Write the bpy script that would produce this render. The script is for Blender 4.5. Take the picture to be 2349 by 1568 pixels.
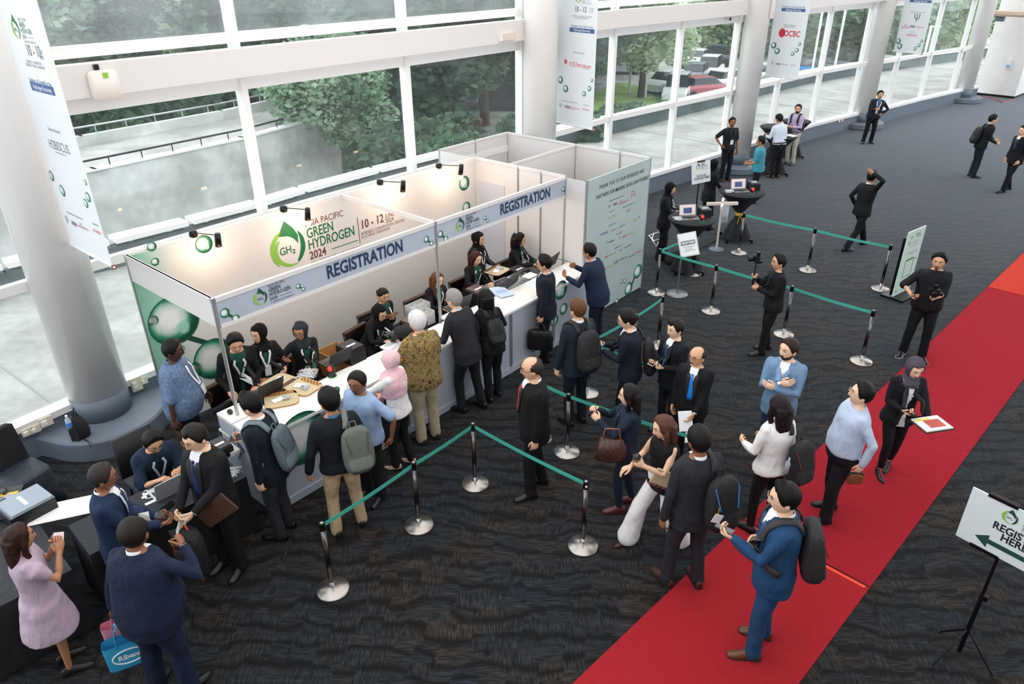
import bpy, math, random
import numpy as np
from mathutils import Vector, Matrix, bvhtree
random.seed(7); RN = np.random.RandomState(5)
for o in list(bpy.data.objects): bpy.data.objects.remove(o)
SC = bpy.context.scene; COL = SC.collection
R_ = math.radians
# ---------------------------------------------------------------- camera, sky, light, exposure
FPX, PIT, ROLL, CZ = 1661.68, 0.488878, -0.00769832, 5.62424
cd = bpy.data.cameras.new('camera'); cam = bpy.data.objects.new('camera', cd); COL.objects.link(cam)
cd.sensor_width = 36.0; cd.lens = 36.0*FPX/2349; cd.clip_end = 400; cd.clip_start = .05
_fw = Vector((0, math.cos(PIT), -math.sin(PIT))); _up = Vector((0, math.sin(PIT), math.cos(PIT))); _rt = Vector((1, 0, 0))
CR = math.cos(ROLL)*_rt + math.sin(ROLL)*_up; CU = -math.sin(ROLL)*_rt + math.cos(ROLL)*_up
cam.matrix_world = Matrix(((CR.x, CU.x, -_fw.x, 0), (CR.y, CU.y, -_fw.y, 0), (CR.z, CU.z, -_fw.z, CZ), (0, 0, 0, 1)))
SC.camera = cam
SC.view_settings.view_transform = 'Standard'; SC.view_settings.look = 'None'
SC.view_settings.gamma = 1.0; SC.view_settings.use_curve_mapping = False
SC.view_settings.exposure = 0.05
def at(px, py, z=0.0):
    "point at height z seen in the reference frame at pixel px,py"
    d = CR*((px-1174.5)/FPX) - CU*((py-784)/FPX) + _fw
    t = (z-CZ)/d.z
    return Vector((d.x*t, d.y*t, z))
W = bpy.data.worlds.new('world'); SC.world = W; W.use_nodes = True
bg = W.node_tree.nodes['Background']; bg.inputs[0].default_value = (.90, .95, 1.0, 1); bg.inputs[1].default_value = 2.9
def area(name, loc, sx, sy, power, col=(1, 1, 1), rot=(0, 0, 0)):
    l = bpy.data.lights.new(name, 'AREA'); l.shape = 'RECTANGLE'; l.size = sx; l.size_y = sy; l.energy = power; l.color = col
    o = bpy.data.objects.new(name, l); COL.objects.link(o); o.location = loc; o.rotation_euler = rot; return o
area('ceiling_fill', (4, 12, 9.6), 14, 14, 900, (1, .97, .93))  # three broad fill lights added under the ceiling to brighten the hall
area('ceiling_fill', (-1, 3, 9.6), 11, 9, 450, (1, .96, .92))
area('ceiling_fill', (16, 24, 9.6), 14, 14, 900, (1, .98, .96))
# ---------------------------------------------------------------- materials
def lin(h):
    if not isinstance(h, str): return tuple(h)+(1,) if len(h) == 3 else tuple(h)
    h = h.lstrip('#'); c = [int(h[i:i+2], 16)/255 for i in (0, 2, 4)]
    return tuple((x/12.92 if x <= .04045 else ((x+.055)/1.055)**2.4) for x in c)+(1,)
_M = {}
def mat(name, col='#888888', rough=.6, metal=0, kind='plain', scale=30, amt=.15, emit=0, spec=.5, alpha=1, col2=None, trans=0):
    key = (name, str(col), rough, metal, kind, scale, emit, col2)
    if key in _M: return _M[key]
    m = bpy.data.materials.new(name); m.use_nodes = True; nt = m.node_tree; N = nt.nodes; L = nt.links
    b = N['Principled BSDF']; b.inputs['Base Color'].default_value = lin(col); b.inputs['Roughness'].default_value = rough
    b.inputs['Metallic'].default_value = metal; b.inputs['Specular IOR Level'].default_value = spec if kind != 'hair' else .2
    if emit: b.inputs['Emission Color'].default_value = lin(col); b.inputs['Emission Strength'].default_value = emit
    if alpha < 1: b.inputs['Alpha'].default_value = alpha
    if trans: b.inputs['Transmission Weight'].default_value = trans
    tc = N.new('ShaderNodeTexCoord')
    def noise(sc, det=3, vec=None, dist=0):
        n = N.new('ShaderNodeTexNoise'); n.inputs['Scale'].default_value = sc; n.inputs['Detail'].default_value = det
        n.inputs['Distortion'].default_value = dist
        L.new(vec or tc.outputs['Object'], n.inputs['Vector']); return n
    def ramp(fac, stops):
        r = N.new('ShaderNodeValToRGB'); L.new(fac, r.inputs[0]); e = r.color_ramp.elements
        while len(e) < len(stops): e.new(.5)
        for i, (p, c) in enumerate(stops): e[i].position = p; e[i].color = lin(c)
        return r
    def mixc(fac, a, bb, mode='MIX'):
        x = N.new('ShaderNodeMix'); x.data_type = 'RGBA'; x.blend_type = mode
        for s, v in ((0, fac), (6, a), (7, bb)):
            if hasattr(v, 'is_linked') or hasattr(v, 'links'): L.new(v, x.inputs[s])
            else: x.inputs[s].default_value = v
        return x.outputs[2]
    def bump(h, st, dist=.01):
        bb = N.new('ShaderNodeBump'); bb.inputs['Strength'].default_value = st; bb.inputs['Distance'].default_value = dist
        L.new(h, bb.inputs['Height']); L.new(bb.outputs[0], b.inputs['Normal'])
    bc = b.inputs['Base Color']
    if kind == 'mottle':
        n = noise(scale); c = lin(col); d = tuple(x*(1-amt) for x in c[:3])+(1,); l = tuple(min(1, x*(1+amt)) for x in c[:3])+(1,)
        r = ramp(n.outputs[0], [(.3, d[:3]), (.7, l[:3])]); L.new(r.outputs[0], bc); bump(n.outputs[0], .15)
    elif kind == 'cloth':
        mp = N.new('ShaderNodeMapping'); mp.inputs['Scale'].default_value = (1, 1, .45); L.new(tc.outputs['Object'], mp.inputs[0])
        n = noise(11, 2, mp.outputs[0], .6); n2 = noise(400, 1)
        a = N.new('ShaderNodeMath'); a.operation = 'MULTIPLY_ADD'; L.new(n2.outputs[0], a.inputs[0]); a.inputs[1].default_value = .04; L.new(n.outputs[0], a.inputs[2])
        c = lin(col); r = ramp(n2.outputs[0], [(.3, tuple(x*.8 for x in c[:3])), (.7, tuple(min(1, x*1.2) for x in c[:3]))]); L.new(r.outputs[0], bc)
        bump(a.outputs[0], .55, .045)
    elif kind == 'hair':
        mp = N.new('ShaderNodeMapping'); mp.inputs['Scale'].default_value = (1, 1, .12); L.new(tc.outputs['Object'], mp.inputs[0])
        n = noise(260, 2, mp.outputs[0]); c = lin(col)
        r = ramp(n.outputs[0], [(.3, tuple(x*.5 for x in c[:3])), (.75, tuple(min(1, x*1.7) for x in c[:3]))]); L.new(r.outputs[0], bc); bump(n.outputs[0], .6, .006)
    elif kind == 'wood' or kind == 'weave':
        w = N.new('ShaderNodeTexWave'); w.inputs['Scale'].default_value = scale; w.inputs['Distortion'].default_value = 1.5 if kind == 'wood' else 0; L.new(tc.outputs['Object'], w.inputs[0])
        src = w.outputs[1]
        if kind == 'weave':
            ch = N.new('ShaderNodeTexChecker'); ch.inputs['Scale'].default_value = scale; L.new(tc.outputs['Object'], ch.inputs[0]); src = ch.outputs[1]
        r = ramp(src, [(0, col), (1, col2 or col)]); L.new(r.outputs[0], bc); bump(src, .4, .003)
    elif kind == 'gradx':   # printed backdrop: green fading to pale along generated x
        s = N.new('ShaderNodeSeparateXYZ'); L.new(tc.outputs['Object'], s.inputs[0]); n = noise(1.3, 3)
        a = N.new('ShaderNodeMath'); a.operation = 'MULTIPLY_ADD'; L.new(n.outputs[0], a.inputs[0]); a.inputs[1].default_value = .5
        q = N.new('ShaderNodeMath'); q.operation = 'MULTIPLY_ADD'; L.new(s.outputs[0], q.inputs[0]); q.inputs[1].default_value = .75; q.inputs[2].default_value = 2.42; L.new(q.outputs[0], a.inputs[2])
        r = ramp(a.outputs[0], [(0, '#3f8f70'), (.35, '#8fc0ab'), (.62, '#d2d6d1'), (1, '#dad6d2')]); L.new(r.outputs[0], bc)
    elif kind == 'bubble':   # printed glass drop: dark green rim, pale heart, highlights near the edge
        vm = N.new('ShaderNodeMapping'); vm.inputs['Scale'].default_value = (1, 1, 0); vm.inputs['Location'].default_value = (0, 0, .5); L.new(tc.outputs['Generated'], vm.inputs[0]); n = noise(3.2, 3, vm.outputs[0], 1.2)
        def dist(c, amp):
            v = N.new('ShaderNodeVectorMath'); v.operation = 'DISTANCE'; v.inputs[1].default_value = c+(.5,); L.new(vm.outputs[0], v.inputs[0])
            q = N.new('ShaderNodeMath'); q.operation = 'MULTIPLY_ADD'; L.new(n.outputs[0], q.inputs[0]); q.inputs[1].default_value = amp; L.new(v.outputs['Value'], q.inputs[2]); return q.outputs[0]
        r = ramp(dist((.42, .56), .10), [(.20, '#e4e6e4'), (.33, '#b7cdc4'), (.42, '#2f8a68'), (.50, '#0c4f3a'), (.62, '#0a3d2e')])
        r2 = ramp(dist((.5, .5), .0), [(.455, '#000000'), (.48, '#ffffff')]); r3 = ramp(dist((.62, .30), .25), [(.20, '#ffffff'), (.27, '#000000')])
        c1 = mixc(r3.outputs[0], r.outputs[0], lin('#8fc7b0')); L.new(mixc(r2.outputs[0], c1, lin('#155c45')), bc)
    elif kind == 'batik':
        nd = noise(7, 2); ad = N.new('ShaderNodeVectorMath'); ad.operation = 'MULTIPLY_ADD'; L.new(nd.outputs['Color'], ad.inputs[0]); ad.inputs[1].default_value = (.16, .16, .16); L.new(tc.outputs['Object'], ad.inputs[2])
        v = N.new('ShaderNodeTexVoronoi'); v.inputs['Scale'].default_value = 8; L.new(ad.outputs[0], v.inputs[0]); v2 = N.new('ShaderNodeTexVoronoi'); v2.inputs['Scale'].default_value = 15; L.new(ad.outputs[0], v2.inputs[0])
        n = noise(90, 4); n2 = noise(9, 3, None, 2)
        base = ramp(n.outputs[0], [(.40, '#5f4d2c'), (.5, '#9a8656'), (.6, '#84744a')])
        mk = ramp(v.outputs[0], [(.15, '#ffffff'), (.18, '#000000')]); mk2 = ramp(v2.outputs[0], [(.2, '#ffffff'), (.23, '#000000')]); vein = ramp(n2.outputs[0], [(.47, '#000000'), (.49, '#ffffff'), (.51, '#ffffff'), (.53, '#000000')])
        c1 = mixc(vein.outputs[0], base.outputs[0], lin('#3a2912')); c2 = mixc(mk2.outputs[0], c1, lin('#382411')); L.new(mixc(mk.outputs[0], c2, lin('#b9802a')), bc)
    elif kind == 'check':
        ch = N.new('ShaderNodeTexChecker'); ch.inputs['Scale'].default_value = scale; ch.inputs[1].default_value = lin(col); ch.inputs[2].default_value = lin(col2); L.new(tc.outputs['Object'], ch.inputs[0]); L.new(ch.outputs[0], bc)
    elif kind == 'heather':
        n = noise(90, 4); c = lin(col); r = ramp(n.outputs[0], [(.35, tuple(x*.55 for x in c[:3])), (.65, tuple(min(1, x*1.6) for x in c[:3]))]); L.new(r.outputs[0], bc)
        n3 = noise(9, 2, None, .6); bump(n3.outputs[0], .5, .04)
    elif kind == 'concrete':
        n = noise(scale, 6); n2 = noise(.7, 3); c = lin(col)
        r = ramp(n.outputs[0], [(.3, tuple(x*.85 for x in c[:3])), (.7, tuple(min(1, x*1.08) for x in c[:3]))]); r2 = ramp(n2.outputs[0], [(.35, '#d8d8d4'), (.6, '#ffffff')])
        L.new(mixc(1.0, r.outputs[0], r2.outputs[0], 'MULTIPLY'), bc)
    elif kind == 'carpet':
        mp = N.new('ShaderNodeMapping'); mp.inputs['Rotation'].default_value = (0, 0, R_(4)); L.new(tc.outputs['Object'], mp.inputs[0])
        mw = N.new('ShaderNodeMapping'); mw.inputs['Scale'].default_value = (.75, 1, 1); L.new(mp.outputs[0], mw.inputs[0])
        nz = noise(1.7, 2, mw.outputs[0]); nb = noise(.35, 2)
        ad = N.new('ShaderNodeVectorMath'); ad.operation = 'MULTIPLY_ADD'; L.new(nz.outputs['Color'], ad.inputs[0]); ad.inputs[1].default_value = (0, .50, 0); L.new(mp.outputs[0], ad.inputs[2])
        ad2 = N.new('ShaderNodeVectorMath'); ad2.operation = 'MULTIPLY_ADD'; L.new(nb.outputs['Color'], ad2.inputs[0]); ad2.inputs[1].default_value = (0, .9, 0); L.new(ad.outputs[0], ad2.inputs[2])
        v = N.new('ShaderNodeTexVoronoi'); v.distance = 'CHEBYCHEV'; v.inputs['Scale'].default_value = 4.5; v.inputs['Randomness'].default_value = .5; mv = N.new('ShaderNodeMapping'); mv.inputs['Rotation'].default_value = (0, 0, R_(12)); L.new(tc.outputs['Object'], mv.inputs[0]); L.new(mv.outputs[0], v.inputs[0])
        sp = N.new('ShaderNodeSeparateColor'); L.new(v.outputs['Color'], sp.inputs[0]); rd = ramp(sp.outputs[0], [(.45, '#000000'), (.55, '#ffffff')])
        ad3 = N.new('ShaderNodeVectorMath'); ad3.operation = 'MULTIPLY_ADD'; L.new(v.outputs['Color'], ad3.inputs[0]); ad3.inputs[1].default_value = (0, .13, 0); L.new(ad2.outputs[0], ad3.inputs[2])
        w = N.new('ShaderNodeTexWave'); w.bands_direction = 'Y'; w.inputs['Scale'].default_value = 1.2; w.inputs['Distortion'].default_value = .5; w.inputs['Detail'].default_value = 1; w.inputs['Detail Scale'].default_value = 1.5; L.new(ad3.outputs[0], w.inputs[0])
        m1 = N.new('ShaderNodeMapping'); m1.inputs['Scale'].default_value = (7, 80, 1); m1.inputs['Rotation'].default_value = (0, 0, R_(-12)); L.new(tc.outputs['Object'], m1.inputs[0]); d1 = noise(1, 1, m1.outputs[0])
        m2 = N.new('ShaderNodeMapping'); m2.inputs['Scale'].default_value = (80, 7, 1); m2.inputs['Rotation'].default_value = (0, 0, R_(-12)); L.new(tc.outputs['Object'], m2.inputs[0]); d2 = noise(1, 1, m2.outputs[0])
        dd = mixc(rd.outputs[0], d1.outputs[0], d2.outputs[0])
        tone = noise(1.1, 4, mw.outputs[0], .5)
        cr = ramp(tone.outputs[0], [(.36, '#30363e'), (.5, '#36383b'), (.64, '#433d38')])
        wr = ramp(w.outputs[1], [(.0, '#5e5e5e'), (.12, '#a2a2a2'), (.35, '#dcdcdc'), (.8, '#ffffff'), (1, '#d0d0d0')])
        dr = ramp(dd, [(.38, '#3c3c3c'), (.48, '#b8b8b8'), (.62, '#ffffff')])
        rb = ramp(sp.outputs[1], [(0, '#c8d4e4'), (.5, '#e8e8e8'), (1, '#f0dccc')])
        c1 = mixc(1.0, mixc(1.0, cr.outputs[0], rb.outputs[0], 'MULTIPLY'), wr.outputs[0], 'MULTIPLY'); c2 = mixc(1.0, c1, dr.outputs[0], 'MULTIPLY'); L.new(mixc(.85, c1, c2), bc)
        bump(dd, .4, .004); b.inputs['Sheen Weight'].default_value = .8; b.inputs['Sheen Roughness'].default_value = .3; b.inputs['Sheen Tint'].default_value = lin('#b4bcc8')
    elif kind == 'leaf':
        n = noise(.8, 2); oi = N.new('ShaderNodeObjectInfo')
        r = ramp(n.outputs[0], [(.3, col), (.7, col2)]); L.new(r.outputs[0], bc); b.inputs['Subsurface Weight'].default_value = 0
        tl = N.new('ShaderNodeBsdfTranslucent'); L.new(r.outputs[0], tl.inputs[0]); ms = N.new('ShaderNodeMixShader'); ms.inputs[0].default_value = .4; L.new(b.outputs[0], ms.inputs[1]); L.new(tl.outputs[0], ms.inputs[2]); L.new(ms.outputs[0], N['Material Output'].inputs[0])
    _M[key] = m; return m
def glassmat(name, tint=(.975, .99, .985), refl=.1, haze=.0):
    m = bpy.data.materials.new(name); m.use_nodes = True; nt = m.node_tree; N = nt.nodes; L = nt.links; N.clear()
    out = N.new('ShaderNodeOutputMaterial'); tr = N.new('ShaderNodeBsdfTransparent'); tr.inputs[0].default_value = tint+(1,)
    gl = N.new('ShaderNodeBsdfGlossy'); gl.inputs['Roughness'].default_value = .02; lw = N.new('ShaderNodeLayerWeight'); lw.inputs[0].default_value = .5; fr = N.new('ShaderNodeMath'); fr.operation = 'POWER'; L.new(lw.outputs['Facing'], fr.inputs[0]); fr.inputs[1].default_value = 4.5
    mx = N.new('ShaderNodeMixShader'); ml = N.new('ShaderNodeMath'); ml.operation = 'MULTIPLY_ADD'; L.new(fr.outputs[0], ml.inputs[0]); ml.inputs[1].default_value = .45; ml.inputs[2].default_value = refl*.4
    L.new(ml.outputs[0], mx.inputs[0]); L.new(tr.outputs[0], mx.inputs[1]); L.new(gl.outputs[0], mx.inputs[2]); last = mx.outputs[0]
    if haze:
        df = N.new('ShaderNodeBsdfDiffuse'); df.inputs[0].default_value = (.75, .8, .82, 1); tl = N.new('ShaderNodeBsdfTranslucent'); tl.inputs[0].default_value = (.8, .86, .88, 1)
        ad = N.new('ShaderNodeMixShader'); L.new(df.outputs[0], ad.inputs[1]); L.new(tl.outputs[0], ad.inputs[2])
        m3 = N.new('ShaderNodeMixShader'); n = N.new('ShaderNodeTexNoise'); n.inputs['Scale'].default_value = 1.2; n.inputs['Detail'].default_value = 4
        tc = N.new('ShaderNodeTexCoord'); L.new(tc.outputs['Object'], n.inputs[0]); q = N.new('ShaderNodeMath'); q.operation = 'MULTIPLY'; L.new(n.outputs[0], q.inputs[0]); q.inputs[1].default_value = haze*2
        L.new(q.outputs[0], m3.inputs[0]); L.new(last, m3.inputs[1]); L.new(ad.outputs[0], m3.inputs[2]); last = m3.outputs[0]
    L.new(last, out.inputs[0]); return m
# ---------------------------------------------------------------- mesh building
def V3(*a): return np.array(a, float)
def unit(v): v = np.asarray(v, float); n = np.linalg.norm(v); return v/n if n > 1e-9 else v
class G:
    def __init__(s): s.V = []; s.F = []; s.I = []; s.n = 0
    def add(s, V, F, mi=0):
        V = np.asarray(V, float).reshape(-1, 3); s.V.append(V)
        s.F += [tuple(i+s.n for i in f) for f in F]; s.I += [mi]*len(F); s.n += len(V); return s
    def box(s, c, d, M=None, mi=0, taper=1):
        x, y, z = [q/2 for q in d]
        V = np.array([(a*x*(taper if k > 0 else 1), b*y*(taper if k > 0 else 1), k*z) for k in (-1, 1) for b in (-1, 1) for a in (-1, 1)])
        if M is not None: V = V@np.array(M.to_3x3()).T
        return s.add(V+np.array(c), [(0, 2, 3, 1), (4, 5, 7, 6), (0, 1, 5, 4), (2, 6, 7, 3), (0, 4, 6, 2), (1, 3, 7, 5)], mi)
    def loft(s, rings, mi=0, cap=True, close=True):
        n = len(rings[0]); V = np.concatenate(rings); F = []
        for k in range(len(rings)-1):
            for j in range(n if close else n-1):
                a = k*n+j; b = k*n+(j+1) % n; F.append((a, b, b+n, a+n))
        if cap and close: F.append(tuple(range(n-1, -1, -1))); F.append(tuple(range((len(rings)-1)*n, len(rings)*n)))
        return s.add(V, F, mi)
    def tube(s, P, R, n=10, mi=0, flat=None, ref=None, rcap=True):
        "P points, R radii; round ends; flat=(sx,sy) scales the section"
        P = [np.asarray(p, float) for p in P]; R = list(R) if hasattr(R, '__len__') else [R]*len(P)
        T = [unit(P[min(i+1, len(P)-1)]-P[max(i-1, 0)]) for i in range(len(P))]
        u = np.asarray(ref, float) if ref is not None else (V3(0, 0, 1) if abs(T[0][2]) < .9 else V3(0, 1, 0))
        rings = []; sx, sy = flat or (1, 1); an = np.linspace(0, 2*math.pi, n, endpoint=False)
        def ring(p, t, r):
            nonlocal u
            a = unit(u-t*(u@t)); b = np.cross(t, a); u = a
            return p+r*(np.outer(np.cos(an), a)*sx+np.outer(np.sin(an), b)*sy)
        if rcap:
            for q in (.0, .5, .85): rings.append(ring(P[0]-T[0]*R[0]*math.sqrt(1-q*q)*min(sx, sy), T[0], max(R[0]*q, 1e-4)))
        for p, t, r in zip(P, T, R): rings.append(ring(p, t, r))
        if rcap:
            for q in (.85, .5, .0): rings.append(ring(P[-1]+T[-1]*R[-1]*math.sqrt(1-q*q)*min(sx, sy), T[-1], max(R[-1]*q, 1e-4)))
        return s.loft(rings, mi)
    def lathe(s, prof, c=(0, 0, 0), n=24, mi=0, M=None):
        an = np.linspace(0, 2*math.pi, n, endpoint=False); rings = []
        for r, z in prof: rings.append(np.stack([r*np.cos(an), r*np.sin(an), np.full(n, z)], 1))
        V = rings
        if M is not None: Q = np.array(M.to_3x3()); V = [v@Q.T for v in V]
        return s.loft([v+np.array(c) for v in V], mi)
    def ell(s, c, r, n=12, m=8, mi=0, M=None):
        prof = [(max(math.sin(t), 1e-3), -math.cos(t)) for t in np.linspace(0, math.pi, m)]
        an = np.linspace(0, 2*math.pi, n, endpoint=False)
        rings = [np.stack([p*np.cos(an)*r[0], p*np.sin(an)*r[1], np.full(n, z*r[2])], 1) for p, z in prof]
        if M is not None: Q = np.array(M.to_3x3()); rings = [v@Q.T for v in rings]
        return s.loft([v+np.array(c) for v in rings], mi)
    def data(s): return np.concatenate(s.V), s.F, s.I
    def build(s, name, mats, parent=None, smooth=False, M=None):
        V, F, I = s.data(); return mk(name, V, F, mats, parent, I, smooth, M)
def mk(name, V, F, mats, parent=None, I=None, smooth=False, M=None):
    me = bpy.data.meshes.new(name); me.from_pydata(np.asarray(V).tolist(), [], [tuple(f) for f in F])
    if not isinstance(mats, (list, tuple)): mats = [mats]
    for m in mats: me.materials.append(m)
    if I is not None and len(mats) > 1: me.polygons.foreach_set('material_index', np.array(I, dtype=np.int32))
    if smooth: me.polygons.foreach_set('use_smooth', [True]*len(me.polygons))
    if M is not None: me.transform(M)
    me.update(); o = bpy.data.objects.new(name, me); COL.objects.link(o); o.parent = parent; return o
def thing(name, label, cat, loc=(0, 0, 0), rz=0, group=None):
    o = bpy.data.objects.new(name, None); COL.objects.link(o); o.location = loc; o.rotation_euler = (0, 0, rz); o.empty_display_size = .1
    return tag(o, label, cat, group)
def tag(o, label, cat, group=None, kind=None):
    o['label'] = label; o['category'] = cat
    if group: o['group'] = group
    if kind: o['kind'] = kind
    return o
def struct(o): o['kind'] = 'structure'; return o
def copy_tree(o, parent=None):
    c = o.copy(); COL.objects.link(c); c.parent = parent
    for ch in o.children: copy_tree(ch, c)
    return c
TS = bpy.data.scenes.new('bake')   # scratch scene for baking text and voxel unions
_TC = {}
def text(s, size, M, m, parent, name='lettering', bold=0, ax='CENTER', sh=0, xs=.86):
    key = (s, round(size, 4), bold, ax, sh)
    if key not in _TC:
        cu = bpy.data.curves.new('t', 'FONT'); cu.body = s; cu.size = size; cu.align_x = ax; cu.align_y = 'CENTER'; cu.resolution_u = 1 if size < .07 else 3
        cu.offset = bold*size; cu.shear = sh; cu.space_line = .82; cu.extrude = 0 if size < .08 else .0006
        o = bpy.data.objects.new('t', cu); TS.collection.objects.link(o); vl = TS.view_layers[0]; vl.update(); me = bpy.data.meshes.new_from_object(o.evaluated_get(vl.depsgraph)); bpy.data.objects.remove(o); me.materials.clear(); _TC[key] = me
    me = _TC[key].copy(); me.materials.append(m); me.transform(Matrix.Diagonal((xs, 1, 1, 1)))
    o = bpy.data.objects.new(name, me); COL.objects.link(o); o.parent = parent; o.matrix_local = M; return o
def plane_M(o, xdir, nrm):
    "matrix whose local x runs along xdir, local z is the surface normal"
    x = Vector(xdir).normalized(); z = Vector(nrm).normalized(); y = z.cross(x).normalized(); x = y.cross(z)
    return Matrix(((x.x, y.x, z.x, o[0]), (x.y, y.y, z.y, o[1]), (x.z, y.z, z.z, o[2]), (0, 0, 0, 1)))
def bake(g, vox, sm=3, noise=0, nscale=.12, seed=0, fac=.5):
    V, F, I = g.data(); me = bpy.data.meshes.new('t'); me.from_pydata(V.tolist(), [], F)
    o = bpy.data.objects.new('t', me); TS.collection.objects.link(o)
    m = o.modifiers.new('r', 'REMESH'); m.mode = 'VOXEL'; m.voxel_size = vox
    if sm: q = o.modifiers.new('s', 'SMOOTH'); q.factor = fac; q.iterations = sm
    if noise:
        if seed not in _TX:
            t = bpy.data.textures.new('folds', 'CLOUDS'); t.noise_scale = nscale; t.noise_depth = 1; _TX[seed] = t
        d = o.modifiers.new('d', 'DISPLACE'); d.texture = _TX[seed]; d.strength = noise; d.mid_level = .5; d.texture_coords = 'LOCAL'
    vl = TS.view_layers[0]; vl.update(); dg = vl.depsgraph; dg.update()
    e = o.evaluated_get(dg); me2 = e.to_mesh()
    n = len(me2.vertices); A = np.empty(n*3, np.float32); me2.vertices.foreach_get('co', A)
    k = len(me2.polygons); ls = np.empty(k, np.int32); lt = np.empty(k, np.int32); me2.polygons.foreach_get('loop_start', ls); me2.polygons.foreach_get('loop_total', lt)
    li = np.empty(len(me2.loops), np.int32); me2.loops.foreach_get('vertex_index', li)
    FF = [tuple(li[a:a+b]) for a, b in zip(ls.tolist(), lt.tolist())]
    e.to_mesh_clear(); bpy.data.objects.remove(o); bpy.data.meshes.remove(me)
    return A.reshape(-1, 3).astype(float), FF
_TX = {}
def centers(V, F): return np.array([V[list(f[:4])].mean(0) for f in F])
def submesh(V, F, mask):
    F2 = [f for f, k in zip(F, mask) if k]
    if not F2: return None, None
    idx = sorted({i for f in F2 for i in f}); mp = {a: b for b, a in enumerate(idx)}
    return V[idx], [tuple(mp[i] for i in f) for f in F2]
# ---------------------------------------------------------------- people
def rotz(a): c, s = math.cos(a), math.sin(a); return np.array([[c, -s, 0], [s, c, 0], [0, 0, 1.]])
def rotx(a): c, s = math.cos(a), math.sin(a); return np.array([[1, 0, 0], [0, c, -s], [0, s, c.real]])
def roty(a): c, s = math.cos(a), math.sin(a); return np.array([[c, 0, s], [0, 1, 0], [-s, 0, c]])
def head_grid(n=40, m=28):
    t = np.linspace(0, 2*math.pi, n, endpoint=False); az = t-.35*np.sin(t); az = np.where(az > math.pi, az-2*math.pi, az)
    th = np.linspace(.06, math.pi-.06, m); A, T = np.meshgrid(az, th)
    D = np.stack([-np.sin(A)*np.sin(T), np.cos(A)*np.sin(T), np.cos(T)], -1)
    F = [(i*n+j, (i+1)*n+j, (i+1)*n+(j+1) % n, i*n+(j+1) % n) for i in range(m-1) for j in range(n)]
    F.append(tuple(range(n))); F.append(tuple(range(m*n-1, (m-1)*n-1, -1)))
    return D.reshape(-1, 3), A.reshape(-1), F
HD, HA, HF = head_grid()
def head_base(D, w=1.0):
    x, y, z = D[:, 0], D[:, 1], D[:, 2]; up = np.clip(z, 0, 1); dn = np.clip(-z, 0, 1); fr = np.clip(y, 0, 1); bk = np.clip(-y, 0, 1)
    X = .077*x*(1-.30*dn**1.5)*(1-.05*fr)*w; Y = .097*y*(1-.10*fr)*(1-.38*dn*(y < 0))*(1+.04*up*(y < 0)); Z = .117*z*(1-.22*np.clip(z-.72, 0, 1))
    Y = Y+.01*bk*up
    g = lambda v, s: np.exp(-(v/s)**2)
    f = (y > .1)
    nose = np.interp(z, [-.36, -.3, -.2, .08, .22], [0, .85, 1, .38, 0])
    Y = Y+f*(.023*nose*g(x, .17)-.008*g(np.abs(x)-.38, .15)*g(z-.1, .12)+.005*g(z-.3, .09)*g(x, .5)
             + .006*g(z+.48, .09)*g(x, .26)-.003*g(z+.5, .022)*g(x, .24)+.007*g(z+.8, .13)*g(x, .3)-.003*g(z+.63, .06)*g(x, .3)+.003*g(np.abs(x)-.5, .14)*g(z+.2, .16))
    X = X+f*np.sign(x)*.0035*g(np.abs(x)-.2, .08)*g(z+.25, .07)
    k = 1+.30*up*(1-up)*(up < .98); X = X*k; Y = Y*(1+.22*up*(1-up))
    return np.stack([X, Y, Z], -1)
SK = dict(light='#e3b99a', fair='#d9a888', asian='#cf9d7c', tan='#b07d5c', brown='#8a5a40', dark='#4a2e22')
def hand(g, W, d, nrm, side, pose='relax', mi=0, k=1.06):
    "palm and five fingers; W wrist, d finger direction, nrm palm-facing normal, side +1 right / -1 left"
    d = unit(d); nrm = unit(nrm-d*(nrm@d)); sx = np.cross(d, nrm)*side   # points to the thumb side
    # for a right hand with palm normal nrm the thumb lies on cross(d,nrm)
    P = lambda a, b, c: W+k*(d*a+sx*b+nrm*c)
    g.tube([P(-.02, 0, 0), P(.02, 0, 0), P(.055, 0, 0), P(.082, 0, .002)], [.026*k, .033*k, .04*k, .036*k], 8, mi, (.42, 1), nrm)
    cv = dict(relax=(.35, .4, .3), grip=(1.2, 1.2, .7), flat=(.08, .08, .05), hold=(.7, .8, .5), type=(.45, .6, .3), point=(.1, .1, .1))[pose]
    L = [(.040, .024, .019), (.045, .028, .021), (.041, .026, .020), (.032, .019, .017)]
    for i, (b, l) in enumerate(zip((.029, .010, -.010, -.028), L)):
        sp = (.10, .03, -.04, -.12)[i]; a = 0; p = P(.066-.006*(i == 3), b*.85, .002); q = [p-k*d*.01, p]
        fd = unit(d+sx*sp)
        for c, ll in zip(cv, l):
            a += c*(1+.12*i*(pose == 'relax')); v = fd*math.cos(a)+nrm*math.sin(a); q.append(q[-1]+v*ll*k)
        g.tube(q, [.0092*k, .0095*k, .0085*k, .0078*k, .0065*k], 6, mi)
    a0 = {'flat': .2, 'relax': .4}.get(pose, .8)
    t0 = P(.012, .022, .006); t1 = t0+k*.036*unit(d*.75+sx*.7+nrm*.35*a0); t2 = t1+k*.03*unit(d*.9+sx*.25*(1-a0)+nrm*a0); t3 = t2+k*.024*unit(d*.9-sx*.35*a0+nrm*a0)
    g.tube([t0, t1, t2, t3], [.013*k, .0115*k, .010*k, .008*k], 6, mi)
    return P(.07, 0, .022), d, nrm, sx
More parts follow.
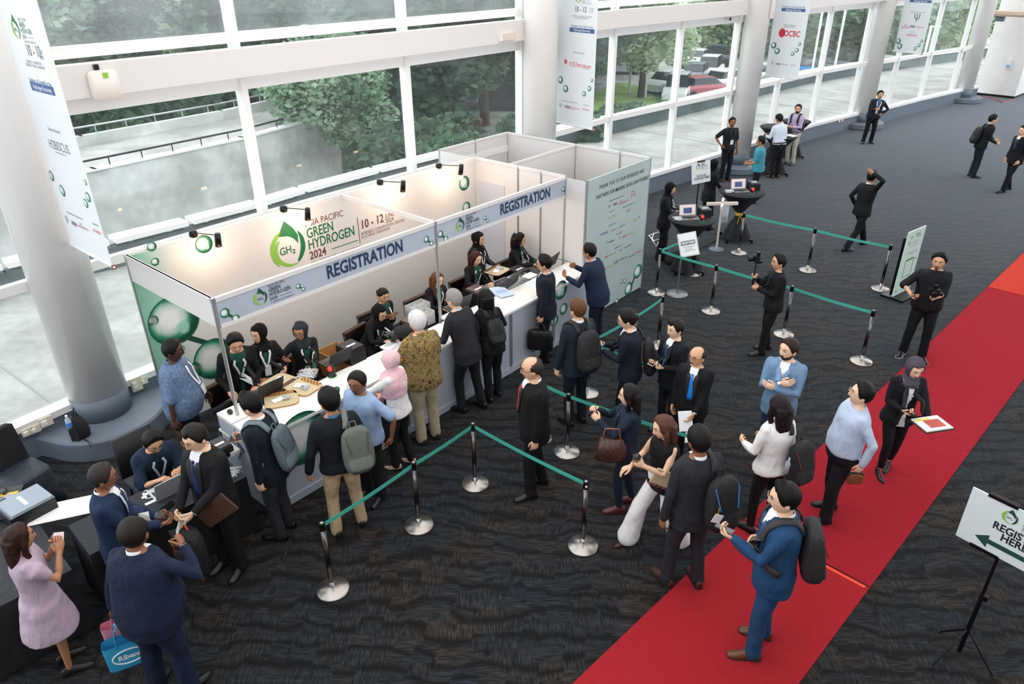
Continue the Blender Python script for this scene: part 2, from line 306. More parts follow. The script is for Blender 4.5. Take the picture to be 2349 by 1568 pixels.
def ik(a, b, l1, l2, pole):
    v = b-a; L = np.linalg.norm(v)
    if L > (l1+l2)*.998: v = v/L*(l1+l2)*.998; b = a+v; L = (l1+l2)*.998
    if L < abs(l1-l2)+.02: L = abs(l1-l2)+.02
    u = v/np.linalg.norm(v); c = (l1*l1+L*L-l2*l2)/(2*L); h = math.sqrt(max(l1*l1-c*c, 0)); p = unit(pole-u*(pole@u))
    return a+u*c+p*h, b
def superring(c, w, d, n=24, e=2.35, R=None):
    t = np.linspace(0, 2*math.pi, n, endpoint=False); ct, st = np.cos(t), np.sin(t)
    V = np.stack([w*np.sign(ct)*np.abs(ct)**(2/e), d*np.sign(st)*np.abs(st)**(2/e), np.zeros(n)], 1)
    if R is not None: V = V@R.T
    return V+np.array(c)
TZ = [.80, .90, 1.00, 1.10, 1.20, 1.30, 1.37, 1.425, 1.46, 1.48]
TW = dict(m=[.170, .178, .166, .160, .174, .192, .197, .156, .077, .058], f=[.172, .178, .152, .138, .145, .155, .160, .128, .066, .05])
TD = dict(m=[.120, .128, .115, .112, .120, .122, .108, .080, .062, .056], f=[.122, .128, .105, .098, .118, .122, .100, .074, .055, .05])
def ribbon(bvh, pts, w, off=.006, th=.004, g=None, mi=0):
    P = []; Nn = []
    for p in pts:
        r = bvh.find_nearest(Vector(p)); P.append(np.array(r[0])+np.array(r[1])*off); Nn.append(np.array(r[1]))
    w = list(w) if hasattr(w, '__len__') else [w]*len(P); g = g or G(); rings = []
    for i, (p, n) in enumerate(zip(P, Nn)):
        t = unit(P[min(i+1, len(P)-1)]-P[max(i-1, 0)]); s = unit(np.cross(n, t)); h = w[i]/2
        rings.append(np.array([p-s*h-n*.003, p-s*h+n*th, p+s*h+n*th, p+s*h-n*.003]))
    return g.loft(rings, mi)
def seg(*pts, k=6):
    "densify a polyline"
    o = []
    for a, b in zip(pts[:-1], pts[1:]):
        for i in range(k): o.append(tuple(np.array(a)+(np.array(b)-np.array(a))*i/k))
    o.append(tuple(pts[-1])); return o
NP = [0]; HS = 1.12
def person(px, py, H, f, label, skin='asian', hair='short', hc='#0e0c0b', top='suit', tc='#15171d', shirt='#e9e9ea', tie=None, pc=None, sc='#0d0c0c',
           L=(-.24, .03, .84), R=(.24, .03, .84), lp=None, rp=None, lh='relax', rh='relax', le=None, re=None, lean=2, side=0, hy=0, hp=8, ht=0, fat=0, sex='m',
           lan=None, glasses=None, feet=((-.10, 0, 8), (.10, 0, -8)), sit=None, sleeve='long', beard=0, hem=None, vox=.014, legs='trousers', hairlen=.3,
           tw=0, loc=None, vz=1.13, openj=False, group=None, emblem=False, cuff=True, hip=0, heel=False, ml=0):
    hp = hp*.62-3; s = H/1.72; yaw = R_(f-90); RL = R_(lean); female = sex == 'f'
    Lk, Lt, La = .40, .412, .085
    hipx = .085
    # pelvis height
    if sit: hz = sit/s+.06
    else:
        hz = .928
        for fx, fy, _ in feet: hz = min(hz, La+math.sqrt(max((Lk+Lt)**2-(fy-hip)**2-(abs(fx)-hipx)**2, .1))+.03-.002)
    hz += .035 if heel else 0; pv = V3(0, hip, hz); Rt = rotz(R_(tw))@rotx(-RL)@roty(R_(side)); Rl = rotx(-RL*.25)@roty(R_(side)*.3)
    def T(p):
        p = np.atleast_2d(np.asarray(p, float)); q = p-V3(0, 0, .93); k = np.clip((p[:, 2]-.9)/.16, 0, 1)[:, None]; k = k*k*(3-2*k)
        r = (q@Rl.T)*(1-k)+(q@Rt.T)*k+pv; return r
    def Ti(p): return (np.atleast_2d(p)-pv)@Rt+V3(0, 0, .93)
    T1 = lambda *p: T(p)[0]
    shx = .158 if female else .186
    S = {-1: T1(-shx, -.005, 1.382), 1: T1(shx, -.005, 1.382)}
    tg = {-1: np.array(L, float), 1: np.array(R, float)}; el = {}; wr = {}; hn = {}
    la, lf = (.285, .25) if not female else (.27, .235)
    for q, e in ((-1, le), (1, re)):
        pole = np.array(e, float) if e is not None else V3(q*.45, -.75, -.5)
        el[q], wr[q] = ik(S[q], tg[q], la, lf, pole)
    # head
    nb = T1(0, -.008, 1.445); up = unit(T1(0, 0, 1.45)-T1(0, 0, 1.25)); fw = rotz(R_(tw))@V3(0, 1, 0)
    nd = unit(up*.55+V3(0, 0, .45)+fw*(.12+.004*hp)); pvh = nb+nd*.075
    RH = rotz(R_(hy))@rotx(R_(-hp))@roty(R_(ht))*HS; hcn = pvh+RH@V3(0, .014, .063); topz = (hcn+RH@V3(0, -.01, .117))
    # placement: the crown of the head falls where the photo has it
    Rz = rotz(yaw)
    if loc is None:
        w = at(px, py, topz[2]*s); off = Rz@(topz*s); loc = (w.x-off[0], w.y-off[1], 0)
    root = thing('person', label, 'person', (loc[0], loc[1], 0), yaw, group); NP[0] += 1
    msk = mat('skin_'+skin, SK[skin], .48, spec=.4); mlip = mat('lips_'+skin, tuple(x*y for x, y in zip(lin(SK[skin])[:3], (.75, .42, .42) if not female else (.8, .3, .3))), .5)
    meye = mat('eye_white', '#e8e4de', .3); mpup = mat('pupil', '#120c08', .2); mbrow = mat('eyebrow', '#17110d', .9)
    # body core
    g = G(); off = -.012
    zs = np.linspace(.80, 1.47, 13)
    off = np.where(zs < 1.12, -.035, -.012); wd = np.interp(zs, TZ, TW[sex])+off; dp = np.interp(zs, TZ, TD[sex])+off
    g.loft([T(superring((0, 0, z), a, b, 16)) for z, a, b in zip(zs, wd, dp)])
    g.tube([T1(0, -.01, 1.40), nb, pvh, pvh+RH@V3(0, 0, .03)], [.06, .055 if not female else .046, .05 if not female else .042, .05 if not female else .042], 12)
    for q in (-1, 1):
        g.tube([S[q]+unit(S[q]-T1(0, 0, 1.38))*(-.03), (S[q]+el[q])/2, el[q], (el[q]*.6+wr[q]*.4), wr[q]], [.040, .039, .035, .034, .024], 10)
    kn = {}; an = {}
    for q, (fx, fy, fr) in zip((-1, 1), feet):
        hp_ = T1(q*hipx, 0, .90); a_ = V3(fx, fy, La+(.04 if heel else 0)); kn[q], an[q] = ik(hp_, a_, Lt, Lk, V3(q*.05+math.sin(R_(-fr))*.3, 1, 0) if not sit else V3(q*.1, .6, .8))
        g.tube([hp_, (hp_+kn[q])/2, kn[q], kn[q]*.7+an[q]*.3, an[q]], [.07, .06, .045, .042, .028], 10)
    V, F = bake(g, max(vox, .014), 2)
    gb = G(); gb.add(V, F, 0)
    fw_ = 1+.10*fat
    HV = head_base(HD, fw_*(1 if not female else .95)); C = np.array([HV[list(f_[:4])].mean(0) for f_ in HF]); Dc = np.array([HD[list(f_[:4])].mean(0) for f_ in HF])
    mi = np.where((np.abs(Dc[:, 0]) < .24) & (Dc[:, 2] > -.55) & (Dc[:, 2] < -.43) & (Dc[:, 1] > .4), 1, 0)
    hd = G(); hd.add(HV, HF, 0); hd.I = mi.tolist()
    for q in (-1, 1):
        hd.ell((q*.03, .0785, .011), (.0115, .007, .0038), 8, 6, 2); hd.ell((q*.030, .0835, .0105), (.0048, .003, .0036), 8, 5, 3); hd.tube([(q*.018, .083, .0125), (q*.03, .0868, .0155), (q*.043, .079, .0125)], [.0016, .002, .0014], 5, 4)
        hd.tube([(q*.015, .0905, .03), (q*.030, .090, .0345), (q*.046, .081, .031)], [.0028, .0033, .002], 5, 4)
        hd.ell((q*.076*fw_*(1 if not female else .95), -.006, -.006), (.010, .019, .031), 8, 6, 0)
    V, F, I = hd.data(); gb.add(V@RH.T+hcn, F); gb.I[-len(F):] = I
    res = {}
    for q, pn, hh in ((-1, lp, lh), (1, rp, rh)):
        d = unit(wr[q]-el[q]); 
        if pn is None:
            nrm = V3(-q, .1, 0) if d[2] < -.6 else V3(-q*.8, 0, .35)
        elif isinstance(pn, str): nrm = {'up': V3(-q*.3, .1, 1), 'down': V3(-q*.1, .1, -1), 'in': V3(-q, 0, 0), 'back': V3(0, -1, 0), 'front': V3(0, 1, .2)}[pn]
        else: nrm = np.array(pn, float)
        if pn == 'down' and d[2] < -.3: d = unit(V3(d[0], d[1], d[2]*.25))
        if pn == 'up' and abs(d[2]) > .3: d = unit(V3(d[0], d[1], d[2]*.4))
        res[q] = hand(gb, wr[q], d, nrm, q, hh)
    V, F, I = gb.data(); MS = lambda V: V*s
    body = mk('body', MS(V), F, [msk, mlip, meye, mpup, mbrow], root, I, True)
    # clothing
    tk = {'batik': 'batik', 'heather': 'heather'}.get(top, 'cloth')
    mt = mat('cloth_'+str(tc)[1:], tc, .8 if top in ('suit', 'blazer') else .75, kind=tk, spec=.25); mshirt = mat('shirt_'+shirt[1:], shirt, .7, kind='cloth', spec=.25)
    jacket = top in ('suit', 'blazer', 'jacket'); loose = dict(suit=.016, blazer=.014, jacket=.02, shirt=.014, polo=.014, tee=.014, blouse=.016, batik=.024, heather=.022, dress=.008, vest=.01).get(top, .014)
    hemz = hem if hem is not None else dict(suit=.76, blazer=.80, jacket=.84, shirt=.93, polo=.84, tee=.86, blouse=.84, batik=.79, heather=.80, dress=.56, vest=.84).get(top, .84)
    if top is not None:
        g = G(); zs = np.linspace(hemz, 1.455, 16); tz = np.maximum(zs, .8)
        wd = np.interp(tz, TZ, TW[sex])+loose; dp = np.interp(tz, TZ, TD[sex])+loose*1.1
        if jacket: wd = np.where(zs < 1.15, np.maximum(wd, .163+loose*.6 if not female else .15+loose*.5), wd)
        if fat:
            bl = np.exp(-((zs-1.03)/.20)**2)*fat; wd = wd+.045*bl+.012*fat; dp = dp+.055*bl+.01*fat; yo = .03*bl
        else: yo = zs*0
        if top == 'dress':
            k = np.clip((.98-zs)/.4, 0, 1); wd = wd+.085*k; dp = dp+.10*k
        elif hemz < .9: k = np.clip((.98-zs)/.25, 0, 1); wd = wd+.014*k; dp = dp+.016*k
        wd = wd-np.clip((zs-1.44)/.02, 0, 1)*.01
        g.loft([T(superring((0, y_, z), a, b, 26)) for z, a, b, y_ in zip(zs, wd, dp, yo)])
        sl = loose*.7
        for q in (-1, 1):
            sp = S[q]+unit(S[q]-T1(0, 0, 1.38))*(-.012)
            if sleeve == 'long':
                we = wr[q]-unit(wr[q]-el[q])*.012; puff = .022 if sleeve == 'puff' else 0
                g.tube([sp, (sp+el[q])/2, el[q], (el[q]+we)/2, we], [.056+sl*.4, .045+sl*.8, .040+sl*.8, .036+sl, .030+sl*.8], 14)
            elif sleeve == 'short': g.tube([sp, sp*.4+el[q]*.6, sp*.2+el[q]*.8], [.056+sl*.5, .052+sl, .053+sl], 14)
            elif sleeve == 'elbow': g.tube([sp, (sp+el[q])/2, el[q]*.95+wr[q]*.05], [.056+sl*.5, .05+sl, .05+sl], 14)
            elif sleeve == 'puff': g.tube([sp, sp*.75+el[q]*.25, sp*.4+el[q]*.6], [.062, .085, .052], 14)
        V, F = bake(g, vox, 3, .014 if top in ('suit', 'blazer') else .018, .16, 1)
        bvh = bvhtree.BVHTree.FromPolygons(V.tolist(), F)
        if jacket or shirt != '#e9e9ea':
            C = Ti(centers(V, F)); vw = .042 if not openj else .08
            k = (C[:, 2]-vz)/(1.45-vz)
            msk_ = (C[:, 1] > .0) & (np.abs(C[:, 0]) < .012+vw*np.clip(k, 0, 1)+(.05*np.clip(-k, 0, .6) if openj else 0)) & (C[:, 2] > (vz if not openj else .5)) & (C[:, 2] < 1.5)
            if not jacket: msk_ &= C[:, 2] > 1.5
        else: msk_ = np.zeros(len(F), bool)
        Va, Fa = submesh(V, F, ~msk_); nm = {'suit': 'suit_jacket', 'blazer': 'blazer', 'jacket': 'jacket', 'dress': 'dress'}.get(top, 'shirt')
        jk = mk(nm, MS(Va), Fa, mt, root, None, True)
        if msk_.any():
            Vb, Fb = submesh(V, F, msk_); mk('shirt', MS(Vb), Fb, mshirt, root, None, True)
            if not openj or True:
                gl = G()
                for q in (-1, 1):
                    pts = [T1(q*x, .2, z) for x, z in seg((.062, 1.44), (.062, 1.38), (.024, vz+.01), (.012, vz-.04), k=4)] if not openj else [T1(q*x, .25, z) for x, z in seg((.066, 1.44), (.08, 1.36), (.05, 1.15), (.06, 1.0), (.075, hemz+.03), k=4)]
                    n_ = len(pts); ribbon(bvh, pts, [.03+.035*math.sin(min(1, i/(n_*.55))*1.6)*(1 if i < n_*.6 else (1-(i-n_*.6)/(n_*.4))) for i in range(n_)], .007, .005, gl)
                gl.build('lapel', mat('lapel_'+str(tc)[1:], tuple(min(1, x*1.25+.002) for x in lin(tc)[:3]), .7, kind='cloth'), root, True, Matrix.Scale(s, 4))
        # collar
        if top not in ('tee', 'dress', 'blouse', 'vest') and hair != 'hijab':
            gc = G(); rc = .054 if not female else .047; mc = mshirt if jacket else mt; cr = []
            n2 = unit(T1(0, -.008, 1.47)-T1(0, -.008, 1.42)); tt = np.linspace(0, 2*math.pi, 20, endpoint=False)
            for rr, hh in ((rc+.010, -.02), (rc+.007, .004), (rc+.002, .018), (rc-.001, .004)):
                cr.append(T(np.stack([rr*np.cos(tt), -.008+rr*1.08*np.sin(tt), np.full(20, 1.452+hh)-.012*np.sin(tt)], 1)))
            gc.loft(cr, cap=False)
            for q in (-1, 1): gc.add([T1(q*.002, .052, 1.448), T1(q*.040, .036, 1.462), T1(q*.042, .062, 1.425), T1(q*.02, .078, 1.412), T1(q*.002, .058, 1.44), T1(q*.041, .042, 1.45)], [(0, 1, 2, 3), (0, 3, 4), (1, 5, 2), (4, 3, 2, 5)])
            gc.build('collar', mc, root, True, Matrix.Scale(s, 4))
        if jacket and sleeve == 'long' and cuff:
            gc = G()
            for q in (-1, 1):
                u = unit(wr[q]-el[q]); gc.tube([wr[q]-u*.02, wr[q]+u*.004], [.031, .031], 12, rcap=False)
            gc.build('cuff', mshirt, root, True, Matrix.Scale(s, 4))
        if tie:
            pts = [T1(0, .22, z) for z in np.linspace(1.425, vz-.005 if not openj else 1.02, 10)]
            gt = ribbon(bvh, pts, [.03, .032, .034, .04, .046, .052, .058, .06, .062, .05], .009, .006); kp = bvh.find_nearest(Vector(T1(0, .2, 1.432)))[0]
            gt.ell(np.array(kp)+V3(0, .008, 0), (.017, .012, .018), 8, 6); gt.build('tie', mat('tie_'+tie[1:], tie, .5, kind='cloth'), root, True, Matrix.Scale(s, 4))
        if lan:
            gl = G(); xo = .075
            for q in (-1, 1): ribbon(bvh, [T1(q*x, .2, z) for x, z in seg((.058, 1.45), (xo, 1.36), (.012, 1.14), k=5)], .024, .011, .003, gl)
            ln = gl.build('lanyard', mat('lanyard_'+lan[1:], lan, .6), root, False, Matrix.Scale(s, 4))
            gl = G(); ribbon(bvh, [T1(0, .25, z) for z in (1.14, 1.09, 1.03)], .085, .016, .004, gl); gl.build('badge', mat('badge_card', '#e6e6e2', .4), ln, False, Matrix.Scale(s, 4))
        if emblem:
            gl = G(); ribbon(bvh, [T1(-.09, .2, z) for z in (1.30, 1.27, 1.25)], .035, .008, .002, gl); gl.build('emblem', mat('print_white', '#e8e8e8', .6), root, False, Matrix.Scale(s, 4))
    else: bvh = None
    pc = pc or tc
    mp = mat('cloth_'+pc[1:], pc, .8, kind='cloth', spec=.25)
    if legs in ('trousers', 'wide', 'slim', 'jeans'):
        g = G(); zt = 1.0 if hemz >= .9 else 1.05; zs = np.linspace(.83, zt, 6); wd = np.interp(zs, TZ, TW[sex])+(.012 if hemz >= .9 else .002); dp = np.interp(zs, TZ, TD[sex])+(.014 if hemz >= .9 else .002)
        if fat: wd = wd+.025*fat; dp = dp+.03*fat
        g.loft([T(superring((0, (.015*fat if fat else 0), z), a, b, 24)) for z, a, b in zip(zs, wd, dp)])
        rr = dict(trousers=(.096, .082, .066, .062, .060), jeans=(.096, .08, .064, .06, .056), slim=(.09, .074, .056, .052, .042), wide=(.094, .086, .088, .10, .12))[legs]
        rr = [r*(1+.15*fat) for r in rr]
        for q in (-1, 1):
            h_ = T1(q*hipx, 0, .885); a_ = an[q]+(V3(0, -.005, -.02) if legs != 'slim' else V3(0, 0, .03)); g.tube([h_, (h_+kn[q])/2, kn[q], (kn[q]+a_)/2, a_], rr, 16)
        V, F = bake(g, vox*1.05, 3, .016 if legs != 'slim' else .008, .13, 2)
        mk('trousers' if legs != 'wide' else 'wide_trousers', MS(V), F, mp, root, None, True)
        if hemz >= .9 and not jacket:
            g = G(); g.loft([T(superring((0, (.015*fat if fat else 0), z), np.interp(z, TZ, TW[sex])+.018+.035*fat, np.interp(z, TZ, TD[sex])+.020+.04*fat, 24)) for z in (.955, .985)])
            g.build('belt', mat('belt_leather', '#1c1411', .4), root, True, Matrix.Scale(s, 4))
    # shoes
    for q, (fx, fy, fr) in zip((-1, 1), feet):
        g = G(); A = rotz(R_(fr)); c = V3(an[q][0], an[q][1], 0)
        if sit: c = V3(an[q][0], an[q][1], max(0, an[q][2]-La))
        n = 12; t = np.linspace(0, 2*math.pi, n, endpoint=False); rings = []; w_ = .9 if female else 1
        sec = [(-.078, .02, .045), (-.07, .034, .075), (-.04, .038, .092), (.0, .038, .098), (.045, .040, .082), (.09, .045, .060), (.135, .046, .046), (.175, .038, .036), (.198, .018, .026)]
        if heel: sec = [(-.07, .018, .06), (-.06, .028, .075), (-.03, .03, .07), (.02, .032, .045), (.07, .038, .035), (.12, .036, .03), (.16, .02, .022), (.175, .008, .016)]
        for y, w, h in sec:
            z0 = .012+(max(0, .045*(1-(y+.07)/.13)) if heel else 0)
            V = np.stack([w*w_*np.cos(t), np.full(n, y), z0+np.where(np.sin(t) > 0, np.sin(t)*(h-.0 if not heel else h), np.sin(t)*.006)], 1); rings.append(V@A.T+c)
        g.loft(rings, 0)
        rs = [[], []]
        for y, w, h in sec:
            for k, z in ((0, 0.0), (1, .014)):
                if heel and y < .05: z = z+max(0, .045*(1-(y+.07)/.13))
                rs[k].append((y, w*w_+.003, z))
        for a_, b_ in zip(range(len(sec)-1), range(1, len(sec))):
            y0, w0, z0 = rs[0][a_]; y1, w1, z1 = rs[0][b_]; Z0 = rs[1][a_][2]; Z1 = rs[1][b_][2]
            P8 = np.array([(-w0, y0, z0), (w0, y0, z0), (w0, y0, Z0), (-w0, y0, Z0), (-w1, y1, z1), (w1, y1, z1), (w1, y1, Z1), (-w1, y1, Z1)])
            g.add(P8@A.T+c, [(0, 1, 2, 3), (4, 7, 6, 5), (0, 4, 5, 1), (3, 2, 6, 7), (0, 3, 7, 4), (1, 5, 6, 2)], 1)
        if heel: g.tube([A@V3(0, -.06, .05)+c, A@V3(0, -.055, 0)+c], [.012, .007], 6, 1, rcap=False)
        msl = mat('sole_white', '#cfcfcf', .7) if ml == 1 else mat('sole_dark', '#0b0a0a', .7)
        g.build('shoe', [mat('shoe_'+sc[1:], sc, .35, spec=.5), msl], root, True, Matrix.Scale(s, 4))
    # hair
    az = np.abs(np.degrees(HA)); z = HD[:, 2]; nz = np.array([math.sin(a*3+z_*5+len(label))*.5+math.sin(a*7-z_*9)*.3 for a, z_ in zip(HA, z)])*(1-np.clip(z, 0, 1)**4)
    mh = mat('hair_'+hc[1:], hc, .5, kind='hair')
    def cap(zl, zx, th, inner=.93):
        m = (z > zl) & (z < zx); V = head_base(HD, fw_*(1 if not female else .95)); tp = np.clip((z-zl)/.22, .12, 1); r = 0
        V0 = V*inner; V1 = V+HD*(th*tp*(1+.25*nz)+.0015)[:, None]; return np.where(m[:, None], V1, V0)
    if hair and hair != 'hijab':
        kind = hair
        zl = np.interp(az, [0, 35, 50, 62, 74, 84, 94, 108, 125, 180], [.70, .64, .46, .20, -.12, -.20, -.02, -.26, -.50, -.62]); zx = np.full_like(z, 9.)
        top_t = np.clip(z, 0, 1); th = .005+.012*top_t+.004*(az < 60)*top_t
        if kind == 'buzz': th = th*.25+.001
        if kind == 'thick': th = th*1.45
        if kind == 'quiff': th = th*1.1+.022*np.clip(1-az/70, 0, 1)*np.clip((z-.45)/.3, 0, 1)
        if kind == 'side': th = th*1.2; zl = zl-np.clip(1-az/50, 0, 1)*.16*(HD[:, 0] > -.3)
        if kind == 'recede': zl = np.interp(az, [0, 45, 70, 90, 125, 180], [.86, .80, .35, -.05, -.36, -.5]); th = th*.6
        if kind == 'balding': zl = np.interp(az, [0, 60, 80, 95, 125, 180], [.99, .97, .1, -.1, -.36, -.5]); zx = np.interp(az, [0, 70, 90, 140, 180], [-1, .25, .62, .8, .84]); th = .008+0*th
        if kind in ('long', 'bun', 'curly', 'bob'):
            zl = np.interp(az, [0, 35, 50, 65, 90, 180], [.70, .62, .32, -.3, -.6, -.7]); th = .010+.008*top_t
            if kind == 'bun': th = .006+.004*top_t; zl = np.interp(az, [0, 40, 60, 80, 120, 180], [.60, .5, .3, .1, -.2, -.5])
        V = cap(zl, zx, th); g = G(); g.add(V@RH.T+hcn, HF); last = 'hair'
        if kind == 'bun': g.ell(hcn+RH@V3(0, -.115, .0), (.04, .035, .04), 12, 8)
        if kind in ('long', 'curly', 'bob'):
            RY = rotz(R_(hy)); w0, e0 = (.097, .067) if kind != 'curly' else (.135, .10); rings = []; n_ = 9
            for k in range(n_):
                u = k/(n_-1); zz = .04-u*(hairlen+.04); wv = w0*(1+.10*math.sin(u*3.1))*(1-.30*u**3); dv = e0*(1-.35*u); c_ = hcn+RY@V3(0, -.066-.028*math.sin(u*2.2)-hp*.0004*(1-u), zz)
                if lean > 12: c_ = c_+RY@V3(0, .03*u, 0)
                rings.append(superring(c_, wv, dv, 20, 2, RY))
            g.loft(rings)
            for q in (-1, 1): g.tube([hcn+RH@V3(q*.078, .012, .05), hcn+RH@V3(q*.092, .010, -.03), hcn+RY@V3(q*.085, .0, -.12), hcn+RY@V3(q*.082, .03 if kind == 'long' and hairlen > .3 else -.03, -min(.26, hairlen*.9))], [.012, .026, .03, .018], 8)
            if kind == 'curly':
                rr = np.random.RandomState(3)
                for k in range(46): a_ = rr.uniform(-2.6, 2.6); zz = rr.uniform(-.24, .1); g.ell(hcn+RY@V3(math.sin(a_)*.125, -.05-math.cos(a_)*.09, zz), (.034, .034, .032), 7, 5)
            V, F = bake(g, .010 if kind != 'curly' else .012, 2, .012 if kind != 'curly' else .02, .05, 3); mk('hair', MS(V), F, mh, root, None, True)
        else:
            V, F, _ = g.data(); mk('hair', MS(V), F, mh, root, None, True)
    if hair == 'hijab':
        zl = np.full_like(z, -9.); th = .011+.008*np.clip(z, 0, 1)+.014*(az > 110)*np.clip(z+.3, 0, 1)
        face = (az < 53) & (z < .58) & (z > -.88); V = head_base(HD, .97); V = np.where(face[:, None], V*.90, V+HD*th[:, None]*np.array([1.2, 1, .8]))
        g = G(); g.add(V@RH.T+hcn, HF)
        dn = hcn+RH@V3(0, -.01, -.07); q1 = T1(0, .0, 1.44)
        rings = [superring(dn+V3(0, 0, .02), .068, .075, 22, 2), superring(dn*.5+q1*.5, .078, .082, 22, 2), superring(q1+V3(0, 0, 0), .10 if hairlen < .4 else .12, .10, 22, 2), T(superring((0, .02, 1.40), .12 if hairlen < .4 else .19, .115 if hairlen < .4 else .14, 22, 2.2))]
        if hairlen < .4: rings.append(T(superring((0, .035, 1.36), .085, .105, 22, 2.2)))
        else: rings.append(T(superring((0, .02, 1.30), .195, .165, 22, 2.2)))
        if hairlen >= .4: rings.append(T(superring((0, .03, 1.12), .165, .16, 22, 2.2)))
        g.loft(rings); V, F = bake(g, .010, 3, .016, .07, 4); mk('hijab', MS(V), F, mat('hijab_'+hc[1:], hc, .8, kind='cloth', spec=.15), root, None, True)
    if beard:
        m_ = (z > -.93) & (z < np.interp(az, [0, 18, 24, 60, 85], [-.36, -.36, -.52, -.45, -.1])) & (az < 92); 
        if beard == 2: m_ = (az < 24) & (((z < -.36) & (z > -.45)) | ((z < -.58) & (z > -.95)))
        V = head_base(HD, fw_); V = np.where(m_[:, None], V+HD*.0035, V*.93); mk('beard', MS(V@RH.T+hcn), HF, mat('beard', '#1b1410' if hc != '#8d8a86' else hc, .9), root, None, True)
    if glasses:
        g = G()
        for q in (-1, 1):
            t = np.linspace(0, 2*math.pi, 14); P = [RH@V3(q*.031+.022*math.cos(a), .100-.004*abs(math.cos(a)), .009+.017*math.sin(a))+hcn for a in t]; g.tube(P, .0022, 5, rcap=False)
            g.tube([RH@V3(q*.053, .097, .014)+hcn, RH@V3(q*.078, .05, .012)+hcn, RH@V3(q*.083, -.005, .01)+hcn], .002, 5)
        g.tube([RH@V3(-.01, .104, .012)+hcn, RH@V3(.01, .104, .012)+hcn], .002, 5); g.build('glasses', mat('glasses_'+glasses[1:], glasses, .3, .3), root, False, Matrix.Scale(s, 4))
    WM = Matrix.Translation((loc[0], loc[1], 0))@Matrix.Rotation(yaw, 4, 'Z')
    def hm(q):
        p, d, n, sx = res[q]; p = p*s
        M = Matrix(((sx[0], d[0], n[0], p[0]), (sx[1], d[1], n[1], p[1]), (sx[2], d[2], n[2], p[2]), (0, 0, 0, 1))); return WM@M
    return dict(root=root, s=s, T1=T1, WM=WM, hand=hm, bvh=bvh, loc=loc, yaw=yaw, hc=hcn, RH=RH, wr=wr, el=el, S=S)
# ---- props carried by people
def prop_at(name, label, cat, M, group=None):
    o = thing(name, label, cat, group=group); o.matrix_world = M; o.location = M.to_translation(); o.rotation_euler = M.to_euler(); return o
def phone(P, q, label, col='#101114', screen=None, dz=.0, tilt=0):
    M = P['hand'](q)@Matrix.Translation((0, .01, .006+dz))@Matrix.Rotation(R_(tilt), 4, 'X'); t = prop_at('phone', label, 'phone', M)
    G().box((0, 0, 0), (.075, .15, .009)).build('case', mat('phone_'+col[1:], col, .3), t); G().box((0, 0, .0052), (.067, .14, .0012)).build('screen', mat('screen_'+(screen or '#0c0d10')[1:], screen or '#0c0d10', .15, emit=.5 if screen else 0), t)
    return t
def backpack(P, label, col='#1a1a1c', w=.30, h=.46, d=.16, c2=None, shoulders=(-1, 1), z=1.14, x=0, trim=None, bottle=False, yb=None):
    s = P['s']; T1 = P['T1']; t = thing('backpack', label, 'backpack', P['loc'], P['yaw']); m = mat('pack_'+col[1:], col, .75, kind='cloth'); m2 = mat('pack2_'+(c2 or col)[1:], c2 or tuple(min(1, v*1.5+.004) for v in lin(col)[:3]) if c2 is None else c2, .7, kind='cloth')
    yb = yb if yb is not None else -.125; M = Matrix.Scale(s, 4)
    def shell(cx, cy, cz, w, h, d, n=22):
        g = G(); rs = []
        for u in np.linspace(-1, 1, 11):
            k = (1-abs(u)**6*.4)*(1-.10*max(u, 0)); rs.append(superring((cx, cy-(.02*(1-u)), cz+u*h/2), w/2*k, d/2*k*(1-.25*max(u, 0)), n, 3.4))
        g.loft(rs); return g
    g = shell(x, yb-d/2, z, w, h, d); V, F, I = g.data(); V = np.concatenate([np.array([T1(*v)]) for v in V]); mk('bag_body', V*s, F, m, t, None, True)
    g = shell(x, yb-d*.86, z-h*.16, w*.8, h*.5, d*.42); V, F, I = g.data(); V = np.concatenate([np.array([T1(*v)]) for v in V]); mk('front_pocket', V*s, F, m2, t, None, True)
    g = G(); g.tube([T1(x-.03, yb-.03, z+h/2-.01), T1(x-.025, yb-.01, z+h/2+.035), T1(x+.025, yb-.01, z+h/2+.035), T1(x+.03, yb-.03, z+h/2-.01)], .008, 6); g.build('handle', m, t, True, M)
    g = G()
    for k in (-.3, .3): g.tube([T1(x+w*k*.9, yb-d-.03, z+h*.02), T1(x+w*k*1.2, yb-d*.8, z+h*.38), T1(x+w*k*.6, yb-d*.6, z+h*.47)], .004, 5)
    g.build('zip', mat('zip_'+(trim or '#3a3a3e')[1:], trim or '#3a3a3e', .5), t, False, M)
    if P['bvh']:
        for q in shoulders:
            pts = [T1(q*a, b, c) for a, b, c in seg((.075, -.2, 1.36), (.095, -.08, 1.47), (.11, .02, 1.48), (.115, .13, 1.38), (.125, .2, 1.25), (.15, .12, 1.10), (.16, .0, 1.02), k=4)]
            g = ribbon(P['bvh'], pts, [.055]*len(pts), .009, .010); g.build('strap', m2, t, True, M)
    if bottle:
        g = G(); g.lathe([(0.001, 0), (.03, 0), (.03, .13), (.012, .16), (.012, .19), (.001, .19)], (0, 0, 0), 12); c = T1(x-w*.48, yb-d*.5, z-h*.2)*s; g.build('bottle', mat('clear_bottle', '#cfdde6', .15, alpha=.6), t, True, Matrix.Translation(c))
    return t
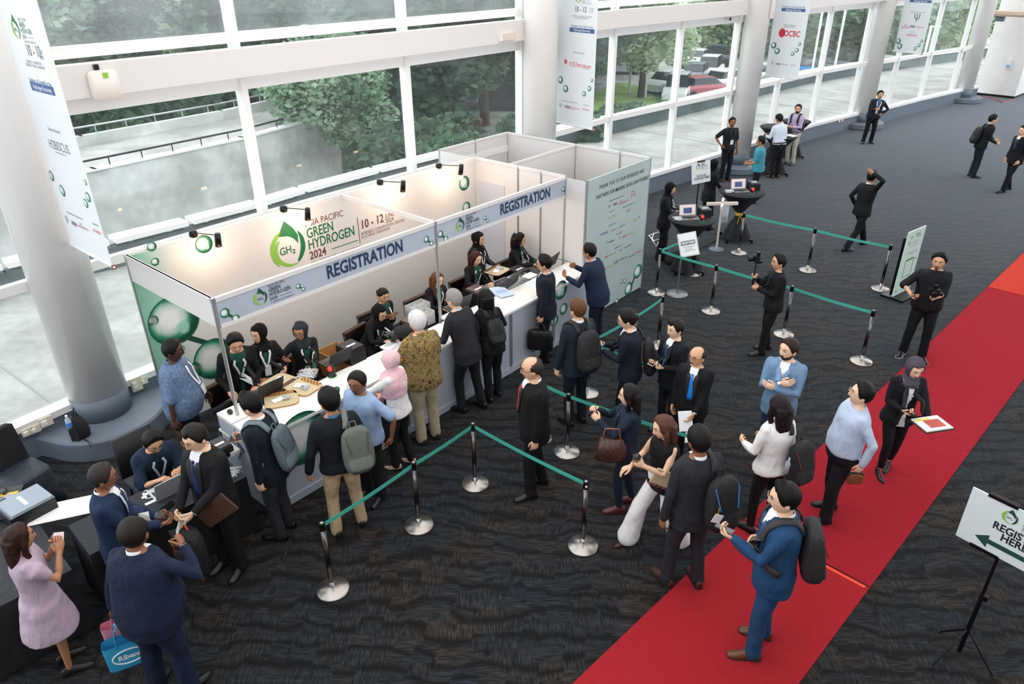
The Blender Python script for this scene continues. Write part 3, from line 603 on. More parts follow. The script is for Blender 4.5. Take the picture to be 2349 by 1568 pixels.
# ---------------------------------------------------------------- the hall
def hit(px, py, P0, n):
    d = CR*((px-1174.5)/FPX) - CU*((py-784)/FPX) + _fw; C = Vector((0, 0, CZ)); n = Vector(n); t = (Vector(P0)-C).dot(n)/d.dot(n); return C+d*t
white = mat('white_paint', '#e6e4e2', .45, kind='mottle', scale=3, amt=.03); whitem = mat('white_frame', '#eceae8', .35); grey = mat('grey_paint', '#66707c', .55, kind='mottle', scale=4, amt=.06)
alu = mat('aluminium', '#b9bbbd', .35, .8); steel = mat('brushed_steel', '#aaa6a2', .30, 1.0); blackp = mat('black_plastic', '#0c0c0e', .4); blackm = mat('black_metal', '#111114', .35, .4); dark = mat('dark_rubber', '#18191b', .8)
WP = [(-9.4, 3.2), (-7.6, 5.6), (-5.75, 8.15), (-3.75, 10.6), (-1.77, 12.93), (0.2, 15.26), (2.36, 17.8), (4.27, 19.6), (6.19, 21.36), (8.22, 23.32), (10.25, 25.27), (12.31, 26.97), (14.27, 28.35), (16.37, 30.07), (18.47, 31.66), (20.3, 33.0)]
fl = G(); P = [(-9.4, 3.2)]+WP[1:]+[(30, 41), (30, -6), (-9.4, -6)]
fl.add([(x, y, 0) for x, y in P]+[(x, y, -.3) for x, y in P], [tuple(range(len(P)-1, -1, -1)), tuple(range(len(P), 2*len(P)))])
fo = fl.build('floor', mat('carpet', '#333333', .95, kind='carpet', spec=.3)); 
if fo.data.polygons[0].normal.z < 0: fo.data.flip_normals()
struct(fo)
ce = G(); ce.add([(x, y, 9.8) for x, y in P]+[(x, y, 10.1) for x, y in P], [tuple(range(len(P))), tuple(range(2*len(P)-1, len(P)-1, -1))]); struct(ce.build('ceiling', white))

struct(G().box((8, -4.9, 4.0), (40, 8.4, .25)).build('floor_upper_unseen', white)); struct(G().box((8, -3.2, 1.95), (40, .2, 3.9)).build('wall_behind_unseen', mat('beige_wall', '#b8aca2', .6)))  # unseen balcony slab and wall, added to keep low daylight off the foreground
gl1 = glassmat('window_glass', refl=.06, haze=.02); gl2 = glassmat('hazy_glass', refl=.06, haze=.11)
def seg_box(g, A, B, z0, z1, th, off=0, mi=0, ext=0):
    A = Vector((*A, 0)); B = Vector((*B, 0)); u = (B-A).normalized(); n = Vector((u.y, -u.x, 0))  # n points into the hall
    M = Matrix.Rotation(math.atan2(u.y, u.x), 4, 'Z'); c = (A+B)/2+n*off; g.box((c.x, c.y, (z0+z1)/2), ((B-A).length+ext, th, z1-z0), M, mi); return g
wl = thing('wall_left', 'curved low wall under the windows', 'wall'); del wl['category']; struct(wl)
for i in range(len(WP)-1):
    A, B = WP[i], WP[i+1]
    seg_box(G(), A, B, 0, .43, .16, .02, ext=.01).build('panel', grey, wl)
    seg_box(G(), A, B, .43, .445, .17, .021, ext=.01).build('cap', mat('sill_groove', '#50575f', .6), wl)
    w = thing('window_%d' % (i+1), 'window bay', 'window'); del w['category'], w['label']; struct(w)
    g = G(); seg_box(g, A, B, .44, .53, .22, .02); g.build('window_sill', whitem, w)
    seg_box(G(), A, B, 2.12, 2.24, .10, .0).build('transom', whitem, w); seg_box(G(), A, B, 4.01, 4.22, .10, 0).build('window_head', whitem, w)
    seg_box(G(), A, B, 4.62, 4.75, .12, 0).build('upper_sill', whitem, w); seg_box(G(), A, B, 7.6, 7.72, .1, 0).build('upper_transom', whitem, w)
    M = Matrix.Rotation(math.atan2(B[1]-A[1], B[0]-A[0]), 4, 'Z')
    for nm, z0, z1 in (('mullion', .53, 4.22), ('upper_mullion', 4.47, 9.8)): G().box((A[0], A[1], (z0+z1)/2), (.095, .17, z1-z0), M).build(nm, whitem, w)
    for z0, z1, gm in ((.53, 2.12, gl1), (2.24, 4.01, gl1), (4.75, 7.6, gl2), (7.72, 9.8, gl2)): seg_box(G(), A, B, z0, z1, .004, -.02, ext=-.1).build('pane', gm, w)
    seg_box(G(), A, B, 4.47, 4.62, .004, -.02, ext=-.1).build('pane', gl1, w)
CC = [(-5.5, 8.2), (.6, 15.0), (6.7, 21.4), (12.9, 27.3), (19.4, 32.3)]
seg_pts = [WP[2], WP[5], WP[6], WP[8], WP[9], WP[11], WP[12], WP[14]]
beams = [((-9.2, 3.5), (-5.85, 8.0)), ((-5.4, 8.6), (.2, 15.25)), ((.25, 15.35), (2.36, 17.8)), ((2.36, 17.8), (6.15, 21.35)), ((6.3, 21.45), (8.22, 23.32)), ((8.22, 23.32), (12.4, 27.05)), ((12.5, 27.1), (20.2, 32.9))]
for i, (A, B) in enumerate(beams): struct(seg_box(G(), A, B, 4.21, 4.57, .20, .18).build('trim_%d' % (i+1), mat('beam_paint', '#ded9d6', .5)))
for i, (x, y) in enumerate(CC):
    lb = ['round white column beside the long vertical banner at the left, with a bag on its seat ledge', 'round white column rising behind the white storage booth', 'round white column beside the man in the black polo', 'round white column the man in the dark zip jacket leans by', 'round white column nearest the far white wall'][i]
    c = thing('column', lb, 'column', (x, y, 0), 0, 'round columns along the windows')
    r = .35 if i == 0 else .325
    zb = .20 if i else .28
    G().lathe([(r, zb), (r, zb+.32 if i else .62)], n=40).build('column_base', grey, c, True)
    G().lathe([(r+.004, zb+.32 if i else .62), (r+.004, 9.8)], n=40).build('shaft', mat('column_paint', '#e9e6e3', .3), c, True)
    g = G()
    if i: g.lathe([(.74, 0), (.78, .03), (.78, .18), (.74, .20), (.01, .20)], n=40)
    else:
        # rounded ledge reaching back to the wall
        pts = []
        for a in np.linspace(-150, 60, 30): pts.append((.80*math.cos(R_(a-5)), .80*math.sin(R_(a-5))))
        pts = [(-.95, -.40)]+[(-.62, -.62)]+[(.78*math.cos(R_(a)), .78*math.sin(R_(a))) for a in np.linspace(-115, 35, 24)]+[(.62, .62), (.35, 1.05), (-.1, .55), (-.62, -.05)]
        g.loft([np.array([(p[0], p[1], 0) for p in pts]), np.array([(p[0], p[1], .25) for p in pts]), np.array([(p[0]*.97, p[1]*.97, .28) for p in pts])])
    g.build('plinth', grey, c)
    if i in (2, 3, 4): G().box((-.02+.33*.76, -.33*.65-.0, 6.9), (.03, .05, 5.6), Matrix.Rotation(R_(-41), 4, 'Z')).build('cable_strip', mat('strip_brown', '#c9a88c', .6), c)
# far white block and details
wb = thing('wall_far', 'white block', 'wall'); del wb['category'], wb['label']; struct(wb)
a, b_, c_ = Vector((20.9, 33.9, 0)), Vector((21.95, 32.75, 0)), Vector((27, 38, 0))
g = G(); Q = [(a.x, a.y), (b_.x, b_.y), (27, 37.5), (26, 39)]; g.add([(x, y, .1) for x, y in Q]+[(x, y, 9.8) for x, y in Q], [(0, 1, 5, 4), (1, 2, 6, 5), (2, 3, 7, 6), (3, 0, 4, 7), (4, 5, 6, 7)]); g.build('block', white, wb)
g = G(); g.add([(x+.02, y+.04, 0) for x, y in Q]+[(x+.02, y+.04, .1) for x, y in Q], [(0, 1, 5, 4), (1, 2, 6, 5), (2, 3, 7, 6), (3, 0, 4, 7)]); g.build('baseboard', dark, wb)
t = thing('sanitiser_dispenser', 'small white and blue dispenser on the far white wall', 'dispenser'); p = hit(2315, 148, a, (b_-a).cross(Vector((0, 0, 1)))); t.location = p; t.rotation_euler.z = math.atan2((b_-a).y, (b_-a).x)
G().box((0, -.06, .03), (.16, .1, .34)).build('housing', whitem, t); G().box((0, -.115, -.05), (.13, .02, .1)).build('window', mat('blue_tint', '#7fa8d0', .3), t)
t = thing('canopy_shelf', 'pale orange rounded shelf projecting beside the far column', 'shelf', (20.6, 32.6, 3.3), R_(-50)); G().loft([superring((0, 0, z), .75*k, .28*k, 20, 3) for z, k in ((0, .8), (.08, 1), (.2, 1))]).build('board', mat('orange_cream', '#dcc3ae', .6), t); G().box((-.3, 0, -.1), (.3, .2, .2)).build('bracket', grey, t)
g = G()
for q in ([(2255, 222), (2280, 226), (2300, 235), (2330, 228)],):
    P = [at(*k, .006) for k in q]; g.tube([tuple(v) for v in P], .02, 4)
tag(g.build('floor_tape', mat('red_tape', '#b23a44', .6)), 'thin red tape line on the carpet by the far wall', 'tape')
# red carpet runners
rc = mat('red_carpet', '#96202c', .95, kind='cloth', spec=.1); rc2 = mat('red_carpet_orange', '#c03a2e', .95, kind='cloth', spec=.1); rc1 = mat('red_carpet_mid', '#9b232b', .95, kind='cloth', spec=.1)
E0, E1 = Vector((-.6, 3.1, 0)), Vector((10.9, 14.45, 0)); u = (E1-E0).normalized(); nn = Vector((u.y, -u.x, 0)); wd = 1.40
def runner(s0, s1, m, lb, z=.008, w=wd, o=0):
    g = G(); A = E0+u*s0+nn*o; B = E0+u*s1+nn*o; c = (A+B)/2+nn*w/2; g.box((c.x, c.y, z/2), ((B-A).length, w, z), Matrix.Rotation(math.atan2(u.y, u.x), 4, 'Z')); r = g.build('red_carpet', m); return tag(r, lb, 'carpet', 'red carpet runner lengths')
pj = at(1960, 1330)-E0; sj = pj.dot(u); pj2 = at(2330, 640)-E0; sj2 = (at(2280, 662)-E0).dot(u)
runner(-3, sj, rc1, 'near length of red carpet under the man in the blue suit'); runner(sj+.02, sj2, rc, 'long crimson length of red carpet in the middle'); runner(sj2+.02, sj2+9, rc2, 'orange-red length of carpet at the right edge')
g = G(); A = E0+u*(sj-.03)+nn*.05; B = E0+u*(sj-.03)+nn*(wd-.02); M = Matrix.Rotation(math.atan2(nn.y, nn.x), 4, 'Z'); c = (A+B)/2; g.box((c.x, c.y, .010), (wd-.1, .035, .004), M); tag(g.build('joint_tape', mat('orange_tape', '#e8401c', .5)), 'bright orange tape across the joint of the red carpet', 'tape')
# ---------------------------------------------------------------- registration booth
BO = Vector((-1.024, 9.332, 0)); BA = R_(49.3); bx_ = Vector((math.cos(BA), math.sin(BA), 0)); by_ = Vector((-math.sin(BA), math.cos(BA), 0))
BM = Matrix.Translation(BO)@Matrix.Rotation(BA, 4, 'Z'); BI = BM.inverted()
def bl(px, py, y): return BI@hit(px, py, BM@Vector((0, y, 0)), by_)
def bz(px, py, z): return BI@at(px, py, z)
booth = thing('registration_booth', 'white registration booth with green hydrogen backdrop and two fascia boards', 'booth', BO, BA)
shell = mat('shell_panel', '#d8d4d2', .4); fas = mat('fascia_print', '#aab3c0', .5, kind='mottle', scale=1.5, amt=.05); back_m = mat('backdrop_print', '#ffffff', .5, kind='gradx')
XL, XR, YB, H_ = -3.22, 2.93, 2.0, 2.5; SR, SF = 4.85, -.42
def post(x, y, z0=0, z1=H_, par=None):
    return G().lathe([(.022, z0), (.022, z1)], (x, y, 0), 8).build('post', alu, par or booth)
for x, y in ((XL, 0), (0, 0), (XR, 0), (XL, YB), (0, YB), (XR, YB), (XR, 1.0), (XR, .5)): post(x, y)
xs = [XL, XL+1.07, XL+2.14, 0, .98, 1.96, XR]
for i in range(6):
    o = G().box(((xs[i]+xs[i+1])/2, YB-.022, 1.25), (xs[i+1]-xs[i]-.0006, .012, 2.44)).build('wall_panel', back_m, booth)
for y0, y1 in ((SF, 0), (0, .5), (.5, 1.0), (1.0, 2.0)): G().box((XR, (y0+y1)/2, 1.25), (.012, y1-y0-.03, 2.44)).build('wall_panel', shell, booth)
G().box((XR-.012, 1.62, 1.35), (.012, .62, 1.5)).build('grey_poster', mat('grey_print', '#c5c8d2', .5), booth)
for x0, x1 in ((XL, 0), (0, XR)):
    f = G().box(((x0+x1)/2, -.0, 2.33), (x1-x0-.05, .02, .30)).build('fascia_board', fas, booth)
    G().box(((x0+x1)/2, -.0, 2.475), (x1-x0-.05, .04, .05)).build('fascia_rail', shell, booth); G().box(((x0+x1)/2, -.0, 2.165), (x1-x0-.05, .04, .04)).build('fascia_rail', shell, booth)
G().box((XL, 1.0, 2.33), (.02, 1.95, .34)).build('side_fascia', shell, booth); G().box((XL, 1.0, 2.48), (.04, 1.95, .04)).build('side_rail', shell, booth)
G().box((0, 1.0, 2.47), (.035, 1.96, .06)).build('cross_beam', shell, booth); G().box(((XL+XR)/2, YB, 2.48), (XR-XL, .035, .045)).build('back_rail', shell, booth); G().box((XR, 1.0, 2.48), (.035, 1.96, .045)).build('side_rail', shell, booth)
navy = mat('print_navy', '#16304f', .6); pgreen = mat('print_green', '#1c6b42', .6); plime = mat('print_lime', '#86b84a', .6); pbrown = mat('print_brown', '#6a4038', .6); pgrey = mat('print_grey', '#6c7078', .6); pred = mat('print_red', '#c62d38', .6); pblack = mat('print_black', '#1a1d22', .6); pwhite = mat('print_white', '#f2f2f2', .6); pdk = mat('print_dark_green', '#12453a', .6); pblue = mat('print_blue', '#3c5f93', .6); bubm = mat('print_bubble', '#2a8a66', .5, kind='bubble')
def bubble(M, r, parent, name='bubble_print'):
    g = G(); t = np.linspace(0, 2*math.pi, 28, endpoint=False); g.loft([np.stack([r*np.cos(t), r*np.sin(t), np.full(28, z)], 1) for z in (0, .0015)]); o = g.build(name, bubm, parent); o.matrix_local = M; return o
def molecule(M, r, parent, n=2):
    "two or three drops joined by a neck, printed flat"
    if n >= 1: bubble(M, r, parent)
    g = G(); g.add([(r*.5, -r*.9, .001), (r*.9, -r*.5, .001), (r*1.7, -r*1.35, .001), (r*1.4, -r*1.6, .001)], [(0, 1, 2, 3)]); o = g.build('neck_print', pdk, parent); o.matrix_local = M
    if n >= 2: bubble(M@Matrix.Translation((r*2.0, -r*1.9, 0)), r*.8, parent)
    if n >= 3: bubble(M@Matrix.Translation((-r*.4, r*2.2, 0)), r*.5, parent)
def logo(M, R, parent, txt=True, dark_=None):
    "drop-shaped GH2 mark: dark leaf tip and arcs with lime crescents"
    def cres(a0, a1, r0, r1, w, m, cx=0, cy=0):
        g = G(); n = 18; o = []; i_ = []
        for k in range(n+1):
            u_ = k/n; a = R_(a0+(a1-a0)*u_); r = r0+(r1-r0)*u_; ww = w*math.sin(math.pi*min(1, u_*.93+.07))**.6
            o.append((cx+r*math.cos(a), cy+r*math.sin(a), 0.001)); i_.append((cx+(r-ww)*math.cos(a), cy+(r-ww)*math.sin(a), .001))
        g.add(o+i_, [(k, k+1, n+2+k, n+1+k) for k in range(n)]); ob = g.build('logo_mark', m, parent); ob.matrix_local = M
    cres(95, 235, R, R, R*.24, plime); cres(130, 300, R*.70, R, R*.22, plime); cres(-60, 50, R*.98, R*1.02, R*.28, dark_ or pgreen)
    g = G(); g.add([(-.45*R, .72*R, .001), (0, 1.42*R, .001), (.42*R, .98*R, .001), (.66*R, .55*R, .001), (.62*R, .1*R, .001), (.40*R, .42*R, .001), (.1*R, .62*R, .001)], [(0, 6, 5, 2, 1), (2, 5, 4, 3)]); ob = g.build('logo_leaf', dark_ or pgreen, parent); ob.matrix_local = M
    if txt: text('GH₂', R*.55, M@Matrix.Translation((-.05*R, -.08*R, .001)), dark_ or pgreen, parent, bold=.01)
def title(M, s, parent, c1=None, c2=None, date=False):
    c1 = c1 or pgrey; c2 = c2 or pgreen
    text('ASIA PACIFIC', s*.22, M@Matrix.Translation((0, s*.46, 0)), c1, parent, ax='LEFT'); text('GREEN', s*.34, M@Matrix.Translation((0, s*.22, 0)), c2, parent, bold=.015, ax='LEFT', xs=.74); text('HYDROGEN', s*.34, M@Matrix.Translation((0, -s*.06, 0)), c2, parent, bold=.015, ax='LEFT', xs=.74)
    text('2024', s*.28, M@Matrix.Translation((0, -s*.33, 0)), c1, parent, bold=.02, ax='LEFT'); text('CONFERENCE & EXHIBITION', s*.14, M@Matrix.Translation((0, -s*.54, 0)), c1, parent, ax='LEFT')
    g = G(); g.box((s*1.05, -s*.33, 0), (s*.80, s*.02, .001)); o = g.build('rule', c2, parent); o.matrix_local = M
FM = lambda x, z, y=-.013: Matrix.Translation((x, y, z))@Matrix.Rotation(R_(90), 4, 'X')
p = bl(842, 604, -.013); q_ = bl(932, 570, -.013); q0 = bl(752, 645, -.013)
text('REGISTRATION', .225, FM(p.x, 2.325), navy, booth, 'registration_lettering', bold=.03, xs=.78)
p = bl(1207, 467, -.013); text('REGISTRATION', .225, FM(p.x, 2.325), navy, booth, 'registration_lettering', bold=.03, xs=.78)
for px, py in ((600, 697), (1056, 523)):
    p = bl(px, py, -.013); logo(FM(p.x, 2.32), .085, booth, True, pdk); title(FM(p.x+.11, 2.33), .20, booth, pblack, pblack)
for px, py, r in ((520, 738, .055), (684, 655, .03), (978, 545, .045), (1011, 545, .05), (1112, 495, .03), (1292, 432, .04)): p = bl(px, py, -.013); molecule(FM(p.x, 2.30), r, booth)
# backdrop artwork on the back wall
BK = lambda px, py: (lambda p: FM(p.x, p.z, YB-.030))(bl(px, py, YB-.030))
logo(BK(661, 570), .29, booth); title(BK(706, 558), .62, booth, pbrown, pgreen)
G().box((0, 0, 0), (.012, .42, .001)).build('rule', pbrown, booth).matrix_local = BK(823, 529)
text('10 - 12', .19, BK(827, 517), pbrown, booth, bold=.02, ax='LEFT'); text('JUNE\n2024', .10, BK(884, 502), pbrown, booth, ax='LEFT'); text('BORNEO CONVENTION CENTRE\nKUCHING, SARAWAK', .07, BK(829, 541), pbrown, booth, ax='LEFT')
for px, py, r in ((468, 560, .12), (348, 565, .06), (356, 600, .05), (400, 735, .34), (492, 822, .30), (445, 850, .12), (352, 735, .07), (1065, 420, .13), (1070, 475, .10), (1085, 590, .12)):
    bubble(BK(px, py), r, booth)
G().box((0, 0, 0), (.45, .07, .001)).build('neck_print', pdk, booth).matrix_local = BK(447, 778)@Matrix.Rotation(R_(-38), 4, 'Z')
# arm spotlights on the back rail
for i, (px, py, lb) in enumerate(((465, 546, 'leftmost black arm spotlight over the booth, above the printed bubble'), (673, 487, 'second black arm spotlight, above the big printed logo'), (890, 423, 'third black arm spotlight, right of the cross beam'), (1025, 385, 'rightmost black arm spotlight over the booth'))):
    p = bz(px, py, 2.52); t = thing('arm_spotlight', lb, 'lamp', BM@Vector((p.x, YB, 2.52)), BA, 'arm spotlights on the booth')
    G().lathe([(.001, -.03), (.05, -.03), (.055, .0), (.05, .04), (.001, .05)], (0, -.02, .0), 14).build('clamp', blackm, t, True)
    G().tube([(0, -.03, .02), (.10, -.42, .05)], .007, 6).build('arm', blackm, t, True)
    g = G(); Mh = Matrix.Rotation(R_(12), 4, 'X'); g.lathe([(.001, .10), (.035, .10), (.04, .02), (.042, -.08), (.001, -.08)], (.10, -.44, -.02), 14, 0, Mh); g.build('lamp_head', blackm, t, True)
    G().ell((.10, -.425, -.13), (.045, .045, .05), 14, 8).build('bulb', mat('bulb_glow', '#ffd2a0', .5, emit=14), t, True)
    l = bpy.data.lights.new('spot_lamp', 'POINT'); l.energy = 10; l.color = (1, .70, .48); l.shadow_soft_size = .05; lo = bpy.data.objects.new('spot_lamp', l); COL.objects.link(lo); lo.parent = t; lo.location = (.10, -.42, -.21)
# storage booth to the right with the sponsors wall
st = thing('storage_booth', 'white roofless storage booth with sponsors board facing the queue', 'booth', BO, BA)
sb = mat('sponsor_board', '#a9b8b6', .5, kind='mottle', scale=1.2, amt=.06)
for x, y in ((XR, SF), (SR, SF), (SR, 2.9), (XR+.96, 2.9), (SR, 1.2), (XR, 2.9), (SR, .2)): post(x, y, par=st)
for (x0, y0, x1, y1) in ((SR, SF, SR, .2), (SR, .2, SR, 1.2), (SR, 1.2, SR, 2.9), (XR, 2.9, XR+.96, 2.9), (XR+.96, 2.9, SR, 2.9), (XR, 1.2, XR+.96, 1.2), (XR+.96, 1.2, SR, 1.2)):
    G().box(((x0+x1)/2, (y0+y1)/2, 1.25), (max(abs(x1-x0)-.03, .012), max(abs(y1-y0)-.03, .012), 2.44)).build('wall_panel', shell, st)
    G().box(((x0+x1)/2, (y0+y1)/2, 2.48), (max(abs(x1-x0), .035), max(abs(y1-y0), .035), .04)).build('top_rail', shell, st)
G().box((XR, 2.45, 1.25), (.012, .9, 2.44)).build('wall_panel', shell, st)
G().box(((XR+SR)/2, SF, 1.26), (SR-XR-.03, .03, 2.46)).build('sponsor_board', sb, st)
SMx = lambda px, py: (lambda p: FM(p.x, p.z, SF-.017))(bl(px, py, SF-.017))
text('THANK YOU TO OUR SPONSORS AND', .092, SMx(1428, 410), pblack, st, sh=.15); text('PARTNERS FOR MAKING APGH 2024 POSSIBLE', .092, SMx(1430, 429), pblack, st, sh=.15, bold=.006)
for i, (px, py, s_, m_, tx) in enumerate(((1414, 455, .05, pblack, 'An Event Hosted and Supported by'), (1453, 438, .045, pblack, 'Organised by'), (1453, 447, .11, pred, 'BCCK'), (1398, 474, .13, pgrey, 'Ψ'), (1411, 468, .10, pblack, 'URBN'), (1425, 464, .07, pred, 'THE\nSARAWAK'), (1436, 461, .06, pred, 'SARAWAK'), (1441, 483, .10, pred, 'OCBC'),
        (1405, 497, .10, plime, 'SP   SEDC'), (1457, 505, .09, plime, 'NREB'), (1466, 498, .06, pblack, 'STEA'), (1443, 470, .045, pblack, 'Exclusive Financial Institution Partner'), (1404, 484, .045, pblack, 'Strategic Partner'), (1405, 514, .045, pblack, 'Diamond Sponsors'), (1386, 535, .09, pblue, 'H2ORNBILL'), (1408, 527, .06, pred, 'PETROLEUM'), (1427, 518, .08, pgrey, 'H2BISCUS'),
        (1421, 534, .045, pblack, 'Supporting Partners'), (1393, 556, .09, pblue, 'O'), (1403, 553, .07, pblack, 'SARAWAK'), (1421, 545, .10, pblue, 'CS'), (1434, 541, .10, pred, 'MARC'), (1447, 535, .09, plime, 'RECODA'), (1418, 566, .045, pblack, 'Official Media Partners'), (1391, 589, .10, pred, 'UKAS'), (1404, 583, .10, plime, 'DAVE'), (1412, 579, .11, pblue, 'O'), (1424, 573, .07, pblack, 'green'), (1440, 564, .07, pgreen, 'Hydrogeninsight'),
        (1418, 597, .045, pblack, 'Supporting Media Partners'), (1388, 617, .08, pred, 'ENERGY'), (1400, 611, .10, plime, 'H2AU'), (1413, 603, .10, pblue, 'acbd'), (1432, 592, .05, pgrey, 'RENEWABLES'), (1449, 586, .06, pblack, 'Integral Power'), (1465, 577, .05, pred, 'POWERTRAIN'))):
    text(tx, s_*(.62 if s_ > .05 else .7), SMx(px, py), m_, st, 'sponsor_lettering', bold=.01)
for px, py, r in ((1463, 622, .14), (1442, 662, .13), (1426, 645, .045), (1434, 645, .04), (1388, 672, .10), (1415, 690, .05)): bubble(SMx(px, py), r, st)
G().box((0, 0, 0), (.05, .34, .001)).build('neck_print', pdk, st).matrix_local = SMx(1453, 642)@Matrix.Rotation(R_(-28), 4, 'Z')
# counters: six units, each a thing
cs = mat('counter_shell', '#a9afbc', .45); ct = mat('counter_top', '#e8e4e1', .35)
cl = ['leftmost white counter unit, with the big green bubble print and an open end', 'second white counter unit from the left, behind the man in the light blue polo', 'third white counter unit, where the white-haired man in batik stands', 'fourth white counter unit, where the grey-haired man rests his hand', 'fifth white counter unit, in front of the woman with long dark red hair', 'rightmost white counter unit, next to the sponsors board']
X0 = -3.36
for i in range(6):
    x0 = X0+i*1.047; x1 = x0+1.047; t = thing('counter', cl[i], 'counter', BM@Vector(((x0+x1)/2, -.37, 0)), BA, 'white registration counters'); w_ = 1.04
    G().box((0, -.24, .53), (w_-.03, .012, .98)).build('front_panel', cs, t); G().box((0, -.25, .07), (w_, .03, .10)).build('kick_rail', cs, t); G().box((0, 0, 1.03), (w_, .52, .035)).build('worktop', ct, t)
    for q in (-1, 1):
        G().lathe([(.02, 0), (.02, 1.03)], (q*(w_/2-.015), -.24, 0), 8).build('post', alu, t)
        if (i == 0 and q < 0) or (i == 5 and q > 0): G().box((q*(w_/2-.01), .0, .53), (.012, .46, .96)).build('end_panel', cs, t)
    G().box((0, .42, .80), (w_, .42, .025)).build('rear_shelf', ct, t)
    if i == 0: G().box((-.3, .42, 1.03), (.44, .34, .035)).build('end_worktop', ct, t); G().box((-w_/2+.012, .42, .53), (.012, .34, .96)).build('end_panel', cs, t)
    Mf = lambda px, py: (lambda p: FM(p.x-(x0+x1)/2, p.z, -.249))(bl(px, py, -.62))
    if i == 0:
        bubble(Mf(694, 1005), .34, t)
        bubble(Mf(729, 1185), .07, t)
    if i == 1: bubble(Mf(770, 897), .06, t)
    if i == 5: bubble(Mf(1287, 665), .16, t); bubble(Mf(1293, 708), .10, t); bubble(Mf(1272, 735), .10, t)
    if i == 4: bubble(Mf(1225, 800), .05, t)
# ---------------------------------------------------------------- banners
def banner(label, p1, p2, zb, ztop, rows, grp='hanging vertical banners by the columns'):
    A = at(*p1, zb); B = at(*p2, zb); A.z = B.z = 0; u_ = (B-A).normalized(); n_ = Vector((u_.y, -u_.x, 0)); w_ = (B-A).length
    t = thing('hanging_banner', label, 'banner', ((A.x+B.x)/2, (A.y+B.y)/2, zb), math.atan2(u_.y, u_.x), grp)
    G().box((0, 0, (ztop-zb)/2), (w_, .006, ztop-zb)).build('banner_sheet', mat('banner_cloth', '#dfe3e6', .6), t); G().tube([(-w_/2-.03, 0, 0), (w_/2+.03, 0, 0)], .018, 8).build('bottom_rod', mat('banner_rod', '#d9dcdf', .4), t, True)
    G().box((w_/2+.03, 0, 0), (.02, .04, .05)).build('rod_end', mat('rod_end_brown', '#7a4a34', .5), t)
    G().box((-w_/2-.02, 0.0, (ztop-zb)*.9), (.3, .03, .03)).build('bracket', whitem, t)
    WMt = Matrix.Translation(t.location)@Matrix.Rotation(t.rotation_euler.z, 4, 'Z'); inv = WMt.inverted()
    for r in rows:
        k, px, py = r[:3]; p = inv@hit(px, py, t.location, n_); M = Matrix.Translation((p.x, -.004, p.z))@Matrix.Rotation(R_(90), 4, 'X')
        if k == 't': text(r[3], r[4], M, r[5], t, bold=r[6] if len(r) > 6 else 0)
        elif k == 'b': bubble(M, r[3], t)
        elif k == 'm': molecule(M, r[3], t)
        elif k == 'l': logo(M, r[3], t); title(M@Matrix.Translation((r[3]*1.3, 0, 0)), r[3]*2.1, t)
        elif k == 'x': G().box((0, 0, 0), (r[3], r[4], .001)).build('print_bar', r[5], t).matrix_local = M
        elif k == 'tw': text(r[3], r[4], M@Matrix.Translation((0, 0, .002)), pwhite, t, bold=.01)
    return t
banner('long white banner hanging in front of the leftmost column, naming a diamond sponsor', (163, 560), (258, 611), 2.7, 6.6,
       [('l', 37, 66, .095), ('t', 78, 118, '10 - 12', .15, pgrey, .02), ('t', 95, 126, 'JUNE\n2024', .06, pgrey), ('t', 80, 148, 'BORNEO CONVENTION\nCENTRE KUCHING, SARAWAK', .042, pgrey), ('t', 92, 188, 'Catalysts of Growth for the', .06, pblue, .01), ('x', 98, 203, .60, .085, pblue), ('tw', 98, 203, 'Hydrogen Economy', .068),
        ('t', 125, 299, 'Diamond Sponsor', .05, pblack), ('t', 136, 337, 'H2BISCUS', .14, pgrey, .0), ('t', 140, 352, 'a sarawak hydrogen project', .03, pgrey), ('b', 119, 403, .06), ('b', 144, 437, .065), ('b', 197, 418, .03), ('b', 203, 452, .055), ('b', 198, 466, .05), ('t', 172, 494, 'An Event Hosted and Supported by', .035, pblack), ('t', 155, 505, 'Ψ', .12, pgrey), ('t', 171, 513, 'URBN', .07, pblack, .02), ('t', 186, 517, 'THE\nSARAWAK', .04, pred), ('t', 198, 525, 'SARAWAK', .035, pred), ('t', 219, 514, 'Organised by', .035, pblack), ('t', 224, 532, 'BORNEO', .06, pred)])
banner('white banner between the second column and the storage booth, naming a petroleum sponsor', (1271, 278), (1359, 297), 2.6, 6.6,
       [('l', 1327, -4, .075), ('t', 1332, 22, '10 - 12', .13, pgrey, .02), ('t', 1357, 24, 'JUNE\n2024', .05, pgrey), ('t', 1335, 40, 'BORNEO CONVENTION CENTRE\nKUCHING, SARAWAK', .04, pgrey), ('t', 1335, 61, 'Catalysts of Growth for the', .06, pblue, .01), ('x', 1335, 70, .66, .075, pblue), ('tw', 1335, 70, 'Hydrogen Economy', .062),
        ('t', 1328, 121, 'Diamond Sponsor', .05, pblack), ('t', 1298, 142, '★', .16, pred), ('t', 1331, 150, 'ICE.Petroleum', .115, pred), ('t', 1345, 158, 'Technologies', .035, pgrey), ('b', 1286, 183, .07), ('b', 1298, 203, .07), ('b', 1358, 184, .035), ('b', 1352, 203, .05), ('b', 1340, 215, .05), ('t', 1306, 233, 'An Event Hosted and Supported by', .035, pblack), ('t', 1286, 242, 'Ψ', .12, pgrey), ('t', 1301, 245, 'URBN', .07, pblack, .02), ('t', 1310, 247, 'THE\nSARAWAK', .045, pred), ('t', 1323, 249, 'SARAWAK', .04, pred), ('t', 1345, 241, 'Organised by', .035, pblack), ('t', 1345, 252, 'BORNEO', .06, pred)])
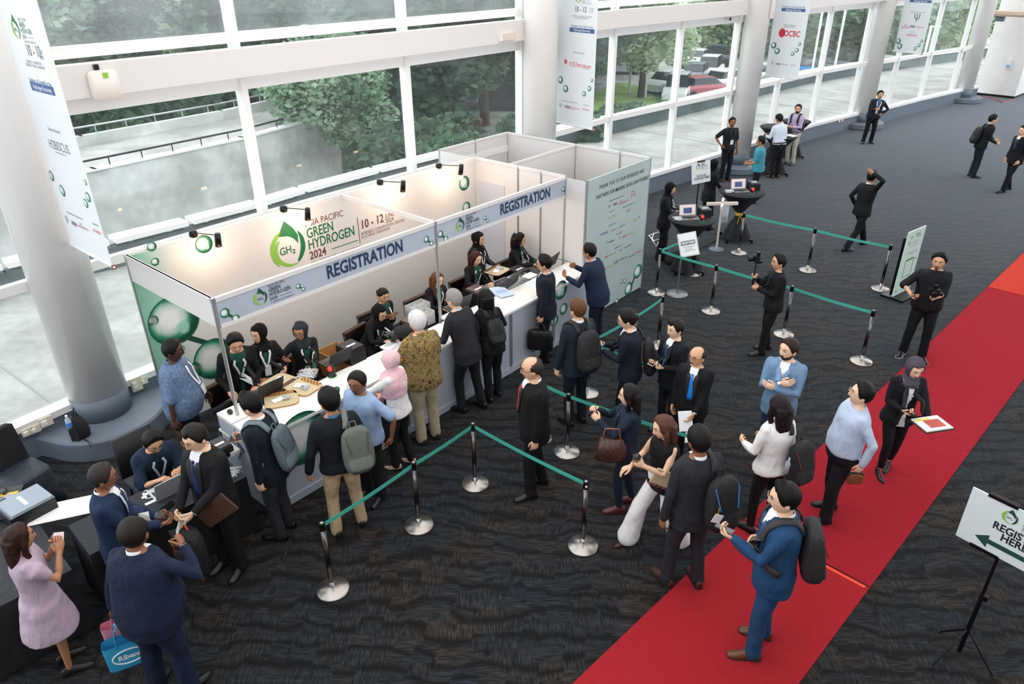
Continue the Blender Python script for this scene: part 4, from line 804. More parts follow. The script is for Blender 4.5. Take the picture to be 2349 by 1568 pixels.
banner('white banner with a red bank logo, beside the third column', (1755, 173), (1830, 182), 2.6, 6.6,
       [('t', 1820, 16, 'Catalysts of Growth for the', .07, pblue, .01), ('x', 1820, 23, .70, .075, pblue), ('tw', 1820, 23, 'Hydrogen Economy', .066), ('t', 1812, 60, 'Exclusive Financial\nInstitution Partner', .055, pblack), ('t', 1794, 77, '●', .30, pred), ('t', 1817, 78, 'OCBC', .20, pred, .02), ('b', 1775, 104, .08), ('b', 1783, 117, .08), ('b', 1834, 101, .045), ('b', 1828, 115, .055), ('b', 1818, 123, .055), ('t', 1772, 145, 'Ψ', .12, pgrey), ('t', 1785, 147, 'URBN', .07, pblack, .02), ('t', 1800, 148, 'SARAWAK', .05, pred), ('t', 1820, 150, 'BORNEO', .05, pgrey)])
banner('white banner with a bird-crest emblem, nearest the far wall', (2050, 117), (2113, 124), 2.6, 6.6,
       [('x', 2112, 3, .8, .08, pblue), ('tw', 2112, 3, 'Hydrogen Economy', .07), ('t', 2106, 28, 'An Event Hosted and Supported by', .045, pblack), ('t', 2103, 42, 'Ψ', .34, pgrey, .01), ('t', 2077, 61, 'THE\nSARAWAK', .08, pred), ('t', 2093, 61, 'URBN', .10, pblack, .02), ('t', 2112, 63, 'SARAWAK', .07, pred), ('t', 2093, 73, 'Organised by', .045, pblack), ('t', 2092, 81, 'BORNEO', .11, pred), ('b', 2061, 94, .09), ('b', 2064, 106, .09), ('b', 2114, 94, .05), ('b', 2108, 104, .06), ('b', 2099, 111, .06)])
# ---------------------------------------------------------------- outside
conc = mat('terrace_paving', '#a6a5a1', .8, kind='concrete', scale=6); concw = mat('ramp_concrete', '#d3d5d3', .8, kind='concrete', scale=3)
PP = [(-13, 8), (-9.66, 12.83), (-8.24, 14.12), (-7.11, 15.3), (-5.96, 16.6), (-5.21, 17.68), (-3.67, 19.53), (-.5, 22.9), (3.95, 26.85), (8.89, 31.9), (14.68, 37.6), (19.5, 41.2), (30, 48)]
g = G(); Q = [(-9.4, 3.2)]+WP[1:]+[(30, 40)]; Q2 = list(reversed(PP)); P = [(x, y) for x, y in Q]+[(x, y) for x, y in Q2]
vs = [(x, y, -.02) for x, y in P]; me = bpy.data.meshes.new('t'); g.add(vs, [tuple(range(len(P)))]); to = g.build('floor_terrace', conc); struct(to)
import bmesh
bm_ = bmesh.new(); bm_.from_mesh(to.data); bmesh.ops.triangulate(bm_, faces=bm_.faces[:]); bmesh.ops.recalc_face_normals(bm_, faces=bm_.faces[:]); bm_.to_mesh(to.data); bm_.free()
g = G()
for i in range(1, len(WP)-1):
    A = Vector((*WP[i], 0)); d = Vector((WP[i+1][1]-WP[i-1][1], -(WP[i+1][0]-WP[i-1][0]), 0)).normalized(); B = A-d*5.2
    c = (A+B)/2; g.box((c.x, c.y, -.015), (5.2, .03, .006), Matrix.Rotation(math.atan2(d.y, d.x), 4, 'Z'))
struct(g.build('trim_30', mat('paving_joint', '#8f918f', .9)))
pt = thing('parapet', 'low dark parapet with white coping along the terrace outside', 'parapet')
for i in range(len(PP)-1):
    seg_box(G(), PP[i], PP[i+1], -3.3, .42, .25, 0, ext=.02).build('parapet_wall', mat('parapet_dark', '#5d6a6c', .8, kind='concrete', scale=3), pt); seg_box(G(), PP[i], PP[i+1], .50, .60, .42, 0, ext=-.12).build('coping', whitem, pt)
    for k in (.25, .75): x, y = PP[i][0]*(1-k)+PP[i+1][0]*k, PP[i][1]*(1-k)+PP[i+1][1]*k; G().box((x, y, .46), (.06, .06, .1)).build('stub', whitem, pt)
struct(G().box((5, 60, -3.3), (260, 180, .2)).build('ground_1', mat('asphalt', '#bcbcba', .9, kind='concrete', scale=1.5)))
lawn = mat('lawn', '#8fa868', .95, kind='mottle', scale=.8, amt=.25)
def patch(name, pts, z, m, th=.08):
    g = G(); g.loft([np.array([(x, y, z) for x, y in pts]), np.array([(x, y, z+th) for x, y in pts])]); return g.build(name, m)
tag(patch('lawn_island', [tuple(at(*p, -3.2)[:2]) for p in ((1395, 295), (1500, 262), (1520, 240), (1480, 206), (1440, 192), (1400, 194), (1360, 220), (1340, 280))], -3.2, lawn), 'green lawn island with a young tree, seen between the second and third column', 'lawn')
tag(patch('lawn_verge', [tuple(at(*p, -3.2)[:2]) for p in ((1720, 275), (1760, 262), (1740, 240), (1700, 245))], -3.2, lawn), 'small grass corner outside right of the third column', 'lawn')
tag(patch('lawn_strip', [tuple(at(*p, -3.2)[:2]) for p in ((1900, 232), (2130, 192), (2230, 170), (2200, 130), (2130, 140), (1900, 205))], -3.2, lawn), 'long grass strip outside the far windows', 'lawn')
tag(patch('lawn_field', [(-60, 30), (-14, 60), (-14, 120), (-90, 120)], -3.1, lawn), 'distant lawn field beyond the left ramp', 'lawn')
tag(patch('dirt_path', [(-40, 62), (-16, 76), (-16, 80), (-42, 66)], -3.0, mat('red_earth', '#b08a6c', .9)), 'reddish earth path crossing the distant lawn', 'path')
# road ramp seen through the left windows
rp = thing('road_ramp', 'pale concrete road ramp with two rails outside the left windows', 'ramp')
A1, B1 = (-16.5, 13.5), (-7.0, 26.2); 
rp_ = [(-16.5, 13.2), (-11.5, 19.9), (-8.65, 23.7), (-6.2, 28.5)]; rq = [(-20.5, 15.5), (-13.48, 23.14), (-10.5, 27.2), (-7.5, 33)]
for i in range(3):
    seg_box(G(), rp_[i], rp_[i+1], -3.3, .5, .22, 0, ext=.1).build('near_wall', concw, rp); seg_box(G(), rp_[i], rp_[i+1], .5, .56, .3, 0, ext=.1).build('near_coping', whitem, rp)
    g = G(); a, b, c, d = rp_[i], rp_[i+1], rq[i+1], rq[i]; g.add([(p[0], p[1], z) for z in (.3, .44) for p in (a, b, c, d)], [(3, 2, 1, 0), (4, 5, 6, 7), (0, 1, 5, 4), (2, 3, 7, 6)]); g.build('deck', conc, rp)
    seg_box(G(), rq[i], rq[i+1], -3.3, .76, .2, 0, ext=.1).build('far_wall', concw, rp)
    for L_, z, m in ((rp_, .78, blackm), (rq, 1.0, alu)):
        A = V3(*L_[i], z); B = V3(*L_[i+1], z); G().tube([A, B], .03, 6).build('rail', m, rp, True)
        for k in np.linspace(.1, .9, 5): C = A*(1-k)+B*k; G().tube([C, C-V3(0, 0, .27)], .018, 5).build('rail_post', m, rp)
# trees
def leaves(N, rad, seed, size=.16, clumps=60):
    r = np.random.RandomState(seed); cc = r.normal(size=(clumps, 3)); cc /= np.linalg.norm(cc, axis=1)[:, None]; cc *= r.uniform(.45, 1, (clumps, 1))**.6; cc = cc*np.array(rad)
    idx = r.randint(0, clumps, N); d = r.normal(size=(N, 3)); d /= np.linalg.norm(d, axis=1)[:, None]; c = cc[idx]+d*(r.uniform(.3, 1, (N, 1))**.5)*np.array(rad)*.34
    a = r.normal(size=(N, 3)); a /= np.linalg.norm(a, axis=1)[:, None]; a[:, 2] *= .5; b = np.cross(a, r.normal(size=(N, 3))); b /= np.linalg.norm(b, axis=1)[:, None]
    s = size*r.uniform(.6, 1.3, (N, 1)); V = np.stack([c-a*s, c+b*s*.45, c+a*s, c-b*s*.45], 1).reshape(-1, 3)
    F = np.arange(4*N).reshape(-1, 4); me = bpy.data.meshes.new('crown'); me.from_pydata(V.tolist(), [], F.tolist()); return me
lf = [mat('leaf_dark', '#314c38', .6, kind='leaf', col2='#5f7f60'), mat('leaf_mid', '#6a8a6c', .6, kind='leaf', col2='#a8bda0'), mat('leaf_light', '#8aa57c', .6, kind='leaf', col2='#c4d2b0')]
LM = [leaves(15000, (2.6, 2.6, 2.3), 1), leaves(9000, (2.4, 2.4, 2.0), 2, .17), leaves(5000, (1.2, 1.2, .8), 3, .13, 24)]
CM = {}
def tree(x, y, z, k, sc, lab, var=0, tone=0, trunk=True, grp='trees outside the windows', szz=1.0, name='tree'):
    t = thing(name, lab, 'tree' if name == 'tree' else 'shrub', (x, y, z), (x*7) % 6, grp)
    hgt_ = k
    if trunk:
        g = G(); g.tube([(0, 0, 0), (.1, .05, hgt_*.4), (-.05, .1, hgt_*.8), (.1, 0, hgt_*1.1)], [.22*sc**.5, .16*sc**.5, .13*sc**.5, .06], 8)
        for q in range(4): a = q*1.7; g.tube([(0, .05, hgt_*.62), (math.cos(a)*1.0*sc, math.sin(a)*1.0*sc, hgt_*.95), (math.cos(a)*1.6*sc, math.sin(a)*1.6*sc, hgt_*1.25)], [.09, .06, .03], 6)
        g.build('trunk', mat('bark', '#54483c', .9, kind='mottle', scale=8, amt=.3), t, True)
    if (var, tone) not in CM:
        me = LM[var].copy(); me.materials.append(lf[tone]); CM[(var, tone)] = me
    o = bpy.data.objects.new('foliage', CM[(var, tone)]); COL.objects.link(o); o.parent = t; o.location = (0, 0, hgt_*1.15 if trunk else .3); o.scale = (sc, sc, sc*szz); o['kind'] = 'stuff'; return t
tree(-4.8, 33.5, -3.2, 5.8, 1.75, 'big dark leafy tree filling the middle left window', 0, 0); tree(-9.8, 38, -3.2, 6.2, 1.7, 'tall dense tree behind the leafy one, left of centre window', 0, 0)
tree(-6.2, 27.0, -3.2, 4.1, .85, 'pale-leaved tree overhanging the ramp end', 1, 1); tree(2.0, 37.5, -3.2, 5.8, 1.6, 'spreading tree left of the second column with gaps of light', 1, 0)
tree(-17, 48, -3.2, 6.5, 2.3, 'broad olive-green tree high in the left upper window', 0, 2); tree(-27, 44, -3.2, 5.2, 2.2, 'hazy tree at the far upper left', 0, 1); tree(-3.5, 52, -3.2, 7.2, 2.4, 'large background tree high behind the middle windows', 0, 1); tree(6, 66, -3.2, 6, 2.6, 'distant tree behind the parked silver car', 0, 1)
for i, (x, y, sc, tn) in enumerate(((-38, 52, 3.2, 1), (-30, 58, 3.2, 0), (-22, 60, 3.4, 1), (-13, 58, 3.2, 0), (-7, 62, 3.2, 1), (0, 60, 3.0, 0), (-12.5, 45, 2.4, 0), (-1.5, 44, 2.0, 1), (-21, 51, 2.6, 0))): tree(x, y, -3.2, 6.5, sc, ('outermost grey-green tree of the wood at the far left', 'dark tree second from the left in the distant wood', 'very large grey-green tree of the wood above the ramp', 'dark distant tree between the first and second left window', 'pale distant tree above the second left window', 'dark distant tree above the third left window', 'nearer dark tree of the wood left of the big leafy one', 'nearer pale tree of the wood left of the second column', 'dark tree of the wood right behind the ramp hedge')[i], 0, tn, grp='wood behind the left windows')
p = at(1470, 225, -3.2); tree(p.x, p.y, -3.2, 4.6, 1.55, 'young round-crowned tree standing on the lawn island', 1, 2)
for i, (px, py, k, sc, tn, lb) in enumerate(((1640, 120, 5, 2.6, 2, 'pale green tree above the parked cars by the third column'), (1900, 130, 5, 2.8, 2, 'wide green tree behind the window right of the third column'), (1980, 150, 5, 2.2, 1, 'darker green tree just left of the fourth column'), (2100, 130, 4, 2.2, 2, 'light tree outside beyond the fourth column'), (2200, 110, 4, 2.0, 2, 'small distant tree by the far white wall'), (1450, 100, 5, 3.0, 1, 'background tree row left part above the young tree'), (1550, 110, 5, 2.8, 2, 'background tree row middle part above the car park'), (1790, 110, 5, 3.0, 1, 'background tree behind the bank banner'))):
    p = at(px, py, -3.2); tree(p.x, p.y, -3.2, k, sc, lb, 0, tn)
for i, (px, py, sc, lb) in enumerate(((1425, 278, 1.0, 'leftmost clipped shrub below the lawn island'), (1450, 272, .8, 'middle clipped shrub below the lawn island'), (1487, 270, 1.0, 'rightmost clipped shrub near the mullion'))):
    p = at(px, py, -3.2); tree(p.x, p.y, -3.2, .5, sc, lb, 2, 1, False, 'shrubs below the lawn island', 1.1, 'shrub')
for i, (x, y, sc, lb) in enumerate(((-17.5, 27.5, 2.3, 'dark hedge bush left of the ramp view'), (-15.0, 31.5, 2.3, 'dark hedge bush in the middle beyond the far ramp rail'), (-12.2, 34.5, 2.2, 'dark hedge bush right beyond the far ramp rail'), (-1.0, 25.5, 1.4, 'broad-leaved bush under the middle window'), (1.8, 27.2, 1.5, 'broad-leaved bush left of the second column'), (-3.4, 24.2, 1.3, 'broad-leaved bush beside the ramp end'), (-9.5, 36.5, 1.9, 'dark bush behind the leafy ramp tree'))):
    tree(x, y, -1.2 if y > 27.3 else -.8, .8, sc*1.15, lb, 2, 0, False, 'bushes beyond the parapet', 1.3, 'shrub')
# lamp posts and signs outside
for px, py, h, lb in ((1443, 217, 3.2, 'thin white post on the lawn island'), (1480, 226, 1.6, 'short white post beside the young tree'), (1905, 205, 7, 'tall white lamp post outside, left of the fourth column'), (1855, 205, 6, 'tall white lamp post outside the bank banner window'), (2105, 190, 4, 'short lamp post outside past the fourth column'), (510, 235, 6, 'thin white pole above the ramp rail')):
    p = at(px, py, -3.2); t = thing('lamp_post', lb, 'post', p, 0, 'posts outside'); G().tube([(0, 0, 0), (0, 0, h)], .09, 8).build('pole', whitem, t, True)
    if h > 3.5: G().box((.3, 0, h), (.8, .16, .08)).build('lamp_arm', whitem, t)
# cars
carM = {}
def car(px, py, rz, col, lb, suv=0, L=4.2):
    p = at(px, py, -3.2); t = thing('car', lb, 'car', (p.x, p.y, -3.2), R_(rz), 'parked cars outside'); hh = 1.45+.3*suv; m = mat('car_'+col[1:], col, .25, .1); w = .86
    if suv not in carM:
        g = G(); prof = [(-2.05, .35, .62), (-2.1, .55, .85), (-1.9, .95, 1.0), (-.9, 1.0+.06*suv, 1.03), (.9, .98, 1.03), (1.6, .88+.1*suv, .98), (2.05, .7, .9), (2.1, .4, .7)]
        g.loft([np.array([(x, -w*k, .28), (x, -w*k, zt*.8), (x, -w*k*.92, zt), (x, w*k*.92, zt), (x, w*k, zt*.8), (x, w*k, .28)]) for x, zt, k in prof]); b = g.build('body', m, t, False)
        g = G(); g.loft([np.array([(x, -w*k, .92), (x+sx, -w*k*.82, z), (x+sx, w*k*.82, z), (x, w*k, .92)]) for x, sx, z, k in ((-1.75, .35, 1.0, .9), (-1.3, .2, hh-.03, .95), (-.2, 0, hh, .96), (.55, -.1, hh-.04, .95), (1.15, -.1, 1.02, .93))]); c = g.build('windows', mat('car_glass', '#2a3238', .08), t)
        g = G(); g.loft([np.array([(x, -w*k*.80, z-.0), (x, -w*k*.74, z+.05), (x, w*k*.74, z+.05), (x, w*k*.80, z)]) for x, z, k in ((-1.2, hh-.06, .95), (-.2, hh-.02, .97), (.5, hh-.07, .95))]); r = g.build('roof', m, t)
        ws = []
        for q in (-1, 1):
            for x in (-1.3, 1.3): g = G(); g.lathe([(.001, -.1), (.2, -.1), (.33, -.09), (.33, .09), (.2, .1), (.001, .1)], (0, 0, 0), 14, 0, Matrix.Rotation(R_(90), 4, 'X')); o = g.build('wheel', mat('tyre', '#1d1f21', .7), t, True); o.location = (x, q*.8, .33)
        g = G()
        for q in (-1, 1): g.box((2.03, q*.6, .62), (.12, .35, .14))
        g.build('headlight', mat('lamp_glass', '#dfe6ea', .1), t); carM[suv] = t
    else:
        for ch in carM[suv].children:
            c = ch.copy(); COL.objects.link(c); c.parent = t
            if ch.name.split('.')[0] in ('body', 'roof'): me = ch.data.copy(); me.materials.clear(); me.materials.append(m); c.data = me
    return t
for a in ((1528, 210, 225, '#eceeee', 'white low sports car left of the mullion, nose toward the building'), (1553, 228, 250, '#d9dcdd', 'silver-white hatchback right behind the mullion', 1), (1610, 224, 20, '#b06068', 'red saloon seen from behind in the car park'), (1625, 180, 245, '#f0f1f0', 'white double-cab vehicle behind the red saloon', 1), (1592, 190, 245, '#7f8890', 'grey hatchback between the white sports car and white cab'), (1662, 206, 40, '#e6e8e8', 'white car right of the red saloon, partly behind the column'), (1632, 150, 160, '#4b5660', 'dark blue estate car at the back of the car park', 1), (1598, 153, 240, '#eceeee', 'white car beside the dark blue estate'), (1418, 168, 175, '#c3c9cd', 'silver saloon at the left edge of the banner window'), (1172, 250, 170, '#2b3138', 'black car left of the second column', 1), (1836, 203, 190, '#3f8ac6', 'bright blue car under the bank banner'), (1775, 222, 190, '#8b9399', 'grey car left of the bright blue one'), (1757, 192, 190, '#d4d8da', 'pale silver car behind the grey one'), (1880, 208, 20, '#e4e7e8', 'white car right of the blue car'), (1925, 186, 10, '#59636b', 'dark grey car near the fourth column'), (1945, 205, 10, '#b9c0c4', 'silver car close to the fourth column'), (2060, 185, 10, '#cdd2d4', 'silver car seen past the crest banner'), (2030, 170, 10, '#dfe2e3', 'pale car behind the crest banner'), (1860, 175, 200, '#39434b', 'dark car behind the bright blue one')): car(*a)
# ---------------------------------------------------------------- queue stanchions
SH = .887; green = mat('belt_green', '#43ad9b', .6)
ST = {}
def stanchion(k, px, py, lab, belts=()):
    p = at(px, py); t = thing('stanchion', lab, 'stanchion', (p.x, p.y, 0), 0, 'belt stanchions of the queue'); ST[k] = (t, p)
    if 0 in carM_st:
        for ch in carM_st[0].children: c = ch.copy(); COL.objects.link(c); c.parent = t
    else:
        G().lathe([(.001, 0), (.165, 0), (.168, .012), (.158, .022), (.07, .045), (.035, .06), (.001, .06)], n=36).build('base', steel, t, True); G().lathe([(.036, .045), (.036, .06), (.027, .066), (.027, .12), (.0265, .12)], n=20).build('collar', steel, t, True)
        G().lathe([(.0265, .05), (.0265, SH-.09)], n=20).build('pole', mat('dark_chrome', '#6f6a66', .25, 1.0), t, True); G().lathe([(.03, SH-.095), (.031, SH-.01), (.028, SH-.004), (.001, SH)], n=20).build('head', blackm, t, True); G().lathe([(.02, SH-.001), (.02, SH+.003), (.001, SH+.004)], n=16).build('cap', steel, t, True); carM_st[0] = t
def belt(a, b, k=1.0):
    t, p = ST[a]; q = ST[b][1] if b in ST else at(*b, SH-.05); v = Vector((q.x-p.x, q.y-p.y, 0)); g = G(); n = 10; Vs = []; Fs = []; d = v.normalized(); w = Vector((-d.y, d.x, 0))*.0012
    for i in range(n+1):
        u_ = i/n; s = -.03*math.sin(math.pi*u_)*v.length*.4; c = d*.03+(v-d*.06)*u_
        for z in (SH-.018, SH-.066):
            for sg in (-1, 1): Vs.append((c.x+w.x*sg, c.y+w.y*sg, z+s))
    for i in range(n): a_ = 4*i; b_ = a_+4; Fs += [(a_, a_+2, b_+2, b_), (a_+1, b_+1, b_+3, a_+3), (a_, b_, b_+1, a_+1), (a_+2, a_+3, b_+3, b_+2)]
    g.add(Vs, Fs); g.build('belt', green, t)
carM_st = {}
for a in (('1', 764, 1352, 'nearest stanchion at the lower left, its belt rising to the right'), ('2', 961, 1205, 'second stanchion from the lower left, behind the man in beige trousers'), ('3', 1090, 1110, 'stanchion at the corner where two belts meet in front of the counter'), ('4', 1337, 1252, 'stanchion in the middle foreground with a small label, end of the front belt'), ('5', 1300, 1037, 'stanchion right of the bald man, behind the front belt'), ('6', 1566, 1001, 'stanchion base half hidden behind the two waiting men in ties'), ('7', 1975, 829, 'stanchion with a red reflection nearest the red carpet'), ('8', 1797, 767, 'stanchion right behind the man filming with a gimbal'), ('9', 1630, 714, 'stanchion left of the gimbal man at mid belt'), ('10', 1505, 672, 'stanchion at the corner beside the sponsors board'), ('11', 1509, 793, 'stanchion behind the young man with the phone'), ('12', 1852, 620, 'stanchion in the middle of the back belt'), ('13', 2019, 663, 'stanchion beside the white standing sign'), ('14', 1694, 580, 'stanchion in front of the rear kiosk table'), ('15', 1589, 628, 'stanchion right of the framed notice, by the front kiosk table'), ('16', 1450, 838, 'stanchion top showing behind the man with the shoulder bag'), ('17', 1347, 902, 'stanchion whose base shows between the legs of the brown-haired backpacker'), ('18', 1606, 1150, 'stanchion hidden behind the man in the charcoal suit'), ('19', 1238, 1005, 'stanchion hidden behind the bald man')): stanchion(*a)
for a, b in (('1', '2'), ('2', '3'), ('3', '4'), ('5', '18'), ('5', '19'), ('7', '8'), ('8', '9'), ('9', '10'), ('10', '15'), ('11', '16'), ('16', '17'), ('17', '6'), ('12', '14'), ('12', '13')): belt(a, b)
G().box((0, -.029, SH-.05), (.02, .004, .03)).build('label_tag', pwhite, ST['4'][0])
# ---------------------------------------------------------------- furniture
cloth = mat('black_cloth', '#16171b', .8, kind='cloth'); gcloth = mat('table_cloth_grey', '#25282e', .8, kind='cloth'); leather = mat('black_leather', '#15110f', .35)
def laptop(M, lb, scr=False, ang=110, col='#2a2b2f'):
    t = prop_at('laptop', lb, 'laptop', M, 'laptops'); m = mat('laptop_'+col[1:], col, .4, .3); G().box((0, 0, .009), (.34, .23, .018)).build('base', m, t); g = G()
    for r in range(5):
        for c in range(12): g.box((-.139+c*.0253, .065-r*.024, .0195), (.021, .019, .003))
    k = g.build('keys', blackp, t); k['kind'] = 'stuff'; G().box((0, -.075, .0185), (.1, .06, .001)).build('touchpad', mat('touchpad', '#3a3b40', .4), t)
    a = R_(ang-90); Mh = Matrix.Translation((0, .115, .018))@Matrix.Rotation(-a, 4, 'X'); G().box((0, 0, .11), (.34, .008, .22)).build('lid', m, t, False, Mh); G().box((0, -.0045, .115), (.315, .001, .19)).build('screen', mat('screen_lit' if scr else 'screen_off', '#b9a9a4' if scr else '#0a0b0d', .2, emit=.6 if scr else 0), t, False, Mh)
    if scr: G().box((0, -.0052, .10), (.17, .001, .11)).build('window_print', mat('screen_blue', '#27406e', .3, emit=.4), t, False, Mh)
    return t
def printer(M, lb, w=.20, d=.26, h=.16, c='#1d1d20', lid='#4a3f3d'):
    t = prop_at('label_printer', lb, 'printer', M, 'badge printers'); G().box((0, 0, h*.42), (w, d, h*.84)).build('housing', mat('printer_'+c[1:], c, .45), t); G().box((0, .01, h*.92), (w, d*.96, h*.16), taper=.95).build('lid', mat('lid_'+lid[1:], lid, .4), t); G().box((0, -.01, h*1.005), (w*.55, .035, .004)).build('paper_slot', pwhite, t); G().box((0, -d/2-.001, h*.3), (w*.7, .004, .03)).build('slot', blackp, t); return t
def scanner(M, lb, red=True):
    t = prop_at('barcode_scanner', lb, 'scanner', M, 'barcode scanners'); G().lathe([(.001, 0), (.055, 0), (.055, .012), (.04, .02), (.03, .07), (.001, .07)], n=20).build('stand', blackp, t, True); G().lathe([(.03, .002), (.057, .002), (.057, .006), (.03, .006)], n=20).build('light_ring', mat('ring_green', '#1fae62', .4, emit=.6), t)
    g = G(); g.lathe([(.001, -.025), (.045, -.025), (.05, 0), (.045, .03), (.001, .03)], (0, 0, .11), 18, 0, Matrix.Rotation(R_(75), 4, 'X')); g.build('head', blackp, t, True); g = G(); g.lathe([(.001, .029), (.034, .029), (.034, .033), (.001, .033)], (0, 0, .11), 18, 0, Matrix.Rotation(R_(75), 4, 'X')); g.build('lens', mat('lens_red' if red else 'lens_dark', '#d8281e' if red else '#141416', .2, emit=1.2 if red else 0), t, True); return t
def paper(M, lb, n=1, w=.21, h=.30, col='#e9e9e6', cat='paper', th=.002, name='paper_sheet', grp=None, pr=None):
    t = prop_at(name, lb, cat, M, grp); G().box((0, 0, n*th/2+.001), (w, h, n*th)).build('sheets', mat('paper_'+col[1:], col, .6), t)
    if pr: G().box((0, h*.12, n*th+.002), (w*.7, h*.35, .001)).build('print_block', mat('print_'+pr[1:], pr, .6), t)
    return t
def cocktail(px, py, lb, r=.45, ribbon_=True, h=1.1, items=True):
    p = at(px, py, h); t = thing('cocktail_table', lb, 'table', (p.x, p.y, 0), 0, 'round high tables with black covers'); G().lathe([(.001, h-.03), (r, h-.03), (r+.005, h-.01), (r, h), (.001, h)], n=36).build('tabletop', cloth, t, True)
    an_ = np.linspace(0, 2*math.pi, 48, endpoint=False); rs = []
    for z, rr, wv in ((h-.02, r+.006, 0), (h-.15, r*.72, .02), (h-.30, r*.42, .05), (h-.45, .09, .08), (h-.52, .075, .1), (h-.62, .10, .12), (.55*h*.6, .17, .14), (.04, .30, .16)): k = 1+wv*np.cos(an_*8); rs.append(np.stack([rr*k*np.cos(an_), rr*k*np.sin(an_), np.full(48, z)], 1))
    g = G(); g.loft(rs, cap=False); g.build('skirt', cloth, t, True)
    if ribbon_:
        G().lathe([(.085, h-.52), (.095, h-.49), (.085, h-.46)], n=16).build('gold_sash', mat('gold_ribbon', '#c9a23c', .5), t, True); g = G()
        for q in (-1, 1): g.ell((q*.05, -.10, h-.50), (.06, .02, .035), 8, 6); g.tube([(q*.01, -.10, h-.52), (q*.05, -.12, h-.70)], [.02, .025], 6, 0, (1, .3))
        g.build('gold_bow', mat('gold_ribbon', '#c9a23c', .5), t, True)
    g = G(); M4 = Matrix.Identity(4)
    for q in range(4):
        a = R_(45+90*q); g.box((math.cos(a)*.2, math.sin(a)*.2, .07), (.42, .04, .03), Matrix.Rotation(a, 4, 'Z')); g.lathe([(.001, -.015), (.03, -.015), (.03, .015), (.001, .015)], (math.cos(a)*.39, math.sin(a)*.39, .03), 10, 0, Matrix.Rotation(R_(90), 4, 'X'))
    g.build('castor_base', blackm, t); return p
def at_M(px, py, z, rz): p = at(px, py, z); return Matrix.Translation(p)@Matrix.Rotation(R_(rz), 4, 'Z')
k1 = cocktail(1587, 500, 'front kiosk table with laptop, nearest the sponsors board'); k2 = cocktail(1703, 438, 'rear kiosk table with laptop, behind the lanyard stand', .48)
for n_, (p, a) in enumerate(((k1, ('front', 0)), (k2, ('rear', 1)))):
    T_ = lambda x, y, r: Matrix.Translation((p.x+x, p.y+y, 1.101))@Matrix.Rotation(R_(r), 4, 'Z')
    w_ = a[0]; laptop(T_(-.05, -.02, 8), 'open laptop with lit screen on the %s kiosk table' % w_, True, 105, '#8d8f93'); printer(T_(.27, .14, 8), 'black badge printer on the %s kiosk table' % w_, c='#141416', lid='#2b2b2e'); scanner(T_(.12, -.26, 20), 'scanner glowing red on the %s kiosk table' % w_); 
    g = G(); rr = np.random.RandomState(n_)
    for i in range(14): q = rr.uniform(-.09, .09, (4, 2)); g.tube([(x, y, .012+.01*(i % 3)) for x, y in q], .008, 5)
    tag(g.build('lanyard_pile', mat('lanyard_grey', '#c9cbd0', .6), None, True, T_(-.30, -.08, 0)), 'tangle of white lanyards on the %s kiosk table' % w_, 'lanyards', None, 'stuff')
cocktail(1790, 311, 'near one of the three far high tables, under the backpack of papers', .45, False); cocktail(1780, 290, 'far high table against the window, left one', .45, False); cocktail(1828, 277, 'far high table behind the bearded man in lilac', .42, False)
t = thing('headphones', 'black headphones on the near far table', 'headphones', at(1822, 305, 1.12), 0); g = G(); g.tube([(.07*math.cos(a), .07*math.sin(a), .02) for a in np.linspace(0, math.pi, 10)], .012, 6); g.build('headband', blackp, t, True)
for q in (-1, 1): G().ell((q*.07, -.01, .02), (.025, .035, .035)).build('ear_cup', blackp, t, True)
paper(at_M(1815, 311, 1.102, 30), 'white papers on the near far table', 3)
# black box bag on far table
t = thing('equipment_bag', 'black equipment bag on the near far table', 'bag', at(1800, 303, 1.101), R_(10)); G().box((0, 0, .06), (.34, .2, .12), taper=.9).build('bag_body', cloth, t); G().tube([(-.1, 0, .12), (0, 0, .17), (.1, 0, .12)], .01, 6).build('handle', blackp, t)
# lanyard stand (cross top), round grey stand with framed notice, self-kiosk sign, roll-up sign, register sign
p = at(1643, 572); t = thing('lanyard_stand', 'white cross-topped stand hung with lanyards between the kiosk tables', 'stand', p, R_(10)); wood = mat('cream_wood', '#ddd3c8', .5)
G().lathe([(.001, 0), (.16, 0), (.16, .015), (.001, .02)], n=28).build('base', grey, t, True); G().tube([(0, 0, .01), (0, 0, 1.02)], .022, 10).build('pole', wood, t, True)
for r in (-8, 62): G().box((0, 0, 1.02), (.66, .05, .06), Matrix.Rotation(R_(r), 4, 'Z')).build('arm', wood, t)
for i in range(12): x = -.02+.012*i; G().tube([(x, -.02, 1.0), (x+.02, -.05, .80-.02*(i % 4)), (x+.03, -.03, .66-.03*(i % 3)), (x+.05, -.01, .98)], .006, 4).build('lanyard', mat('lanyard_grey', '#c9cbd0', .6), t)
p = at(1553, 674); t = thing('notice_stand', 'round grey stand holding a framed tech talk notice', 'stand', p, R_(-8)); G().lathe([(.001, 0), (.20, 0), (.20, .012), (.02, .03), (.001, .03)], n=32).build('base', mat('grey_metal', '#85898d', .4, .6), t, True); G().tube([(0, 0, .02), (0, 0, .78)], .014, 10).build('pole', mat('grey_metal', '#85898d', .4, .6), t, True)
Mn = Matrix.Translation((.10, -.03, 1.0))@Matrix.Rotation(R_(-14), 4, 'Y')@Matrix.Rotation(R_(48), 4, 'X'); fr = G().box((0, 0, 0), (.34, .46, .012)).build('frame', mat('frame_silver', '#a8abad', .35, .4), t); fr.matrix_local = Mn; G().box((0, 0, .008), (.30, .42, .003)).build('notice', mat('notice_paper', '#d8dadb', .6), t).matrix_local = Mn; G().box((0, .03, .0105), (.26, .085, .001)).build('grey_band', pgrey, t).matrix_local = Mn
